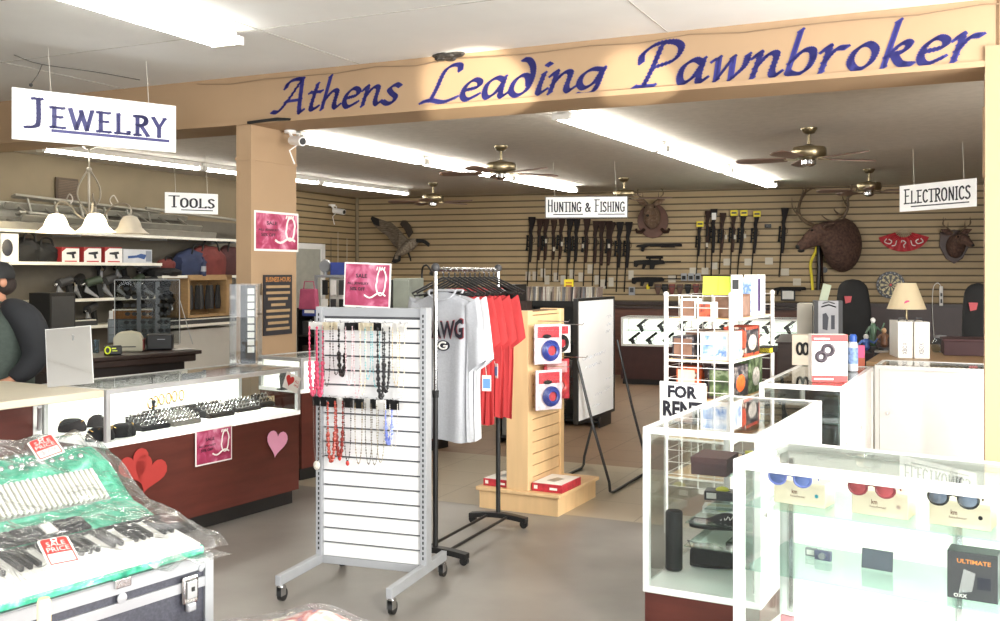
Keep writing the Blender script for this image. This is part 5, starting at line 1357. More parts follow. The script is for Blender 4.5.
# red hand fan, dartboard, bow, power strip
t = T('hand_fan','open red folding fan with white flourishes on the back wall','folding fan', BW(903.5,238.5,.04), RZB)
k = .0150
n = 18; vs = []
for ro in (1,0):
    for i in range(n+1):
        a = R(196+148*i/n); yy = -.015 if i%2 else -.03
        rx, rz_ = (.37,.30) if ro else (.12,.10)
        vs.append((rx*math.cos(a), yy, .12+rz_*math.sin(a)-(.02 if ro else 0)))
MB().add(vs,[(i,i+1,n+2+i,n+1+i) for i in range(n)]).build('pleated_leaf', M('fan_red','a8232c',.6,var=.1), t)
rb = MB()
for i in range(11):
    a = R(196+148*i/10); rb.tube([(0,-.034,.135),(.125*math.cos(a),-.034,.12+.105*math.sin(a))],.006,4)
rb.build('ribs', M('fan_rib','b9a88c',.5), t)
fl_ = MB()
for q in (-1,1):
    fl_.tube(catmull3([(q*.24,-.035,.0),(q*.27,-.035,-.05),(q*.20,-.035,-.08),(q*.17,-.035,-.04),(q*.21,-.035,-.01)]),.008,5)
    fl_.tube(catmull3([(q*.10,-.035,-.03),(q*.12,-.035,-.10),(q*.17,-.035,-.11)]),.007,5)
fl_.tube(catmull3([(-.03,-.035,-.06),(-.02,-.035,-.03),(.03,-.035,-.06),(0,-.035,-.10),(.01,-.035,-.14)]),.007,5)
fl_.build('white_flourish', m_paper, t)
t = T('dartboard','black dartboard hanging on the back wall behind the lamp','dartboard', BW(890.5,285,.03), RZB)
rm = Matrix.Rotation(R(90),4,'X')
MB(rm).lathe([(0,0),(.205,0),(.205,.035),(0,.035)],n=40).build('board', m_black, t, smooth=True)
seg = MB(); seg2 = MB()
for i in range(20):
    a0 = R(18*i-9); a1 = R(18*i+9)
    for r0,r1,par in ((.03,.09,0),(.10,.15,0),(.155,.168,1)):
        tgt = seg if (i+par)%2 == 0 else None
        if tgt is None: continue
        tgt.add([(r*math.cos(a),-.036,r*math.sin(a)) for r,a in ((r0,a0),(r1,a0),(r1,a1),(r0,a1))],[(0,1,2,3)])
seg.build('cream_segments', M('dart_cream','c9bd92',.6), t)
MB(rm).lathe([(0,.035),(.018,.035),(.018,.038),(0,.038)],n=16).build('bullseye', m_red, t)
nb = MB()
for i in range(20): a = R(18*i); nb.ball((.187*math.cos(a),-.036,.187*math.sin(a)),.009,.003,.012,6,4)
nb.build('number_ring', m_grey, t)
t = T('compound_bow','black and yellow compound bow standing against the wall under the elk head','bow', BW(816,268,.07), RZB)
k = .0155
MB().tube(catmull3([(-3*k,0,-22*k),(-4*k,0,-10*k),(-5*k,0,5*k),(0,0,18*k),(2*k,0,34*k)]),.022,7).build('yellow_riser', m_yel, t, smooth=True)
MB().tube([(2*k,.0,-22*k),(3*k,-.03,0),(2*k,0,40*k)],.032,7).build('black_limb', m_black, t, smooth=True)
MB().tube([(7*k,0,-21*k),(6*k,-.02,-4*k),(5*k,0,30*k)],.016,6).build('dark_limb', m_stock, t, smooth=True)
MB(rm).lathe([(.0,-.02),(.045,-.02),(.045,.02),(0,.02)],c=(8*k,-2*k,0)).build('cam_wheel', m_black, t, smooth=True)
MB().tube([(-12*k,-.02,33*k),(2*k,-.02,33*k)],.010,6).box(-.02,.06,-.03,.03,34*k,40*k).build('sight_bracket', m_black, t)
t = T('power_strip','white power strip with hanging cord on the back wall right of the lamp','power strip', BW(941,295,.03), RZB)
MB().box(-.025,.025,-.03,0,-.16,.13).build('strip_body', m_paper, t, bevel=.004); MB().box(-.012,.012,-.034,-.03,-.12,-.06).box(-.012,.012,-.034,-.03,-.02,.03).build('outlets', m_dgrey, t)
MB().tube(catmull3([(0,-.02,.13),(-.05,-.02,.18),(-.11,-.02,.10),(-.12,-.02,-.2),(-.10,-.02,-.6),(-.06,-.03,-.68)]),.006,5).build('cord', m_paper, t, smooth=True)
# fishing rods, side slat wall, door
for i,(px,y0,y1,px2,lab) in enumerate(((331,237,276,331,'dark short fishing rod leaning at the left of the rod group'),(338,232,280,338,'long pale fishing rod with reel in the middle of the rod group'),(347,238,280,346,'thin pale fishing rod at the right of the rod group'))):
    a = LW(px,y0,.10); b_ = LW(px2,y1,.10); b_.x = a.x; b_.y = a.y
    t = T('fishing_rod', lab, 'fishing rod', b_-V(0,0,.15), RZ(AZL)-R(180)); Lr = a.z-b_.z+.15
    MB().cyl((0,0,0),(0,0,.25),.014,n=8).build('grip', m_blackm, t, smooth=True); MB().tube([(0,0,.25),(0,0,Lr)],[.008,.004],6).build('blank', m_dgrey if i == 0 else M('rod_pale','b7ad9c',.4), t)
    MB().cyl((-.03,-.03,.30),(.03,-.03,.30),.028,n=10).build('reel', m_grey, t, smooth=True)
    MB().tube([(0,-.02,Lr*.6),(0,-.03,Lr*.62),(0,0,Lr*.63)],.002,4).build('line_guide', m_chrome, t)
a = LW(296,243,.0); b_ = LW(322,243,.0)
d_ = (b_-a); d_.z = 0; t = T('door_1','pale grey door with white frame in the far left corner','door', V(a.x,a.y,0)+nl*.005, RZ(AZL)); t['kind'] = 'structure'
dl = d_.length; dh = a.z
MB().box(-.1,dl-.10,-.03,0,0,dh-.09).build('door_panel', M('door_grey','a9a99f',.5), t)
MB().box(dl-.10,dl,-.06,0,0,dh).box(-.1,dl,-.06,0,dh-.09,dh).build('door_frame', m_white, t)
MB().cyl((dl-.18,-.03,.98),(dl-.18,-.08,.98),.03,n=10).build('door_knob', m_brass, t, smooth=True)

# ================================================================= rear furniture
# pistol showcase along the back
pc0 = G(621,384,0.0); 
plen = 3.3
pc = T('pistol_case','long lit pistol showcase on dark maroon base before the back wall','display case', pc0, RZB)
pz = .56
MB().box(.02,plen,.03,.52,.0,.08).build('kick_plate', m_kick, pc)
MB().box(0,plen,0,.55,.08,pz).build('cabinet_body', M('dark_maroon_lam','3a211f',.4,var=.15), pc)
fr = MB(); 
for x in (0,plen-.03): fr.box(x,x+.03,0,.03,pz,.98).box(x,x+.03,.52,.55,pz,.98)
fr.box(0,plen,0,.03,.955,.98).box(0,plen,.52,.55,.955,.98).box(0,.03,.03,.52,.955,.98).box(plen-.03,plen,.03,.52,.955,.98).box(0,plen,0,.03,pz,pz+.03)
fr.build('frame', m_whitef, pc)
MB().box(.0,plen,.03,.55,pz,pz+.012).build('deck', m_glow, pc); MB().box(.03,plen-.03,.535,.545,pz,.955).build('back_panel', m_glow, pc); MB().box(.005,.012,.03,.52,pz,.955).build('end_panel', m_glow, pc)
MB().box(.03,plen-.03,.01,.015,pz+.03,.955).build('front_glass', m_glass, pc); MB().box(.03,plen-.03,.03,.52,.97,.976).build('top_glass', m_glass, pc)
MB().box(.03,plen-.03,.14,.5,.775,.783).build('glass_shelf', glass('shelf_glass_edge',(.80,.92,.88),1.2), pc)
for k in range(1,4): MB().box(plen*k/4-.008,plen*k/4+.008,.50,.52,pz,.95).build('shelf_standard', m_chrome, pc)
lamp_in(pc, plen, .5, .94, 14)
def pistol(x, y, z, label, group, proto=[]):
    if not proto:
        t = T('pistol', label, 'pistol', group=group)
        MB().prism([(-.085,.085),(.10,.085),(.10,.118),(-.085,.118)],-.014,.014).build('slide', m_gun, t, bevel=.003)
        MB().prism([(-.085,.0),(-.045,.0),(-.02,.088),(-.075,.088)],-.015,.015).build('grip', m_blackm, t, bevel=.004)
        MB().tube([(-.03,0,.06),(.0,0,.052),(.022,0,.062),(.024,0,.085)],.004,5).build('trigger_guard', m_gun, t, smooth=True)
        MB().prism([(-.10,-.0),(.02,.0),(-.02,.05),(-.05,.05)],-.04,-.018).build('display_stand', m_acr, t)
        proto.append(t); o = t
    else: o = dup(proto[0])
    o.location = W2(pc,x,y,z); o.rotation_euler = (0,R(-38),RZB); o['label'] = label; o['group'] = group; o.scale = (1.1,)*3
    return o
for k in range(8): pistol(.33+.30*k,.30,.80,'pistol propped on the upper shelf of the lit back showcase','pistols on the upper shelf')
for k in range(11): pistol(.22+.25*k,.24,.59,'pistol propped on the lower deck of the lit back showcase','pistols on the lower deck')
# small wood ledge counter behind
t = T('wood_back_counter','reddish wood panelled counter behind the whiteboard and pistol case','counter', BW(597,300,.55).xy.to_3d(), RZB)
mrw = M('reddish_wood','5a3527',.45,var=.3,scale=4,stretch=(1,1,6))
MB().box(-1.2,3.6,0,.45,.0,1.06).build('panelled_front', mrw, t); MB().box(-1.25,3.65,-.04,.48,1.06,1.10).build('counter_top', m_dwood, t, bevel=.006)
# black media shelf with discs
mx0 = P(520,300,10.9); t = T('media_shelf','black media shelf stacked with discs behind the maple tower','shelf', V(mx0.x,mx0.y,0), -R(TH))
ZM = 1.29
for z in (.05,.45,.85,1.27): MB().box(0,.92,0,.36,z,z+.02).build('shelf_board', m_black, t)
for x in (0,.90): MB().box(x,x+.02,0,.36,0,ZM).build('side_panel', m_black, t)
MB().box(0,.92,.34,.36,0,1.29).build('back_panel', m_black, t)
MB().box(-.01,.93,.0,.01,1.29,1.33).build('front_lip', m_black, t)
dcol = [M('disc_'+h,h,.35,var=.2,scale=30) for h in ('c9c4bb','6f6a66','3c3a3c','a89880','8a7870','77787c','cbc5ba')]
d0 = MB().box(0,.0145,0,.135,0,.19).build('disc_case', dcol[0])
rnd = random.Random(3); x = .02; first = True; i = 0
mshare = []
for m in dcol:
    me = d0.data.copy(); me.materials[0] = m; mshare.append(me)
while x < .86:
    o = d0 if first else d0.copy()
    if not first: COL.objects.link(o)
    first = False; o.data = mshare[rnd.randrange(7)]; x += .0165
    if i in (18,34): x += .03
    tag(o,'disc case standing in the row on top of the black media shelf','disc case','disc cases on the media shelf', W2(t,x,.03,1.291), -R(TH), ry=R(rnd.uniform(-2,6))); i += 1
for zz in (.472,.872):
    x = .03
    for q in range(16):
        o = d0.copy(); COL.objects.link(o); o.data = mshare[rnd.randrange(7)]; tag(o,'disc case inside the black media shelf','disc case','disc cases inside the media shelf', W2(t,x,.03,zz), -R(TH)); x += .02
ys = MB().box(0,.11,0,.004,0,.11).build('yellow_note', m_yel); tag(ys,'small yellow square sign standing above the disc cases','sign',None,W2(t,.44,.19,1.45),-R(TH)); MB().box(.02,.09,-.001,0,.03,.05).box(.02,.09,-.001,0,.065,.08).build('print_line', M('orange_dark','b5702c',.6), ys)
MB().tube([(.055,.002,0),(.055,.002,-.158)],.003,5).build('card_holder', m_chrome, ys)
# dark spinner rack at px 505, left clutter
def shelfunit(px, Y, w, h, d, label, rz, mat, nsh=5, name='shelf_unit', catg='shelf'):
    p = P(px,300,Y); t = T(name, label, catg, V(p.x,p.y,0), rz)
    for k in range(nsh): MB().box(0,w,0,d,.05+(h-.07)*k/(nsh-1),.07+(h-.07)*k/(nsh-1)).build('shelf_board', mat, t)
    for x in (0,w-.02): MB().box(x,x+.02,0,d,0,h).build('side_panel', mat, t)
    MB().box(0,w,d-.015,d,0,h).build('back_panel', mat, t)
    return t
def fill(t, w, zs, hmax, label, group, mats, seed, dep=.05, name='boxed_item', cw=(.05,.14), catg='box', n=99):
    rnd = random.Random(seed)
    for z in zs:
        x = .03; c = 0
        while x < w-.12 and c < n:
            ww = rnd.uniform(*cw); hh = rnd.uniform(.45,1)*hmax; o = MB().box(0,ww,0,.14,0,hh).build(name, rnd.choice(mats), bevel=.006)
            tag(o, label, catg, group, W2(t,x,dep,z), t.rotation_euler.z); x += ww+rnd.uniform(.01,.04); c += 1
darkm = [m_blackm,c_dk,m_dgrey,M('dark_brown','3c2c26',.6,var=.3),M('dull_blue','3d4660',.6),M('dull_grey','77756f',.6)]
t1 = shelfunit(297,10.9,.60,1.25,.35,'dark shelf rack of small goods behind the column, left of the grey stand',-R(30),m_black)
fill(t1,.60,[.07,.366,.662,.958],.22,'dark boxed item on the rack behind the column','goods on the rack behind the column',darkm,11)
t2 = T('accessory_rack','grey metal framed accessory rack behind the necklace stand','display rack', V(*P(316,300,10.0).xy,0), -R(20))
for x in (0,.62):
    for y in (0,.3): MB().box(x-.012,x+.012,y-.012,y+.012,0,1.60).build('post', m_grey, t2)
MB().box(-.012,.632,-.012,.312,1.585,1.61).build('top_frame', m_grey, t2); MB().box(0,.62,.28,.29,.1,1.58).build('white_back', m_paper, t2)
for z in (.3,.8,1.22): MB().box(0,.62,0,.3,z,z+.015).build('shelf', m_grey, t2)
for k in range(6):
    for r in range(2):
        o = MB().box(0,.06,0,.012,-.15,0).build('accessory_pack', [m_blackm,m_paper,m_dgrey][(k+r)%3], bevel=.002); tag(o,'narrow accessory pack hanging in the grey metal rack','pack','packs in the grey rack',W2(t2,.04+.095*k,.05,1.56-.19*r),t2.rotation_euler.z)
o = MB().box(0,.34,0,.2,0,.125).build('blue_box', M('blue_carton','2f3f86',.5,var=.2), bevel=.003); tag(o,'blue box lying on top of the grey metal rack','box',None,W2(t2,.14,.04,1.611),t2.rotation_euler.z+R(8))
o = T('clamp_fan','small grey round fan beside the blue box','fan',W2(t2,.05,.1,1.70),t2.rotation_euler.z); MB(rm).lathe([(0,-.02),(.06,-.02),(.07,0),(.06,.02),(0,.02)],n=18).build('guard', m_grey, o, smooth=True); MB().cyl((0,0,-.089),(0,0,-.04),.02).build('base', m_grey, o)
o = T('pink_handbag','small pink handbag hanging at the left of the grey metal rack','bag',P(309,296,9.75),-R(20)); MB().prism([(-.10,-.13),(.10,-.13),(.085,.07),(-.085,.07)],-.035,.035).build('bag_body', M('pink_bag','a84a68',.6,var=.2), o, bevel=.012); MB().tube([(-.06,0,.07),(-.05,0,.14),(.05,0,.14),(.06,0,.07)],.006,5).build('handle', M('pink_bag','a84a68'), o)
o = T('blue_pouch','small blue pouch hanging under the pink handbag','bag',P(310,311,9.75),-R(20)); MB().box(-.08,.09,-.02,.02,-.05,.04).build('pouch', M('blue_carton','2f3f86'), o, bevel=.01); MB().box(-.05,.06,-.022,-.02,-.02,.01).build('label', m_paper, o)
o = T('grey_cabinet','plain grey green cabinet standing behind the necklace stand','cabinet',V(*P(393,300,11).xy,0),-R(18)); MB().box(0,.20,0,.4,0,1.57).build('cabinet_body', M('grey_green','9aa096',.5), o, bevel=.004); MB().box(.01,.19,-.012,0,.1,1.55).build('door', M('grey_green','9aa096'), o, bevel=.003)
o = T('teal_sign_card','small teal card standing high above the pink poster in the distance','sign',P(356,264,10.9),-R(18)); MB().box(0,.15,0,.01,-.07,.0).build('card', M('teal_card','7fb5b2',.6), o)
MB().tube([(.07,.012,-.07),(.07,.012,-.60)],.006,5).build('card_post', m_grey, o)
t5 = shelfunit(352,11.7,.45,1.55,.35,'dark cabinet behind the pink sale poster in the distance',-R(18),m_dgrey)
t3 = shelfunit(410,12.5,.9,1.38,.35,'dark rack of goods behind the shirts, left',-R(18),M('dark_brown','3c2c26',.6))
fill(t3,.9,[.07,.40,.725,1.05],.25,'dark boxed item on the rack behind the shirts','goods behind the shirts',darkm,13)
t4 = shelfunit(497,9.6,.19,1.52,.3,'narrow black spinner of small goods between the shirts and the maple tower',-R(22),m_black,6)
fill(t4,.30,[.07,.36,.65,.94,1.23],.2,'small item on the narrow black spinner','goods on the narrow spinner',darkm+[c_redp],14)
o = T('blue_cap_pack','black goose neck clamp lamp on top of the far dark rack','lamp',P(428,270,12.5),-R(18))
MB().tube(catmull3([(-.12,.1,-.285),(-.12,.1,.0),(-.02,0,.06),(.05,0,-.02)]),.012,6).ball((.07,0,-.04),.05,.05,.035).build('lamp_arm', m_black, o, smooth=True); o.name = 'clamp_lamp'

# ================================================================= desk area at the right
cwh = M('off_white_box','d9d4c6',.5,var=.04)
# monitor like boxes and desk behind case 3/4
dk = T('wood_desk','light wood desk carrying the lamp and console boxes','desk', V(*G(866,361.5,.93).xy,0), -R(27))
ddx = dk
MB().box(0,1.25,0,2.3,.895,.93).build('desk_top', M('desk_wood','a58560',.45,var=.1,stretch=(1,6,6)), dk, bevel=.004)
MB().box(.02,.06,.03,2.25,0,.895).build('side_panel', m_white, dk); MB().box(1.19,1.23,.03,2.25,0,.895).build('side_panel', m_white, dk)
MB().box(.06,1.19,.06,.08,.35,.895).build('modesty_panel', m_white, dk)
def wbox(px, py, Y, w, d, h, rz, label, mat, name='box_item', catg='box'):
    p = P(px,py,Y); t = T(name, label, catg, p, rz); MB().box(0,w,0,d,0,h).build('carton', mat, t, bevel=.003); return t
for i,(x) in enumerate((.37,.37+.127)):
    q = dk
    p = G(898 if i == 0 else 914.5, 358 if i == 0 else 358.5, .931)
    t = T('console_box','white console game box on the desk, %s of the two'%('left','right')[i],'box', p, -R(10))
    w_ = .118; MB().box(0,w_,0,.34,0,.30).build('carton', m_paper, t, bevel=.003)
    b = MB(Matrix.Translation((w_*.62,0,.03)) @ Matrix.Rotation(R(-90),4,'Y')); text('XBOX',0,.10,0,w_*.34,-.0015,.02,b); b.build('grey_lettering', M('grey_ink','77777c',.6), t)
    MB().box(w_*.35,w_*.6,-.001,0,.19,.205).box(w_*.4,w_*.55,-.001,0,.235,.245).build('small_print', m_grey, t)
    MB().box(w_,w_+.001,.02,.32,.02,.28).build('side_picture', M('cool_grey','9ca3b5',.4,var=.3,scale=12), t)
    MB().tube([(w_*.2,.1,.30),(w_*.3,.12,.325),(w_*.7,.12,.325),(w_*.8,.1,.30)],.006,5).build('carry_handle', m_dgrey, t)
p = G(906.5,344,.93); t = T('table_lamp','table lamp with cream empire shade and a pink dot','lamp', V(p.x,p.y,.9305), 0)
zsb = P(906,309,p.y).z-.93; zst = P(906,283,p.y).z-.93
MB().lathe([(0,0),(.09,0),(.09,.015),(.03,.03),(.02,.06),(.05,.12),(.055,.17),(.02,.22),(.012,.24),(.012,zsb+.02)],n=24).build('lamp_base', m_brass, t, smooth=True)
ps_ = p.y/1000
MB().lathe([(18.5*ps_,zsb),(18.3*ps_,zsb+.006),(9*ps_,zst),(8.8*ps_,zst)],n=36).build('lamp_shade', M('cream_shade','d8c6a2',.8,var=.03,emit=.12), t, smooth=True)
MB(Matrix.Translation((-.05,-14.5*ps_,zsb+.065))@Matrix.Rotation(R(24),4,'X')).ball((0,0,0),.03,.003,.026).build('pink_sticker', M('hot_pink','e0568c',.5), t, smooth=True)
p = G(940,352,.93); t = T('glass_jar','round glass jar with lid on the wood desk','jar', V(p.x,p.y,.9305), 0); MB().lathe([(0,0),(.06,0),(.075,.03),(.07,.09),(.05,.115),(.05,.125)],n=20).build('jar_body', glass('jar_glass',(.75,.82,.85),2), t, smooth=True); MB().lathe([(0,.126),(.055,.126),(.055,.145),(0,.15)],n=20).build('lid', m_grey, t, smooth=True)
# office chairs
def chair(px, ptop, pbot, Y, w, label, rz):
    p = P(px, pbot, Y); t = T('office_chair', label, 'chair', V(p.x,p.y,0), rz)
    zt = P(px,ptop,Y).z; zb = .62
    prof = []
    b = MB(); n = 20; rings = []
    for k in range(13):
        u = k/12; z = zb+(zt-zb)*u; hw_ = w*(.80+.25*math.sin(math.pi*min(1,u*.9+.1))) if u < .92 else w*(.85-.9*(u-.92)/.08*.5)
        y = .10+.08*u-.04*math.sin(u*3)
        rings.append([(hw_*max(-1,min(1,1.15*math.cos(2*math.pi*i/n))), y+.045*math.sin(2*math.pi*i/n), z) for i in range(n)])
    b.loft(rings).build('backrest', m_blackm, t, smooth=True, sub=1)
    MB().slab([(-w,-.45),(w,-.45),(w*1.05,-.1),(w*.9,.1),(-w*.9,.1),(-w*1.05,-.1)],.46,.56).build('seat', m_blackm, t, bevel=.03)
    for s in (-1,1): MB().tube([(s*w*1.1,.02,.50),(s*w*1.25,0,.70),(s*w*1.2,-.3,.70),(s*w*1.1,-.28,.50)],.018,6).build('armrest', m_black, t, smooth=True)
    MB().cyl((0,-.15,.08),(0,-.15,.46),.03).build('gas_lift', m_black, t, smooth=True)
    for k in range(5):
        a = R(72*k+10); MB().cyl((0,-.15,.10),(.28*math.cos(a),-.15+.28*math.sin(a),.065),.022).build('base_arm', m_black, t); MB().cyl((.28*math.cos(a)-.012,-.15+.28*math.sin(a),.03),(.28*math.cos(a)+.012,-.15+.28*math.sin(a),.03),.03,n=12).build('caster', m_black, t, smooth=True)
    b = MB(Matrix.Translation((-w*.35,.045,zt-.30))); b.prism([(-.035,.0),(.025,.015),(.04,.09),(-.05,.09)],-.012,-.006); b.build('red_tag', M('tag_redpink','c8545a',.6), t)
    return t
chair(855,279,330,12.2,.20,'black high back office chair with a red tag, left of the lamp',R(170+180))
chair(980,283,330,10.6,.16,'black office chair partly hidden by the right column',R(180+160))
# boxes left of chair
t = wbox(797,338,9.0,.13,.30,.31,-R(20),'pale binder box standing behind the headphone boxes',cwh,'binder_box'); MB().box(.13,.135,.02,.28,.02,.29).build('black_edge', m_black, t)
t = wbox(814,336,8.6,.235,.12,.305,-R(12),'silver and black gadget box with a dark figure printed on it',M('silver_carton','8b8a8c',.35,.3,var=.1),'gadget_box')
MB().box(0,.035,-.001,0,0,.305).box(.20,.235,-.001,0,0,.305).build('dark_bands', m_dgrey, t)
MB().prism([(.07,.06),(.11,.05),(.12,.16),(.10,.2),(.07,.19)],-.003,-.001).prism([(.14,.06),(.17,.06),(.17,.18),(.14,.18)],-.003,-.001).build('printed_gadget', M('deep_navy','20222f',.4), t)
MB().tube([(.06,-.002,.25),(.12,-.002,.27),(.18,-.002,.25)],.006,5).tube([(.07,-.002,.28),(.12,-.002,.295),(.17,-.002,.28)],.005,5).build('printed_spring', m_black, t)
t = wbox(819,302,8.66,.07,.01,.15,-R(10),'pale green card leaning above the silver gadget box',M('pale_green','b5bfa8',.6),'leaning_card','card'); t.rotation_euler.y = R(14); t.location.z = P(814,336,8.6).z+.307
stnd = T('dark_credenza','dark low cabinet under the silver box and binder','cabinet', V(*P(792,338,9.1).xy,0), -R(18)); MB().box(-.1,.52,-.62,.5,.0,1.03).build('cabinet_body', m_dwood, stnd, bevel=.004); MB().box(-.12,.54,-.64,.52,1.03,1.045).build('cabinet_top', m_dwood, stnd, bevel=.003)
# red dark panel in the right back (low)
# items on case 3
def onk3(px, py): return G(px,py,.9655)
t = T('headphone_box','white box with red bands picturing grey headphones on the glass case','box', onk3(812,382), -R(6)); w_ = (G(843,385,.9655)-G(812,382,.9655)).xy.length; hh = .29
MB().box(0,w_,0,.11,0,hh).build('carton', m_paper, t, bevel=.002)
MB().box(0,w_,-.0012,0,hh*.86,hh).build('red_band', m_red, t); MB().box(0,w_,-.0012,0,0,hh*.14).build('red_band', m_red, t)
MB().box(w_,w_+.001,0,.11,0,hh).build('tan_side', m_kraft, t)
b = MB(); hd = M('headphone_grey','3d363e',.5)
for cx,cz,r in ((w_*.45,hh*.68,.030),(w_*.26,hh*.54,.026)): b.tube([(cx+r*math.cos(a*.4),-.003,cz+r*math.sin(a*.4)) for a in range(16)],.014,6,closed=True)
b.build('printed_headphones', hd, t)
MB().prism([(w_*.28,hh*.40),(w_*.80,hh*.46),(w_*.62,hh*.34),(w_*.34,hh*.31)],-.0015,0).prism([(w_*.26,hh*.24),(w_*.78,hh*.28),(w_*.70,hh*.18),(w_*.36,hh*.17)],-.0015,0).build('printed_case', M('case_print','8f8c80',.5), t)
MB().box(w_*.06,w_*.5,-.002,-.0012,hh*.90,hh*.93).box(w_*.06,w_*.6,-.002,-.0012,hh*.05,hh*.08).build('white_print', m_paper, t)
t = T('headphone_box','beige box picturing black headphones behind the red banded box','box', onk3(792,365)+V(.0,0,0), -R(20)); MB().box(0,.16,0,.13,0,.22).build('carton', M('beige_carton','cfc4b2',.6), t, bevel=.002)
b = MB()
for cx in (.055,.095): b.tube([(cx+.018*math.cos(a*.4),-.002,.12+.04*math.sin(a*.4)) for a in range(16)],.010,6,closed=True)
b.build('printed_headphones', m_blackm, t); MB().ball((.145,-.001,.19),.008,.001,.008).ball((.145,-.001,.03),.008,.001,.008).build('red_dot', m_red, t)
p = onk3(853,371); t = T('spray_can','white aerosol can with blue cap beside the headphone box','spray can', p, 0)
MB().lathe([(0,0),(.031,0),(.033,.004),(.033,.185),(.024,.20)],n=20).build('can_body', M('can_white','d9dde6',.3,.2), t, smooth=True); MB().lathe([(.0,.20),(.025,.20),(.026,.235),(.018,.25),(0,.252)],n=20).build('blue_cap', M('cap_blue','2c56a8',.4), t, smooth=True)
MB().lathe([(.0334,.05),(.0336,.06),(.0336,.15),(.0334,.16)],n=20).build('blue_label', M('label_blue','7f9acb',.4,var=.4,scale=40), t, smooth=True)
t = T('pink_card_box','small hot pink box standing behind the spray can','box', onk3(860,367)+V(.0,.06,.0), -R(10)); MB().box(0,.055,0,.05,0,.15).build('carton', M('orange_red_box','b5532e',.5), t, bevel=.002); MB().box(.002,.053,-.001,0,.06,.15).build('pink_panel', M('hot_pink','e0568c'), t)
# figurines on desk
def figurine(px, py, Y, cols, label, h=.24, rz=0):
    p = G(px,py,.931); p.z = .931; t = T('figurine', label, 'figurine', p, rz)
    MB().lathe([(0,0),(.05,0),(.05,.02),(.02,.025)],n=14).build('base', m_dgrey, t)
    MB().lathe([(.012,.02),(.035,.05),(.028,h*.45),(.035,h*.62),(.02,h*.78),(.012,h*.80)],n=12).build('body', cols[0], t, smooth=True)
    MB().ball((0,0,h*.88),.022,.022,.026).build('head', cols[1], t, smooth=True)
    MB().tube([(.03,0,h*.68),(.07,-.01,h*.55),(.10,-.01,h*.8)],[.012,.01,.006],6).tube([(-.03,0,h*.68),(-.07,-.02,h*.5),(-.05,-.03,h*.35)],[.012,.01,.006],6).build('arms', cols[0], t, smooth=True)
figurine(873,349,0,(M('fig_green','54705a',.5,var=.3,scale=30),m_paper),'tallest green and white figurine among the small statues on the desk',.30)
figurine(884,350,0,(M('fig_brown','6b4a34',.5,var=.3,scale=30),M('fig_tan','c9a27c',.5)),'brown figurine at the right of the small statues on the desk',.20)
figurine(866,353,0,(M('fig_blue','4a6ab0',.5,var=.3,scale=30),m_paper),'blue and white figurine nearest the pink box',.16)
t = T('white_device','small white remote like device lying on the wood desk','device', G(878,353,.931), R(20)); MB().box(0,.12,0,.05,0,.018).build('device_body', m_white, t, bevel=.006); MB().box(.07,.11,.01,.04,.018,.019).build('dark_window', m_dgrey, t)
# dark red box behind desk right
t = wbox(944,355.6,8.5,.6,.4,.12,-R(20),'dark maroon armchair back low behind the desk at the right',M('maroon_seat','35191b',.7),'maroon_box')
t.location.z = .932; MB().box(-.01,.61,-.01,.41,.12,.14).build('box_lid', M('maroon_seat2','3c1e20',.7), t, bevel=.004)
t['label'] = 'dark maroon lidded box low behind the desk at the right'
# ================================================================= left wall shelving
def wshelf(px0, px1, z, off, label, th=.025, mat=None):
    a = LW(px0, 300, off); b = LW(px1, 300, off); a.z = b.z = z
    L = (b-a).xy.length
    t = T('wall_shelf', label, 'shelf', V(a.x,a.y,z-th), RZ(AZL))
    MB().box(0,L,0,off-.02,0,th).build('shelf_board', mat or M('shelf_cream','dcd8c8',.5,var=.03), t)
    MB().box(0,L,-.003,0,0,th+.01).build('front_edge', M('shelf_edge','ece9dc',.4,var=.02), t)
    n = max(2,int(L/1.2)+1)
    for k in range(n): x = .03+(L-.06)*k/(n-1); MB().prism([(x-.008,0),(x+.008,0),(x+.008,-.02),(x-.008,-.02)],0,off-.04).build('bracket', m_grey, t)
    return t
sh1 = wshelf(-30,237,2.085,.45,'topmost long cream shelf on the left wall loaded with aluminium ladders')
sh2 = wshelf(9,162,1.742,.45,'middle cream shelf on the left wall carrying power tool boxes')
sh3 = wshelf(162,237,1.586,.45,'cream shelf on the left wall with heaped red and blue bags')
sh4 = wshelf(50,162,1.328,.42,'lower cream shelf on the left wall with dark tools above and below')
sh5 = wshelf(40,170,1.02,.50,'lowest cream shelf on the left wall carrying a keyboard')
sh6 = wshelf(165,240,.95,.50,'lowest cream shelf near the column carrying the long row of white keys')
# slat panel behind shelves and white lower cabinets
a = LW(-40,300,.03); b = LW(240,300,.03)
t = T('shelf_back_panel','grey pegboard panel behind the left wall shelves','panel', V(a.x,a.y,0), RZ(AZL)); MB().box(0,(b-a).xy.length,0,.02,.0,2.35).build('panel_board', M('pegboard','666055',.7,var=.06), t)
t = T('white_base_cabinet','plain white base panel under the row of white keys','cabinet', V(*LW(150,300,.40).xy,0), RZ(AZL)); MB().box(0,2.2,0,.33,0,.88).build('cabinet_body', M('offwhite','cfccc4',.5,var=.02), t)
# vent high on wall
a = LW(55,177,.02); b = LW(77,177,.02); t = T('wall_vent','brown louvred vent high on the left wall above the ladders','vent', a, RZ(AZL)); w = (b-a).xy.length; h = a.z-LW(55,200,.02).z
MB().box(0,w,-.02,0,-h,0).build('vent_frame', M('vent_brown','4e3f30',.6), t)
for k in range(12): MB().box(.02,w-.02,-.032,-.02,-h+.02+(h-.04)*k/12,-h+.02+(h-.04)*(k+.55)/12).build('louvre', M('vent_light','6a5846',.6), t)
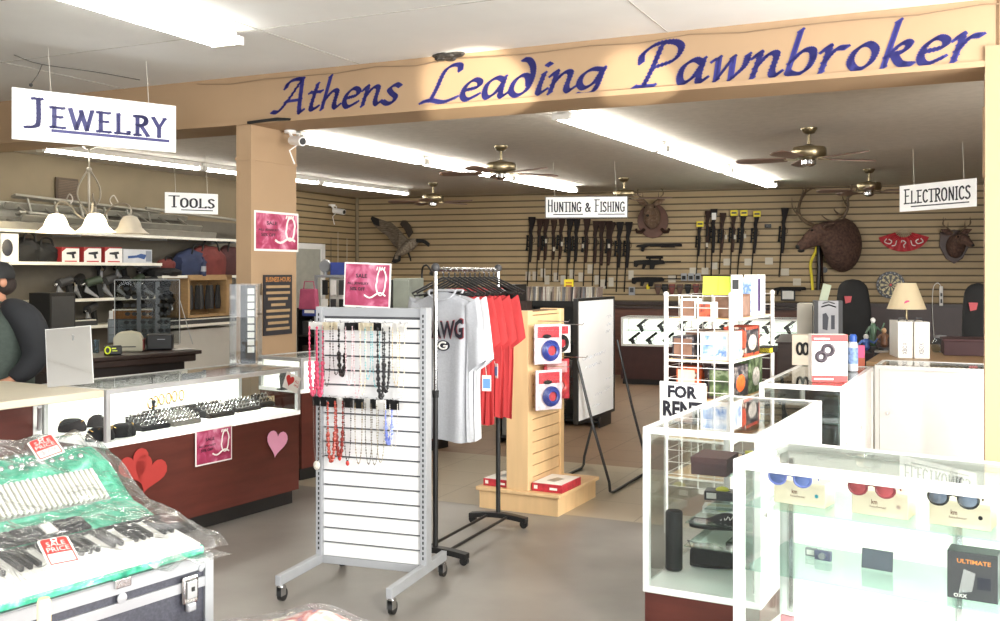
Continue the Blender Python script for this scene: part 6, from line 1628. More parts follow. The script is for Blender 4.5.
# ladders
m_al2 = M('dull_aluminium','a5a195',.45,.5,var=.08)
def ladder(px0, px1, z, off, wdt, label, rungs=14, dz=0, tilt=0, lean=60):
    a = LW(px0,300,off); b = LW(px1,300,off); L = (b-a).xy.length
    t = T('ladder', label, 'ladder', V(a.x,a.y,z), RZ(AZL), ry=tilt)
    m = Matrix.Rotation(R(lean),4,'X')
    for y in (0,wdt): MB(m).box(0,L,y-.014,y+.014,0,.075).build('side_rail', m_al2, t, bevel=.003)
    for k in range(rungs): x = L*(k+.5)/rungs; MB(m).cyl((x,0,.035),(x,wdt,.035),.014,n=8).build('rung', m_al2, t)
    return t
ladder(-25,215,2.10,.43,.30,'long aluminium ladder lying along the front of the top shelf',9,lean=14)
ladder(20,200,2.19,.33,.28,'second aluminium ladder lying behind the front one on the top shelf',8,lean=30)
ladder(15,160,2.27,.16,.20,'aluminium ladder leaning highest against the wall behind the others',6,tilt=R(1.5),lean=70)
t = T('aluminium_pole','thin aluminium pole lying on the ladders at the right of the top shelf','pole', V(*LW(146,300,.40).xy,2.43), RZ(AZL), ry=R(2)); MB().cyl((0,0,0),(2.4,0,0),.02).build('tube', m_al2, t, smooth=True); MB().cyl((2.38,0,0),(2.42,0,0),.026).build('end_cap', m_black, t)
t = T('plank','broad aluminium plank leaning at the left end of the top shelf','plank', V(*LW(-10,300,.06).xy,2.11), RZ(AZL)); MB(Matrix.Rotation(R(-4),4,'X')).box(0,1.3,0,.03,0,.30).build('plank_board', m_al2, t); MB(Matrix.Rotation(R(-4),4,'X')).box(0,1.3,-.02,0,.28,.30).build('plank_lip', m_al2, t)
# tool boxes on shelf 2
m_tred = M('toolbox_red','9c2f2f',.5); m_tool = M('tool_print','1f2226',.5)
for i,(x0,x1,y0,kind) in enumerate(((62,79,247,0),(84,101,247,0),(105,122,247,0),(123.5,152,249,1))):
    a = LW(x0,262.5,.44); b = LW(x1,262.5,.44); w = (b-a).xy.length; h = LW(x0,y0,.44).z-1.742
    lab = ['leftmost white and red drill box on the middle left shelf','second white and red drill box on the middle left shelf','third white and red drill box, beside the wide saw box','wide pale box with a blue saw picture on the middle left shelf'][i]
    t = T('power_tool_box', lab, 'box', V(a.x,a.y,1.7425), RZ(AZL))
    MB().box(0,w,0,.2,0,h).build('carton', m_tred if not kind else M('pale_box','c9ccd0',.5), t, bevel=.003)
    MB().prism([(w*.0,0),(w,0),(w,h*.93),(w*.25,h*.93),(0,h*.7)],-.003,-.0).build('white_front', m_paper, t) if not kind else None
    if not kind:
        MB().prism([(w*.25,h*.66),(w*.78,h*.74),(w*.82,h*.60),(w*.68,h*.55),(w*.74,h*.30),(w*.60,h*.28),(w*.55,h*.52),(w*.25,h*.55)],-.005,-.003).build('printed_drill', m_tool, t)
        MB().box(w*.15,w*.85,-.005,-.003,h*.07,h*.14).build('print_line', m_red, t)
    else:
        MB().prism([(w*.15,h*.35),(w*.5,h*.42),(w*.72,h*.30),(w*.80,h*.62),(w*.6,h*.70),(w*.45,h*.58),(w*.15,h*.52)],-.003,-.0).build('printed_saw', M('saw_blue','33538c',.5), t)
        MB().box(w*.78,w*.97,-.003,0,h*.15,h*.9).build('printed_list', M('print_grey','8b93a0',.5), t)
def bag(px, zb, off, w, h, d, label, mat, rz=0, strap=True, z=None):
    p = LW(px,300,off); t = T('soft_bag', label, 'bag', V(p.x,p.y,zb), RZ(AZL)+rz); rnd = random.Random(int(px))
    rings = []; n = 18
    for k in range(11):
        u = k/10; x = -w/2+w*u; s = math.sin(math.pi*min(.97,max(.03,u)))**.35
        rings.append([(x, d/2*s*math.cos(2*math.pi*i/n)*(1+.08*math.sin(3*i+k)), h/2+h/2*s*math.sin(2*math.pi*i/n)*(1+.10*math.sin(2*i+k*1.3)) if math.sin(2*math.pi*i/n) > -.6 else .0) for i in range(n)])
    MB().loft(rings).build('bag_body', mat, t, smooth=True)
    if strap: MB().tube(catmull3([(-w*.25,-d*.3,h*.8),(-w*.15,-d*.3,h*1.15),(w*.15,-d*.3,h*1.12),(w*.25,-d*.3,h*.8)]),.012,6).build('carry_strap', m_blackm, t, smooth=True)
    return t
m_bred = M('bag_red','6d302c',.8,var=.2); m_bblue = M('bag_blue','2a3350',.8,var=.2)
bag(24,1.743,.30,.34,.27,.28,'black soft tool bag at the left end of the middle shelf',m_blackm)
bag(41,1.743,.30,.36,.23,.28,'second black soft bag next to the first on the middle shelf',m_blackm)
t = T('white_carton','white box with dark round picture at the far left above the cap','box',V(*LW(1,300,.44).xy,1.743),RZ(AZL)); MB().box(0,.22,0,.2,0,.30).build('carton', m_paper, t); MB().ball((.08,0,.15),.07,.003,.09).build('printed_disc', M('deep_navy','20222f'), t)
bag(192,1.587,.28,.75,.36,.34,'large dark blue bag heaped on the shelf left of the column',m_bblue,R(10))
bag(206,1.60,.32,.62,.40,.30,'dark red duffel bag heaped over the blue bag',m_bred,R(-8))
bag(228,1.587,.30,.55,.42,.34,'maroon black bag at the right end of the shelf beside the column',M('bag_maroon','452424',.8,var=.2))
bag(165,1.587,.34,.5,.11,.3,'flat black case under the red bag at the left end of that shelf',m_blackm,strap=False)
bag(166,1.69,.34,.28,.12,.16,'small dark red pouch at the edge of the bag shelf',m_bred)
t = T('water_bottle','dark blue bottle standing before the heap of bags','bottle',V(*LW(203,300,.44).xy,1.587),0); MB().lathe([(0,0),(.04,0),(.042,.02),(.042,.17),(.018,.21),(.018,.25),(0,.25)],n=14).build('bottle_body', m_bblue, t, smooth=True); MB().lathe([(.0425,.06),(.0427,.13)],n=14).build('label', m_grey, t)
# pneumatic tools under shelf 2 and on shelf 4
def nailer(px, z, off, label, rz=0, s=1, mat=None, group=None):
    p = LW(px,300,off); t = T('power_tool', label, 'power tool', V(p.x,p.y,z), RZ(AZL)+rz, group); t.scale = (s,)*3
    m = mat or m_dgrey
    MB().cyl((-.10,0,.16),(.06,0,.20),.045,n=12).build('motor_body', m, t, smooth=True)
    MB().prism([(.0,.16),(.06,.17),(.10,.02),(.04,.0)],-.02,.02).build('handle', m_blackm, t, bevel=.006)
    MB().prism([(-.10,.14),(-.07,.10),(.06,.0),(.04,-.0),(-.12,.07)],-.012,.012).build('magazine', m_grey, t, bevel=.003)
    MB().cyl((-.16,0,.14),(-.10,0,.16),.016).build('nose', m_chrome, t, smooth=True)
    return t
for i,(px,z,off,rz,s) in enumerate(((66,1.33,.33,0,1.1),(79,1.33,.25,.5,1.2),(95,1.33,.33,-.3,1.1),(110,1.33,.3,.2,1.2),(124,1.33,.33,0,1.1),(139,1.33,.28,.4,1.2),(152,1.33,.33,-.2,1.1),(100,1.50,.12,.9,1.2),(122,1.52,.12,.2,1.1),(144,1.50,.12,.2,1.0))):
    nailer(px,z+.003 if off > .2 else z,off,('dark power tool standing on the lower left shelf' if off > .2 else 'dark power tool hung on the pegboard above the lower left shelf'),rz,s,[m_dgrey,m_blackm,M('tool_green','3f4a3c',.5)][i%3],'tools on the lower left shelf' if off > .2 else 'tools hung on the pegboard')
bag(88,1.331,.12,.4,.2,.2,'dark soft case behind the power tools on the lower left shelf',m_blackm,strap=False)
for i,px in enumerate((66,92,118,142)):
    nailer(px,1.023,.30,'dark power tool on the lowest left shelf behind the keyboard',.3*i,1.1,[m_blackm,m_dgrey][i%2],'tools on the lowest left shelf')
def keyboard(px0, px1, z, off, label, tilt=-20):
    a = LW(px0,300,off); b = LW(px1,300,off); L = (b-a).xy.length; t = T('electronic_keyboard', label, 'keyboard', V(a.x,a.y,z), RZ(AZL))
    MB().box(0,L,.0,.30,0,.06).build('case_body', m_dgrey, t, bevel=.005)
    m = Matrix.Translation((0,.0,.062)); k = MB(m); n = int(L/.026)
    for i in range(n): k.box(.02+i*(L-.04)/n, .017+(i+1)*(L-.04)/n, .005,.15,0,.012)
    k.build('white_keys', M('key_white','f2efe4',.3,var=.01), t); kb = MB(m)
    for i in range(n):
        if i%7 not in (2,6): x = .02+(i+1)*(L-.04)/n; kb.box(x-.006,x+.006,.06,.15,.012,.022)
    kb.build('black_keys', m_black, t); MB().box(.05,L-.05,.19,.27,.06,.065).build('control_panel', m_black, t)
    return t
keyboard(58,98,1.021,.48,'keyboard partly hidden behind the mirror on the left wall shelf')
keyboard(168,238,.951,.48,'long keyboard with a row of white keys left of the column')
t = T('dark_amplifier','tall dark speaker cabinet beside the person on the left','speaker', V(*LW(50,300,.75).xy,0), RZ(AZL)); MB().box(0,.35,0,.3,0,1.42).build('cabinet_body', m_blackm, t, bevel=.006); MB().box(.02,.33,-.004,0,.05,1.38).build('grille_cloth', m_dgrey, t)

# wooden crate with dark clothes
a = LW(188,326,.46); t = T('wooden_crate','light wooden crate with dark gloves hanging inside, left of the column','crate', V(a.x,a.y,1.042), RZ(AZL))
b = LW(232,326,.46); L = (b-a).xy.length; hgt = .56
for n_,bx_ in (('side_board',(0,.04,0,.34,0,hgt)),('side_board',(L-.12,L,0,.34,0,hgt)),('top_board',(0,L,0,.34,hgt-.07,hgt)),('bottom_board',(0,L,0,.34,0,.03)),('back_board',(0,L,.32,.34,0,hgt))): MB().box(*bx_).build(n_, M('crate_wood','a5855c',.6,var=.12,stretch=(1,1,5)), t)
rnd = random.Random(8)
for k in range(7):
    x = .10+(L-.28)*k/6; g = T('work_glove','dark glove hanging inside the wooden crate','glove', W2(t,x,.10+.03*(k%2),.36), t.rotation_euler.z,'gloves in the wooden crate')
    MB().loft([[(w_*math.cos(a_),.022*math.sin(a_),z_) for a_ in [2*math.pi*i/12 for i in range(12)]] for w_,z_ in ((.035,.06),(.04,0),(.055,-.10),(.06,-.18),(.045,-.26))]).build('glove_body', [m_blackm,m_dgrey][k%2], g, smooth=True)
    MB().tube([(0,0,.06),(0,0,.09)],.006,5).build('hook_loop', m_chrome, g)
t_ = MB()
for k in range(20): t_.ball((.08+rnd.random()*(L-.25),.08+.1*rnd.random(),.40+.06*rnd.random()),.035,.03,.022,6,4)
# tools left of crate: hanging dark items
for i,(px,z) in enumerate(((164,1.25),(171,1.12),(176,1.3),(167,1.06))):
    nailer(px,z+.003,.15,'dark tool hanging on the wall between the display rack and the crate',.4*i,1.2,m_blackm,'tools beside the crate')

# ================================================================= dark desk with printer and gadgets
da = G(202,350,.90); db = G(80,359,.90); dd = (da-db); azd = math.degrees(math.atan2(dd.x,dd.y))
dkd = T('dark_desk','dark wooden desk behind the jewelry counter carrying small machines','desk', V(db.x,db.y,0)-dd.normalized()*.55*V(1,1,0).length*0, RZ(azd))
DL = dd.xy.length
MB().box(-.6,DL,0,.62,.865,.90).build('desk_top', m_dwood, dkd, bevel=.006)
MB().box(-.55,DL-.15,.06,.56,.0,.865).build('desk_body', M('darker_wood','1e1614',.5,var=.2), dkd, bevel=.004)
MB().box(-.58,DL-.05,.02,.60,.80,.865).build('apron', m_dwood, dkd, bevel=.01)
def od(px, py, d=0): 
    p = G(px,py,.9005); return p
t = T('label_printer','cream rounded printer with dark red side on the dark desk','printer', od(113,352), RZ(azd)-R(38))
prof = [(0,0),(.26,0),(.26,.10),(.22,.165),(.14,.185),(.04,.175),(0,.13)]
b = MB(); b.add([(x,0,z) for x,z in prof]+[(x,.24,z) for x,z in prof],[tuple(range(7)),tuple(range(13,6,-1))]+[(i,i+7,(i+1)%7+7,(i+1)%7) for i in range(7)]); b.build('printer_body', M('printer_cream','c9c5ad',.5,var=.02), t, bevel=.012)
MB().box(.255,.266,.01,.23,.01,.11).build('dark_red_panel', M('dark_red_panel','7d2a24',.4), t); MB().box(.05,.2,-.002,.0,.04,.05).build('paper_slot', m_dgrey, t)
t = T('receipt_printer','black receipt printer next to the cream printer on the dark desk','printer', od(146,350.5), RZ(azd)-R(38)); MB().box(0,.24,0,.2,0,.15).build('printer_body', m_black, t, bevel=.015); MB().box(.1,.17,-.002,0,.10,.106).build('logo_bar', m_grey, t)
t = T('tape_gadget','black and neon yellow gadget at the front of the dark desk','tool', od(104,355.5), RZ(azd)-R(30)); MB().box(0,.15,0,.06,0,.085).build('gadget_body', m_black, t, bevel=.012)
MB(Matrix.Translation((.03,-.004,.045))).tube([(.022*math.cos(a*.4),0,.03*math.sin(a*.4)) for a in range(16)],.007,6,closed=True).build('neon_ring', M('neon_yellow','dbe93a',.4,emit=.2), t, smooth=True)
MB().box(.065,.10,-.004,0,.055,.065).box(.07,.11,-.004,0,.035,.043).build('neon_print', M('neon_yellow','dbe93a'), t)
t = T('drinking_glass','clear glass tumbler beside the mirror on the dark desk','glass', od(96,353), 0); MB().lathe([(0,0),(.03,0),(.035,.12),(.032,.12),(.027,.006),(0,.006)],n=16).build('tumbler', glass('jar_glass',(.75,.82,.85),2), t, smooth=True)
pq = od(100,345)+V(-.02,.25,0)
t = T('parts_organizer','grey clear-drawer parts organizer behind the cream printer','organizer', pq, RZ(azd)-R(33)); MB().box(0,.62,0,.18,0,.25).build('cabinet_frame', M('organizer_grey','6d7276',.5,.2), t, bevel=.004)
for r in range(3):
    for c in range(7):
        dr = MB().box(.012+.086*c,.09+.086*c,-.008,0,.012+.078*r,.082+.078*r).build('drawer', M('drawer_clear','8b9397',.2,var=.2), t); MB().box(.04+.086*c,.062+.086*c,-.014,-.008,.02+.078*r,.03+.078*r).build('drawer_pull', m_grey, dr)
t = T('cardboard_box','orange brown cardboard box on top of the parts organizer','box', pq+V(.05,.02,.251), RZ(azd)-R(33)); MB().box(0,.38,0,.16,0,.085).build('carton', M('orange_cardboard','b07a48',.7,var=.08), t, bevel=.002); MB().box(-.01,.39,-.005,.165,.085,.097).build('white_lid', m_paper, t)
x = MB()
for k in range(5): x.box(.19+.034*k,.215+.034*k,-.002,0,.03,.06)
x.build('pale_print', M('pale_ink','e4d2ae',.6), t); MB().box(-.04,0,-.01,.03,-.0,.085).build('white_tape', m_paper, t)
t = T('toy_car','small dark red and black toy at the right end of the parts organizer','toy', pq+V(.43,.43,.10), 0); MB().ball((0,0,.06),.05,.05,.055).build('body', m_black, t, smooth=True); MB().ball((-.02,-.04,.07),.025,.02,.02).build('red_detail', m_red, t, smooth=True)
t['label'] = 'small black and red round gadget at the right end of the organizer'; t.name = 'round_gadget'; t['category'] = 'gadget'
MB().box(-.04,.04,-.04,.04,-.10,.01).build('stand', m_blackm, t)
t = T('papers','white paper lying at the right end of the dark desk','paper', od(176,350.2)+V(0,0,.0), RZ(azd)); MB().box(0,.22,0,.15,0,.003).build('sheet', m_paper, t)
# sunglasses display, clear case
sd0 = od(103,349)+V(-.05,.42,0); sd0.z = .9005
sdm = T('sunglasses_display','tall clear acrylic case of sunglasses behind the desk machines','display case', sd0, RZ(azd)-R(38))
SW, SDp, SH = .62,.20,.66
acr2 = glass('dull_acrylic',(.82,.83,.83),.35)
MB().box(0,SW,0,.005,0,SH).box(0,SW,SDp,SDp+.005,0,SH).box(0,.005,0,SDp,0,SH).build('clear_panels', acr2, sdm)
MB().add([(SW,0,0),(SW,SDp,0),(SW,SDp,SH),(SW,0,SH),(SW+.13,0,0)],[(0,1,2,3)]).build('end_panel', acr2, sdm)
e_ = MB()
for x,z0,z1 in ((0,0,SH),(SW,0,SH)): e_.tube([(x,0,z0),(x,0,z1)],.004,5)
e_.tube([(0,0,SH),(SW,0,SH)],.004,5).tube([(SW,0,SH*.7),(SW+.13,0,0)],.004,5); e_.build('edge_strip', M('acrylic_edge','b9bcbc',.3), sdm)
for x in (.22,.40): MB().box(x-.02,x+.02,SDp*.5,SDp*.5+.012,0,SH-.02).build('peg_column', M('clear_grey','7d8082',.3), sdm)
sg = T('sunglasses','dark sunglasses on the clear display case','sunglasses', W2(sdm,.30,.06,.1), sdm.rotation_euler.z,'sunglasses in the clear display case')
for s in (-1,1):
    MB().add([(s*.033+.026*math.cos(a*.52),0,.020*math.sin(a*.52)) for a in range(12)],[tuple(range(12))]).build('lens', m_black, sg)
    MB().tube([(s*.06,0,.008),(s*.062,.07,.008)],.003,4).build('temple', m_dgrey, sg)
MB().tube([(-.012,0,.008),(.012,0,.008)],.003,4).build('bridge', m_dgrey, sg)
for r in range(7):
    for c,x in enumerate((.14,.30,.46)):
        if (r,c) != (1,1): dup(sg, W2(sdm,x+.01*(r%2),.05,.06+.085*r))
sg.location = W2(sdm,.31,.05,.06+.085)

# ================================================================= chandelier
chy = 10.5; cz = ZR
c0 = P(89,300,chy); ch = T('chandelier','scrolled metal chandelier with three glowing glass shades under the jewelry sign','chandelier', V(c0.x,c0.y,ZR), R(8))
m_nick = M('aged_nickel','a79f92',.35,.8,var=.05)
u_ = chy/1000
MB().lathe([(0,0),(.07,0),(.07,-.015),(.03,-.04),(0,-.05)],n=20).build('canopy', m_nick, ch, smooth=True)
MB().tube([(0,0,-.04),(0,0,-.28)],.007,6).build('chain', m_nick, ch)
ZB_ = P(89,224,chy).z-ZR; ZT_ = P(89,168,chy).z-ZR
MB().tube([(0,0,-.28),(0,0,ZB_)],.014,8).ball((0,0,ZB_),.04).ball((0,0,ZT_-.02),.03).build('stem', m_nick, ch, smooth=True)
for q in (-1,1):
    MB().tube(catmull3([(0,0,ZT_),(q*.10,0,ZT_-.18),(q*.11,0,ZT_-.32),(q*.03,0,ZB_+.14),(q*.02,0,ZB_+.02)]),.009,6).build('curved_brace', m_nick, ch, smooth=True)
m_shade = M('glowing_shade','fff3d6',.5,var=.02,emit=3.2); m_shade2 = M('unlit_shade','cfc4b0',.5,var=.04,emit=.15)
for k,(sx,sy,lit) in enumerate(((-.31,-.06,1),(.12,-.22,1),(.37,.20,0))):
    zs_top = P(89,233,chy).z-ZR+.185; zs_ = zs_top-.28
    MB().tube(catmull3([(0,0,ZB_+.03),(sx*.35,sy*.35,ZB_+.10),(sx*.55,sy*.55,zs_top+.10),(sx*.85,sy*.85,zs_top+.14),(sx*1.02,sy*1.02,zs_top+.09),(sx,sy,zs_top-.02)]),.011,6).build('scroll_arm', m_nick, ch, smooth=True)
    MB().tube(catmull3([(sx*.7,sy*.7,zs_top+.15),(sx*.6,sy*.6,zs_top+.22),(sx*.50,sy*.5,zs_top+.17),(sx*.58,sy*.58,zs_top+.11)]),.007,5).build('curl', m_nick, ch, smooth=True)
    sh = MB(); sh.lathe([(.035,.06),(.07,.05),(.10,.0),(.125,-.07),(.165,-.115),(.19,-.13),(.185,-.135),(.16,-.12),(.12,-.075),(.095,0),(.065,.045),(.03,.055)],c=(sx,sy,zs_top-.05),n=40,wave=lambda a,z: .05*math.sin(8*a)*(1 if z < -.09 else 0))
    sh.build('glass_shade', m_shade if lit else m_shade2, ch, smooth=True)
    MB().cyl((sx,sy,zs_top+.02),(sx,sy,zs_top-.0),.035).build('shade_holder', m_nick, ch, smooth=True)
    if lit: light('POINT','shade_bulb',(0,0,0),(0,0,-1),7,.08,col=(1,.85,.6)).location = ch.location+Vector((sx,sy,zs_top-.26))
# wires on front ceiling by sign
t = MB().tube(catmull3([G(14,55,3.235),G(40,64,3.235),G(95,72,3.235),G(140,80,3.235)]),.003,5).build('ceiling_cable', m_dgrey, smooth=True); tag(t,'thin dark cable running across the front ceiling above the jewelry sign','cable')
t = MB().tube(catmull3([G(42,65,3.235),G(38,74,3.2),G(31,84,3.1)]),.003,5).ball(G(31,85,3.09),.014).build('hanging_cable', m_dgrey, smooth=True); tag(t,'short dark cable end dangling beside the jewelry sign','cable')

# ================================================================= person behind the beige counter
pp = V(-3.37,6.70,0)
pe = T('person','person in dark cap and green raglan shirt with black sleeves, looking away left','person', pp, R(-28)); pe.scale = (1.17,1.17,.955)
# local: faces -y ; x right-hand side of picture when seen from the front
m_skin = M('skin','b98468',.55,var=.04,scale=20)
m_green = M('dark_green_jersey','3c4640',.85,var=.15,scale=40,bump=.1); m_slv = M('black_sleeve','1c1e22',.85,var=.15); m_jean = M('dark_jeans','23262e',.85,var=.1)
def S_(name, chains, mat, sub=2): return skinmesh(name, chains, mat, pe, sub)
body = S_('body',[[(0,0,.95,(.15,.12)),(0,.0,1.10,(.16,.13)),(0,.0,1.28,(.17,.13)),(0,.01,1.42,(.12,.10)),(0,.0,1.50,(.055,.055)),(0,-.015,1.56,(.055,.06)),(0,-.03,1.63,(.075,.095)),(0,-.03,1.70,(.072,.09)),(0,-.02,1.75,(.045,.06))],
 [3,(.20,.02,1.41,.07),(.27,.03,1.28,.058),(.30,.02,1.12,.045),(.27,-.10,.98,.035),(.25,-.17,.965,.028)],
 [3,(-.20,.02,1.41,.07),(-.27,.03,1.28,.058),(-.30,.02,1.12,.045),(-.27,-.10,.98,.035),(-.25,-.17,.965,.028)],
 [0,(.10,0,.80,.095),(.11,-.01,.48,.06),(.11,.02,.10,.042),(.11,-.10,.04,.035)],
 [0,(-.10,0,.80,.095),(-.11,-.01,.48,.06),(-.11,.02,.10,.042),(-.11,-.10,.04,.035)]], m_skin)
for q in (-1,1):
    hx = q*.25
    for k in range(4):
        x0 = hx+(-.024+.016*k); l = (.062,.07,.066,.052)[k if q > 0 else 3-k]
        S_('finger',[[(x0,-.19,.962,.0095),(x0,-.20-l*.5,.960,.0085),(x0,-.20-l,.945,.007)]],m_skin,1)
    S_('thumb',[[(hx-q*.028,-.165,.960,.011),(hx-q*.05,-.20,.955,.009),(hx-q*.052,-.225,.952,.008)]],m_skin,1)
    S_('palm',[[(hx,-.15,.965,(.026,.016)),(hx,-.20,.963,(.032,.014))]],m_skin,1)
    MB().ball((q*.084,-.02,1.645),.012,.022,.034,10,8).build('ear', m_skin, pe, smooth=True)
    MB().ball((q*.032,-.115,1.662),.012,.008,.009,10,8).build('eye', m_paper, pe, smooth=True); MB().ball((q*.032,-.122,1.662),.005,.003,.005,8,6).build('iris', m_eye, pe, smooth=True)
MB().loft([[(w_*math.cos(a_),y_+.4*w_*math.sin(a_),z_) for a_ in [2*math.pi*i/10 for i in range(10)]] for w_,y_,z_ in ((.008,-.115,1.668),(.012,-.13,1.645),(.018,-.142,1.622),(.012,-.12,1.612))]).build('nose', m_skin, pe, smooth=True)
MB().ball((0,-.118,1.585),.026,.012,.007,12,6).build('mouth', M('lips','96584c',.5), pe, smooth=True)
MB().ball((0,.02,1.63),.088,.088,.085,16,10).build('hair', M('dark_hair','2b211c',.8,var=.2,bump=.4,scale=60), pe, smooth=True)
cap_ = MB().lathe([(.106,.0),(.108,.03),(.098,.075),(.065,.112),(.0,.125)],c=(0,-.015,1.672),n=24).build('cap', m_blackm, pe, smooth=True)
MB().slab([(.085*math.cos(a),-.09-.105*abs(math.sin(a))) for a in [math.pi+math.pi*k/12 for k in range(13)]],1.672,1.680).build('cap_brim', m_blackm, pe)
# clothing
def hull(secs, n=24): return [[(cx+rx*math.cos(2*math.pi*i/n)*(1), cy+ry*math.sin(2*math.pi*i/n), z+.006*math.sin(5*2*math.pi*i/n+z*20)) for i in range(n)] for cx,cy,rx,ry,z in secs]
MB().loft(hull([(0,-.01,.225,.19,.86),(0,-.03,.235,.215,.95),(0,-.04,.24,.225,1.05),(0,-.03,.235,.20,1.18),(0,-.01,.235,.175,1.30),(0,.0,.22,.15,1.38),(0,.005,.16,.115,1.45),(0,0,.085,.08,1.49),(0,0,.068,.068,1.515)]),cap=False).build('shirt', m_green, pe, smooth=True)
for q in (-1,1):
    sl_ = MB(); path = [(q*.07,.0,1.505,.05),(q*.15,.005,1.46,.085),(q*.22,.02,1.40,.098),(q*.27,.03,1.30,.092),(q*.30,.03,1.20,.084),(q*.315,.02,1.12,.076),(q*.30,-.05,1.03,.066),(q*.275,-.11,.985,.052)]
    sl_.tube([p[:3] for p in path],[p[3] for p in path],16).build('raglan_sleeve', m_slv, pe, smooth=True, sub=1)
    MB().tube([(q*.10,0,.92),(q*.115,-.01,.5),(q*.115,.02,.09)],[.115,.088,.075],16).build('trouser_leg', m_jean, pe, smooth=True)
    MB().box(q*.11-.045,q*.11+.045,-.19,.07,0,.085).build('shoe', m_black, pe, bevel=.02)

# ================================================================= foreground: flight case and accordion on a table
azc = 34; uc = V(math.sin(R(azc)),math.cos(R(azc)),0); wc = V(-math.cos(R(azc)),math.sin(R(azc)),0)
cr = V(-.687,2.385,0)
tabo = cr+uc*.05-wc*.30-uc*1.95
tb_ = T('display_table','low wooden display table under the black case','table', cr-uc*1.95-wc*.34, RZ(azc))
MB().box(0,2.02,0,1.2,.715,.75).build('table_top', m_wood, tb_, bevel=.004)
for x in (.05,1.95):
    for y in (.05,1.13): MB().box(x-.03,x+.03,y-.03,y+.03,0,.715).build('leg', m_wood, tb_)
# local x along uc, y to the back left
cs = T('flight_case','black flight case with aluminium edges and butterfly latches at lower left','case', cr-uc*1.10+V(0,0,.751), RZ(azc))
CL, CD, CT = 1.10,.50,.219
m_cfab = ramp_mat('case_black_laminate',[(.3,'34353d'),(.6,'40414b'),(.8,'4a4b56')],scale=160,rough=.5,detail=2)
MB().box(.004,CL-.004,.004,CD-.004,0,CT-.003).build('case_body', m_cfab, cs)
m_al3 = M('case_aluminium','b4b6ba',.32,.55,var=.04)
tr = MB()
for z0,z1 in ((0,.02),(CT-.072,CT-.049),(CT-.030,CT)): tr.box(0,CL,-.002,.006,z0,z1).box(0,CL,CD-.006,CD+.002,z0,z1)
for z0,z1 in ((0,.02),(CT-.072,CT-.049),(CT-.030,CT)): tr.box(-.002,.006,0,CD,z0,z1).box(CL-.006,CL+.002,0,CD,z0,z1)
for x in (0,CL-.022): tr.box(x,x+.024,-.003,.01,0,CT).box(x,x+.024,CD-.01,CD+.003,0,CT)
tr.box(0,CL,-.002,.024,CT-.003,CT+.001).box(0,CL,CD-.024,CD+.002,CT-.003,CT+.001).box(0,.024,0,CD,CT-.003,CT+.001).box(CL-.024,CL+.002,0,CD,CT-.003,CT+.001)
tr.build('aluminium_edges', m_al3, cs)
lp = L2(cs, PL(188,588,cr,azc)); zz = lp.z-.751
bl_ = MB(); bl_.box(lp.x-.022,lp.x+.022,-.012,-.002,zz-.035,zz+.030); lt_ = bl_.build('butterfly_latch', m_chrome, cs, bevel=.005)
MB().box(lp.x-.014,lp.x+.014,-.018,-.012,zz-.022,zz+.020).build('latch_plate', m_alu, lt_, bevel=.004)
MB().box(lp.x-.012,lp.x+.012,-.017,-.004,zz-.052,zz-.032).build('latch_tongue', m_al3, lt_, bevel=.004)
MB().box(lp.x-.004,lp.x+.004,-.020,-.018,zz-.004,zz+.006).build('key_hole', m_black, lt_)
lp2 = L2(cs, PL(121,584,cr,azc)); z2 = CT-.02
MB().box(lp2.x-.02,lp2.x+.02,-.010,.012,CT-.016,CT+.004).build('hinge_clip', m_chrome, cs, bevel=.002)
MB(Matrix.Translation((lp2.x,-.002,CT-.040))@Matrix.Rotation(R(90),4,'X')).lathe([(0,0),(.012,0),(.012,.003),(0,.004)],n=16).build('rivet', m_al3, cs, smooth=True)
MB(Matrix.Translation((CL-.035,-.002,CT-.028))@Matrix.Rotation(R(90),4,'X')).lathe([(0,0),(.008,0),(.007,.003),(0,.004)],n=12).build('rivet', m_al3, cs, smooth=True)
# accordion lies on the case lid
ac = T('accordion','green pearl accordion with white keys lying on the black case under plastic','accordion', cr-uc*.66+V(0,0,.751+CT+.002), RZ(azc))
AL = .64
m_pearl = ramp_mat('green_pearl',[(.25,'0e5a45'),(.45,'2c9a78'),(.6,'5fc0a0'),(.75,'b4ecd6')],scale=16,rough=.18,detail=6,dist=1.2,coat=.6)
prof = [(.0,.0),(.0,.022),(.165,.058),(.172,.066),(.235,.090),(.27,.098),(.37,.185),(.43,.215),(.48,.215),(.50,.19),(.50,.0)]
body_ = MB(); n = len(prof)
xs = [.0,.008,AL-.012,AL]
rings = [[(x, y*(1 if 0 < i < 3 else .985)+.002, z*(1 if 0 < i < 3 else .96)) for y,z in prof] for i,x in enumerate(xs)]
body_.loft(rings).build('pearl_body', m_pearl, ac, bevel=.006)
sl_ang = math.atan2(.036,.165)
nk = 31; kw = (AL-.03)/nk; wk = MB(); bk = MB()
mk = Matrix.Translation((0,.004,.024)) @ Matrix.Rotation(sl_ang,4,'X')
for i in range(nk): wk.box(.008+kw*i,.0068+kw*(i+1),-.012,.155,0,.012,mk)
wk.build('white_keys', M('key_ivory','f7f5ee',.2,var=.01), ac)
for i in range(nk-1):
    if (nk-1-i)%7 in (1,2,4,5,6): x = .008+kw*(i+1); bk.box(x-.0044,x+.0044,.065,.155,.012,.024,mk)
bk.build('black_keys', m_black, ac, bevel=.002)
MB().box(.004,AL-.004,.160,.172,.058,.072).build('black_felt_strip', m_blackm, ac)
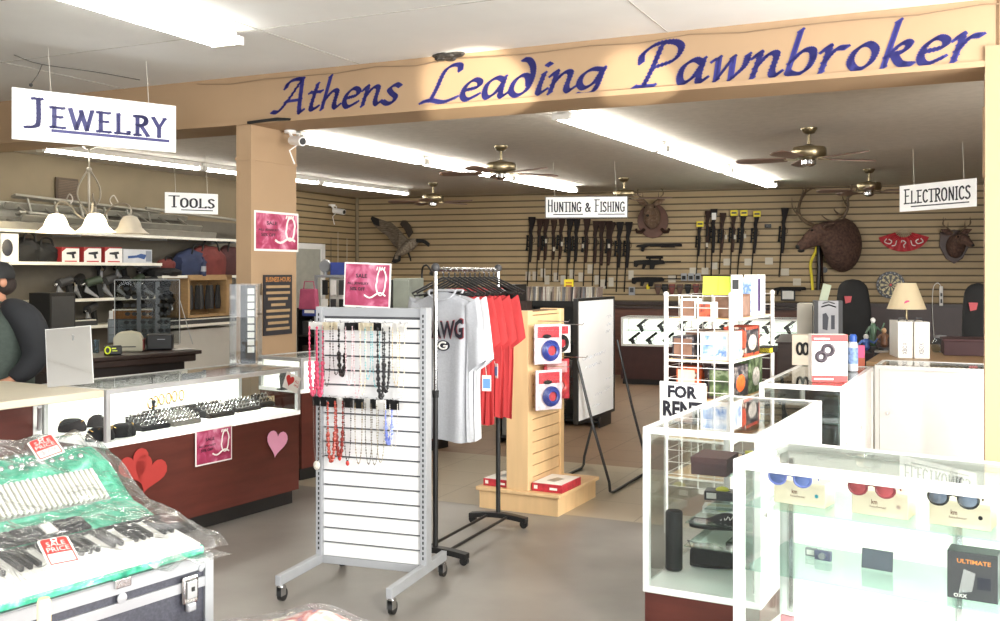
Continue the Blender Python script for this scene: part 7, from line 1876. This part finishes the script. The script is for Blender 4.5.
# register switches
rg = MB(mk); 
MB(Matrix.Translation((.24,.178,.072))@Matrix.Rotation(R(21),4,'X')).box(0,.22,0,.052,0,.008).build('register_panel', m_black, ac, bevel=.003)
for k in range(6):
    MB(Matrix.Translation((.25+.034*k,.184,.079))@Matrix.Rotation(R(21),4,'X')).box(0,.028,0,.04,0,.008).build('register_switch', m_paper if k == 3 else M('switch_black','2b2b2f',.15), ac, bevel=.002)
# grille with white fins on the slope
gm = Matrix.Translation((0,.278,.108))@Matrix.Rotation(math.atan2(.087,.10),4,'X')
MB(gm).box(.02,AL-.06,.0,.10,-.008,.0).build('silver_grille_bed', m_silver, ac)
fn = MB(gm)
for k in range(40): fn.box(.026+.0138*k,.034+.0138*k,.004,.096,0,.010)
fn.build('white_grille_fins', M('fin_white','eceade',.25,var=.02), ac, bevel=.002)
bt_ = MB()
for k in range(22): bt_.ball((.03+.026*k,.40,.200),.008,.008,.008,8,6); bt_.ball((.04+.026*k,.44,.219),.007,.007,.006,8,6)
bt_.build('pearl_studs', m_silver, ac, smooth=True)
# plastic bag over the accordion
film = glass('clear_plastic_film',(.97,.98,.98),1.6,rough=.12,haze=.10,bump=1.0)
pl_ = T('plastic_bag','clear wrinkled plastic bag draped over the accordion','plastic bag', ac.location, RZ(azc))
pr2 = [(-.030,.012),(-.012,.055),(.08,.085),(.165,.105),(.24,.135),(.33,.195),(.42,.245),(.50,.235),(.56,.12),(.58,.0)]
def film_pt(u, v):
    x = -.05+(AL+.095)*u; k = v*(len(pr2)-1); i = min(int(k),len(pr2)-2); f_ = k-i
    y = pr2[i][0]*(1-f_)+pr2[i+1][0]*f_; z = pr2[i][1]*(1-f_)+pr2[i+1][1]*f_
    end = max(0,(x-(AL-.02))/.10); 
    z = z*(1-min(1,end)**1.1)+.004
    wr = .006*math.sin(23*x+9*y+3*math.sin(14*y))+.004*math.sin(57*x-31*y)+.003*math.sin(90*y+40*x)
    zz_ = max(.003,z+wr*(1 if z > .03 else .3)+.006)
    return (x, y-(.03*end if v > .5 else -.0), zz_)
MB().grid(film_pt, 90, 60).build('film', film, pl_, smooth=True)
# crumpled tail of the bag at the case corner
def tail(u, v):
    x = AL-.16+.19*u; y = -.045+.10*v
    z = .012+.014*math.sin(40*x+5*v)*math.sin(30*y+4)+.012*math.sin(71*x-20*y)*(1-u)
    return (x, y-(.02 if v < .3 else 0), max(.003,z*(1.2-u)))
MB().grid(tail, 30, 16).build('gathered_end', glass('plastic_bunch',(.95,.96,.96),1.8,rough=.15,haze=.25,bump=1.0), pl_, smooth=True)
# sale price tags
def saletag(px_tl, label, w, h, m):
    t = T('price_tag', label, 'price tag', (0,0,0)); 
    MB().prism([(.0,-h*.05),(.12*w,0),(.88*w,0),(w,-h*.05),(w,-h),(0,-h)],-.001,.001).build('card', m_paper, t)
    MB().prism([(.07*w,-h*.07),(.15*w,-h*.03),(.85*w,-h*.03),(.93*w,-h*.07),(.93*w,-h*.58),(.07*w,-h*.58)],-.002,-.001).build('red_panel', M('tag_red','cf3a33',.5,var=.03), t)
    fr_ = MB()
    for x0,x1,z0,z1 in ((.07,.10,-.95,-.58),(.90,.93,-.95,-.58),(.07,.93,-.97,-.945)): fr_.box(x0*w,x1*w,-.002,-.001,z0*h,z1*h)
    fr_.build('red_outline', M('tag_red','cf3a33'), t)
    b = MB(); text('SALE',.20*w,.80*w,-h*.34,-h*.17,-.003,.0,b); text('PRICE',.14*w,.86*w,-h*.55,-h*.38,-.003,.0,b); b.build('white_lettering', m_paper, t)
    MB(Matrix.Translation((.5*w,-.0025,-h*.10))).tube([(.09*w*math.cos(a*.52),0,.09*w*math.sin(a*.52)) for a in range(12)],.0012,5,closed=True).build('eyelet', m_paper, t)
    return t
def plant(t, tl, tr, bl):
    """orient the tag by its world corners"""
    d = (bl-tl).normalized(); x = (tr-tl); x = (x-d*x.dot(d)).normalized(); z = -d; y = z.cross(x)
    t.matrix_world = Matrix(((x.x,y.x,z.x,tl.x),(x.y,y.y,z.y,tl.y),(x.z,y.z,z.z,tl.z),(0,0,0,1)))
Yt = 2.34
t = saletag(0,'red SALE PRICE tag resting on the upper edge of the wrapped accordion',.060,.098,None); plant(t, P(26.5,443,2.40), P(51.5,440,2.41), P(50,478,2.27))
hx_ = MB(); text('$79',.012,.048,-.085,-.062,-.0025,.01,hx_); hx_.build('handwritten_price', M('pencil_grey','b9b4b4',.6), t)
t = saletag(0,'red SALE PRICE tag resting on the white keys of the accordion',.060,.092,None); plant(t, P(36.5,541,2.03), P(61,540,2.05), P(56,581,1.93))
# wood post in front
p = G(37,0+640,.75) if False else P(37,621,1.90)
t = T('wooden_dowel','pale wooden dowel end standing in front of the black case','dowel', V(P(44,621,1.86).x,1.86,.751), R(-10)); zt_ = P(44,598,1.86).z-.751
MB().lathe([(0,0),(.0125,0),(.0125,zt_-.008),(.010,zt_),(0,zt_+.002)],n=14).build('dowel_shaft', M('pale_wood','e6d2a8',.5,var=.05), t, smooth=True)
# bag of coloured clothes at the bottom edge
bgx = T('plastic_bag','clear plastic bag of colourful cloth at the bottom edge of the picture','plastic bag', V(-.44,2.22,.751), RZ(azc)-R(60))
m_mix = ramp_mat('mixed_cloth',[(.30,'e8dfa8'),(.40,'f0ece2'),(.50,'c96a5c'),(.58,'5c5a86'),(.68,'e7dcc4'),(.80,'b9504a')],scale=9,rough=.7,detail=3,dist=1.5)
def heap(u, v, s=0):
    x = -.26+.52*u; y = -.16+.32*v; e = (1-(2*u-1)**4)*(1-(2*v-1)**4)
    z = (.085+.018*math.sin(9*x+2)+.014*math.sin(23*x+17*y)+.01*math.sin(41*y-12*x))*e**.6+s
    return (x*(1+s*2), y*(1+s*2), max(.002,z))
MB().grid(lambda u,v: heap(u,v), 40, 26).build('folded_cloth', m_mix, bgx, smooth=True)
MB().grid(lambda u,v: heap(u,v,.014), 60, 40).build('film', glass('plastic_bunch',(.95,.96,.96),1.8,rough=.15,haze=.25,bump=1.0), bgx, smooth=True)
for i,(sx,sy) in enumerate(((0,0),)): pass
light('AREA','front_fill_light',(3.4,-1.6,2.0),(-.3,8,1.6),560,5.5,2.6,(1,.985,.95))  # unseen area lamp added for assumed storefront daylight; no window is built
light('AREA','right_fill_light',(4.6,3.4,1.9),(-.6,8.2,.8),430,2.4,2.2,(1,.97,.92))  # area lamp added to brighten whiteboard, tower and counter front from the right
light('AREA','left_fill_light',(-3.5,-2.0,2.1),(0,8,1.4),110,4,2.4,(.97,.98,1))  # area lamp added behind the camera at left; no window modelled
light('SPOT','case_fill_spot',(2.1,-.2,3.15),(1.55,3.9,.6),950,.15,spot=46,blend=.6,col=(1,.97,.9))  # spot added under the ceiling to brighten the right cases in place of sun
light('SPOT','beam_fill_spot',(.9,3.2,1.2),(-.15,7.33,2.93),2600,.04,spot=10,blend=.4,col=(1,.93,.78))  # added spot aimed up, standing in for case-glass reflections on the beam
light('SPOT','beam_fill_spot_right',(1.2,3.4,1.1),(.95,6.8,2.88),1300,.04,spot=8,blend=.4,col=(1,.93,.78))  # narrower added spot for another bright patch, further right along the beam
light('SPOT','floor_fill_spot',(4.6,2.0,3.0),(.9,7.2,.1),700,.1,spot=14,blend=.7,col=(1,.93,.8))  # spot added at upper right to put a bright streak on the tiles
light('SPOT','whiteboard_fill_spot',(1.15,.5,2.9),(.72,7.8,1.0),1500,.08,spot=12,blend=.7,col=(1,.98,.94))  # dedicated spot added only to whiten the board
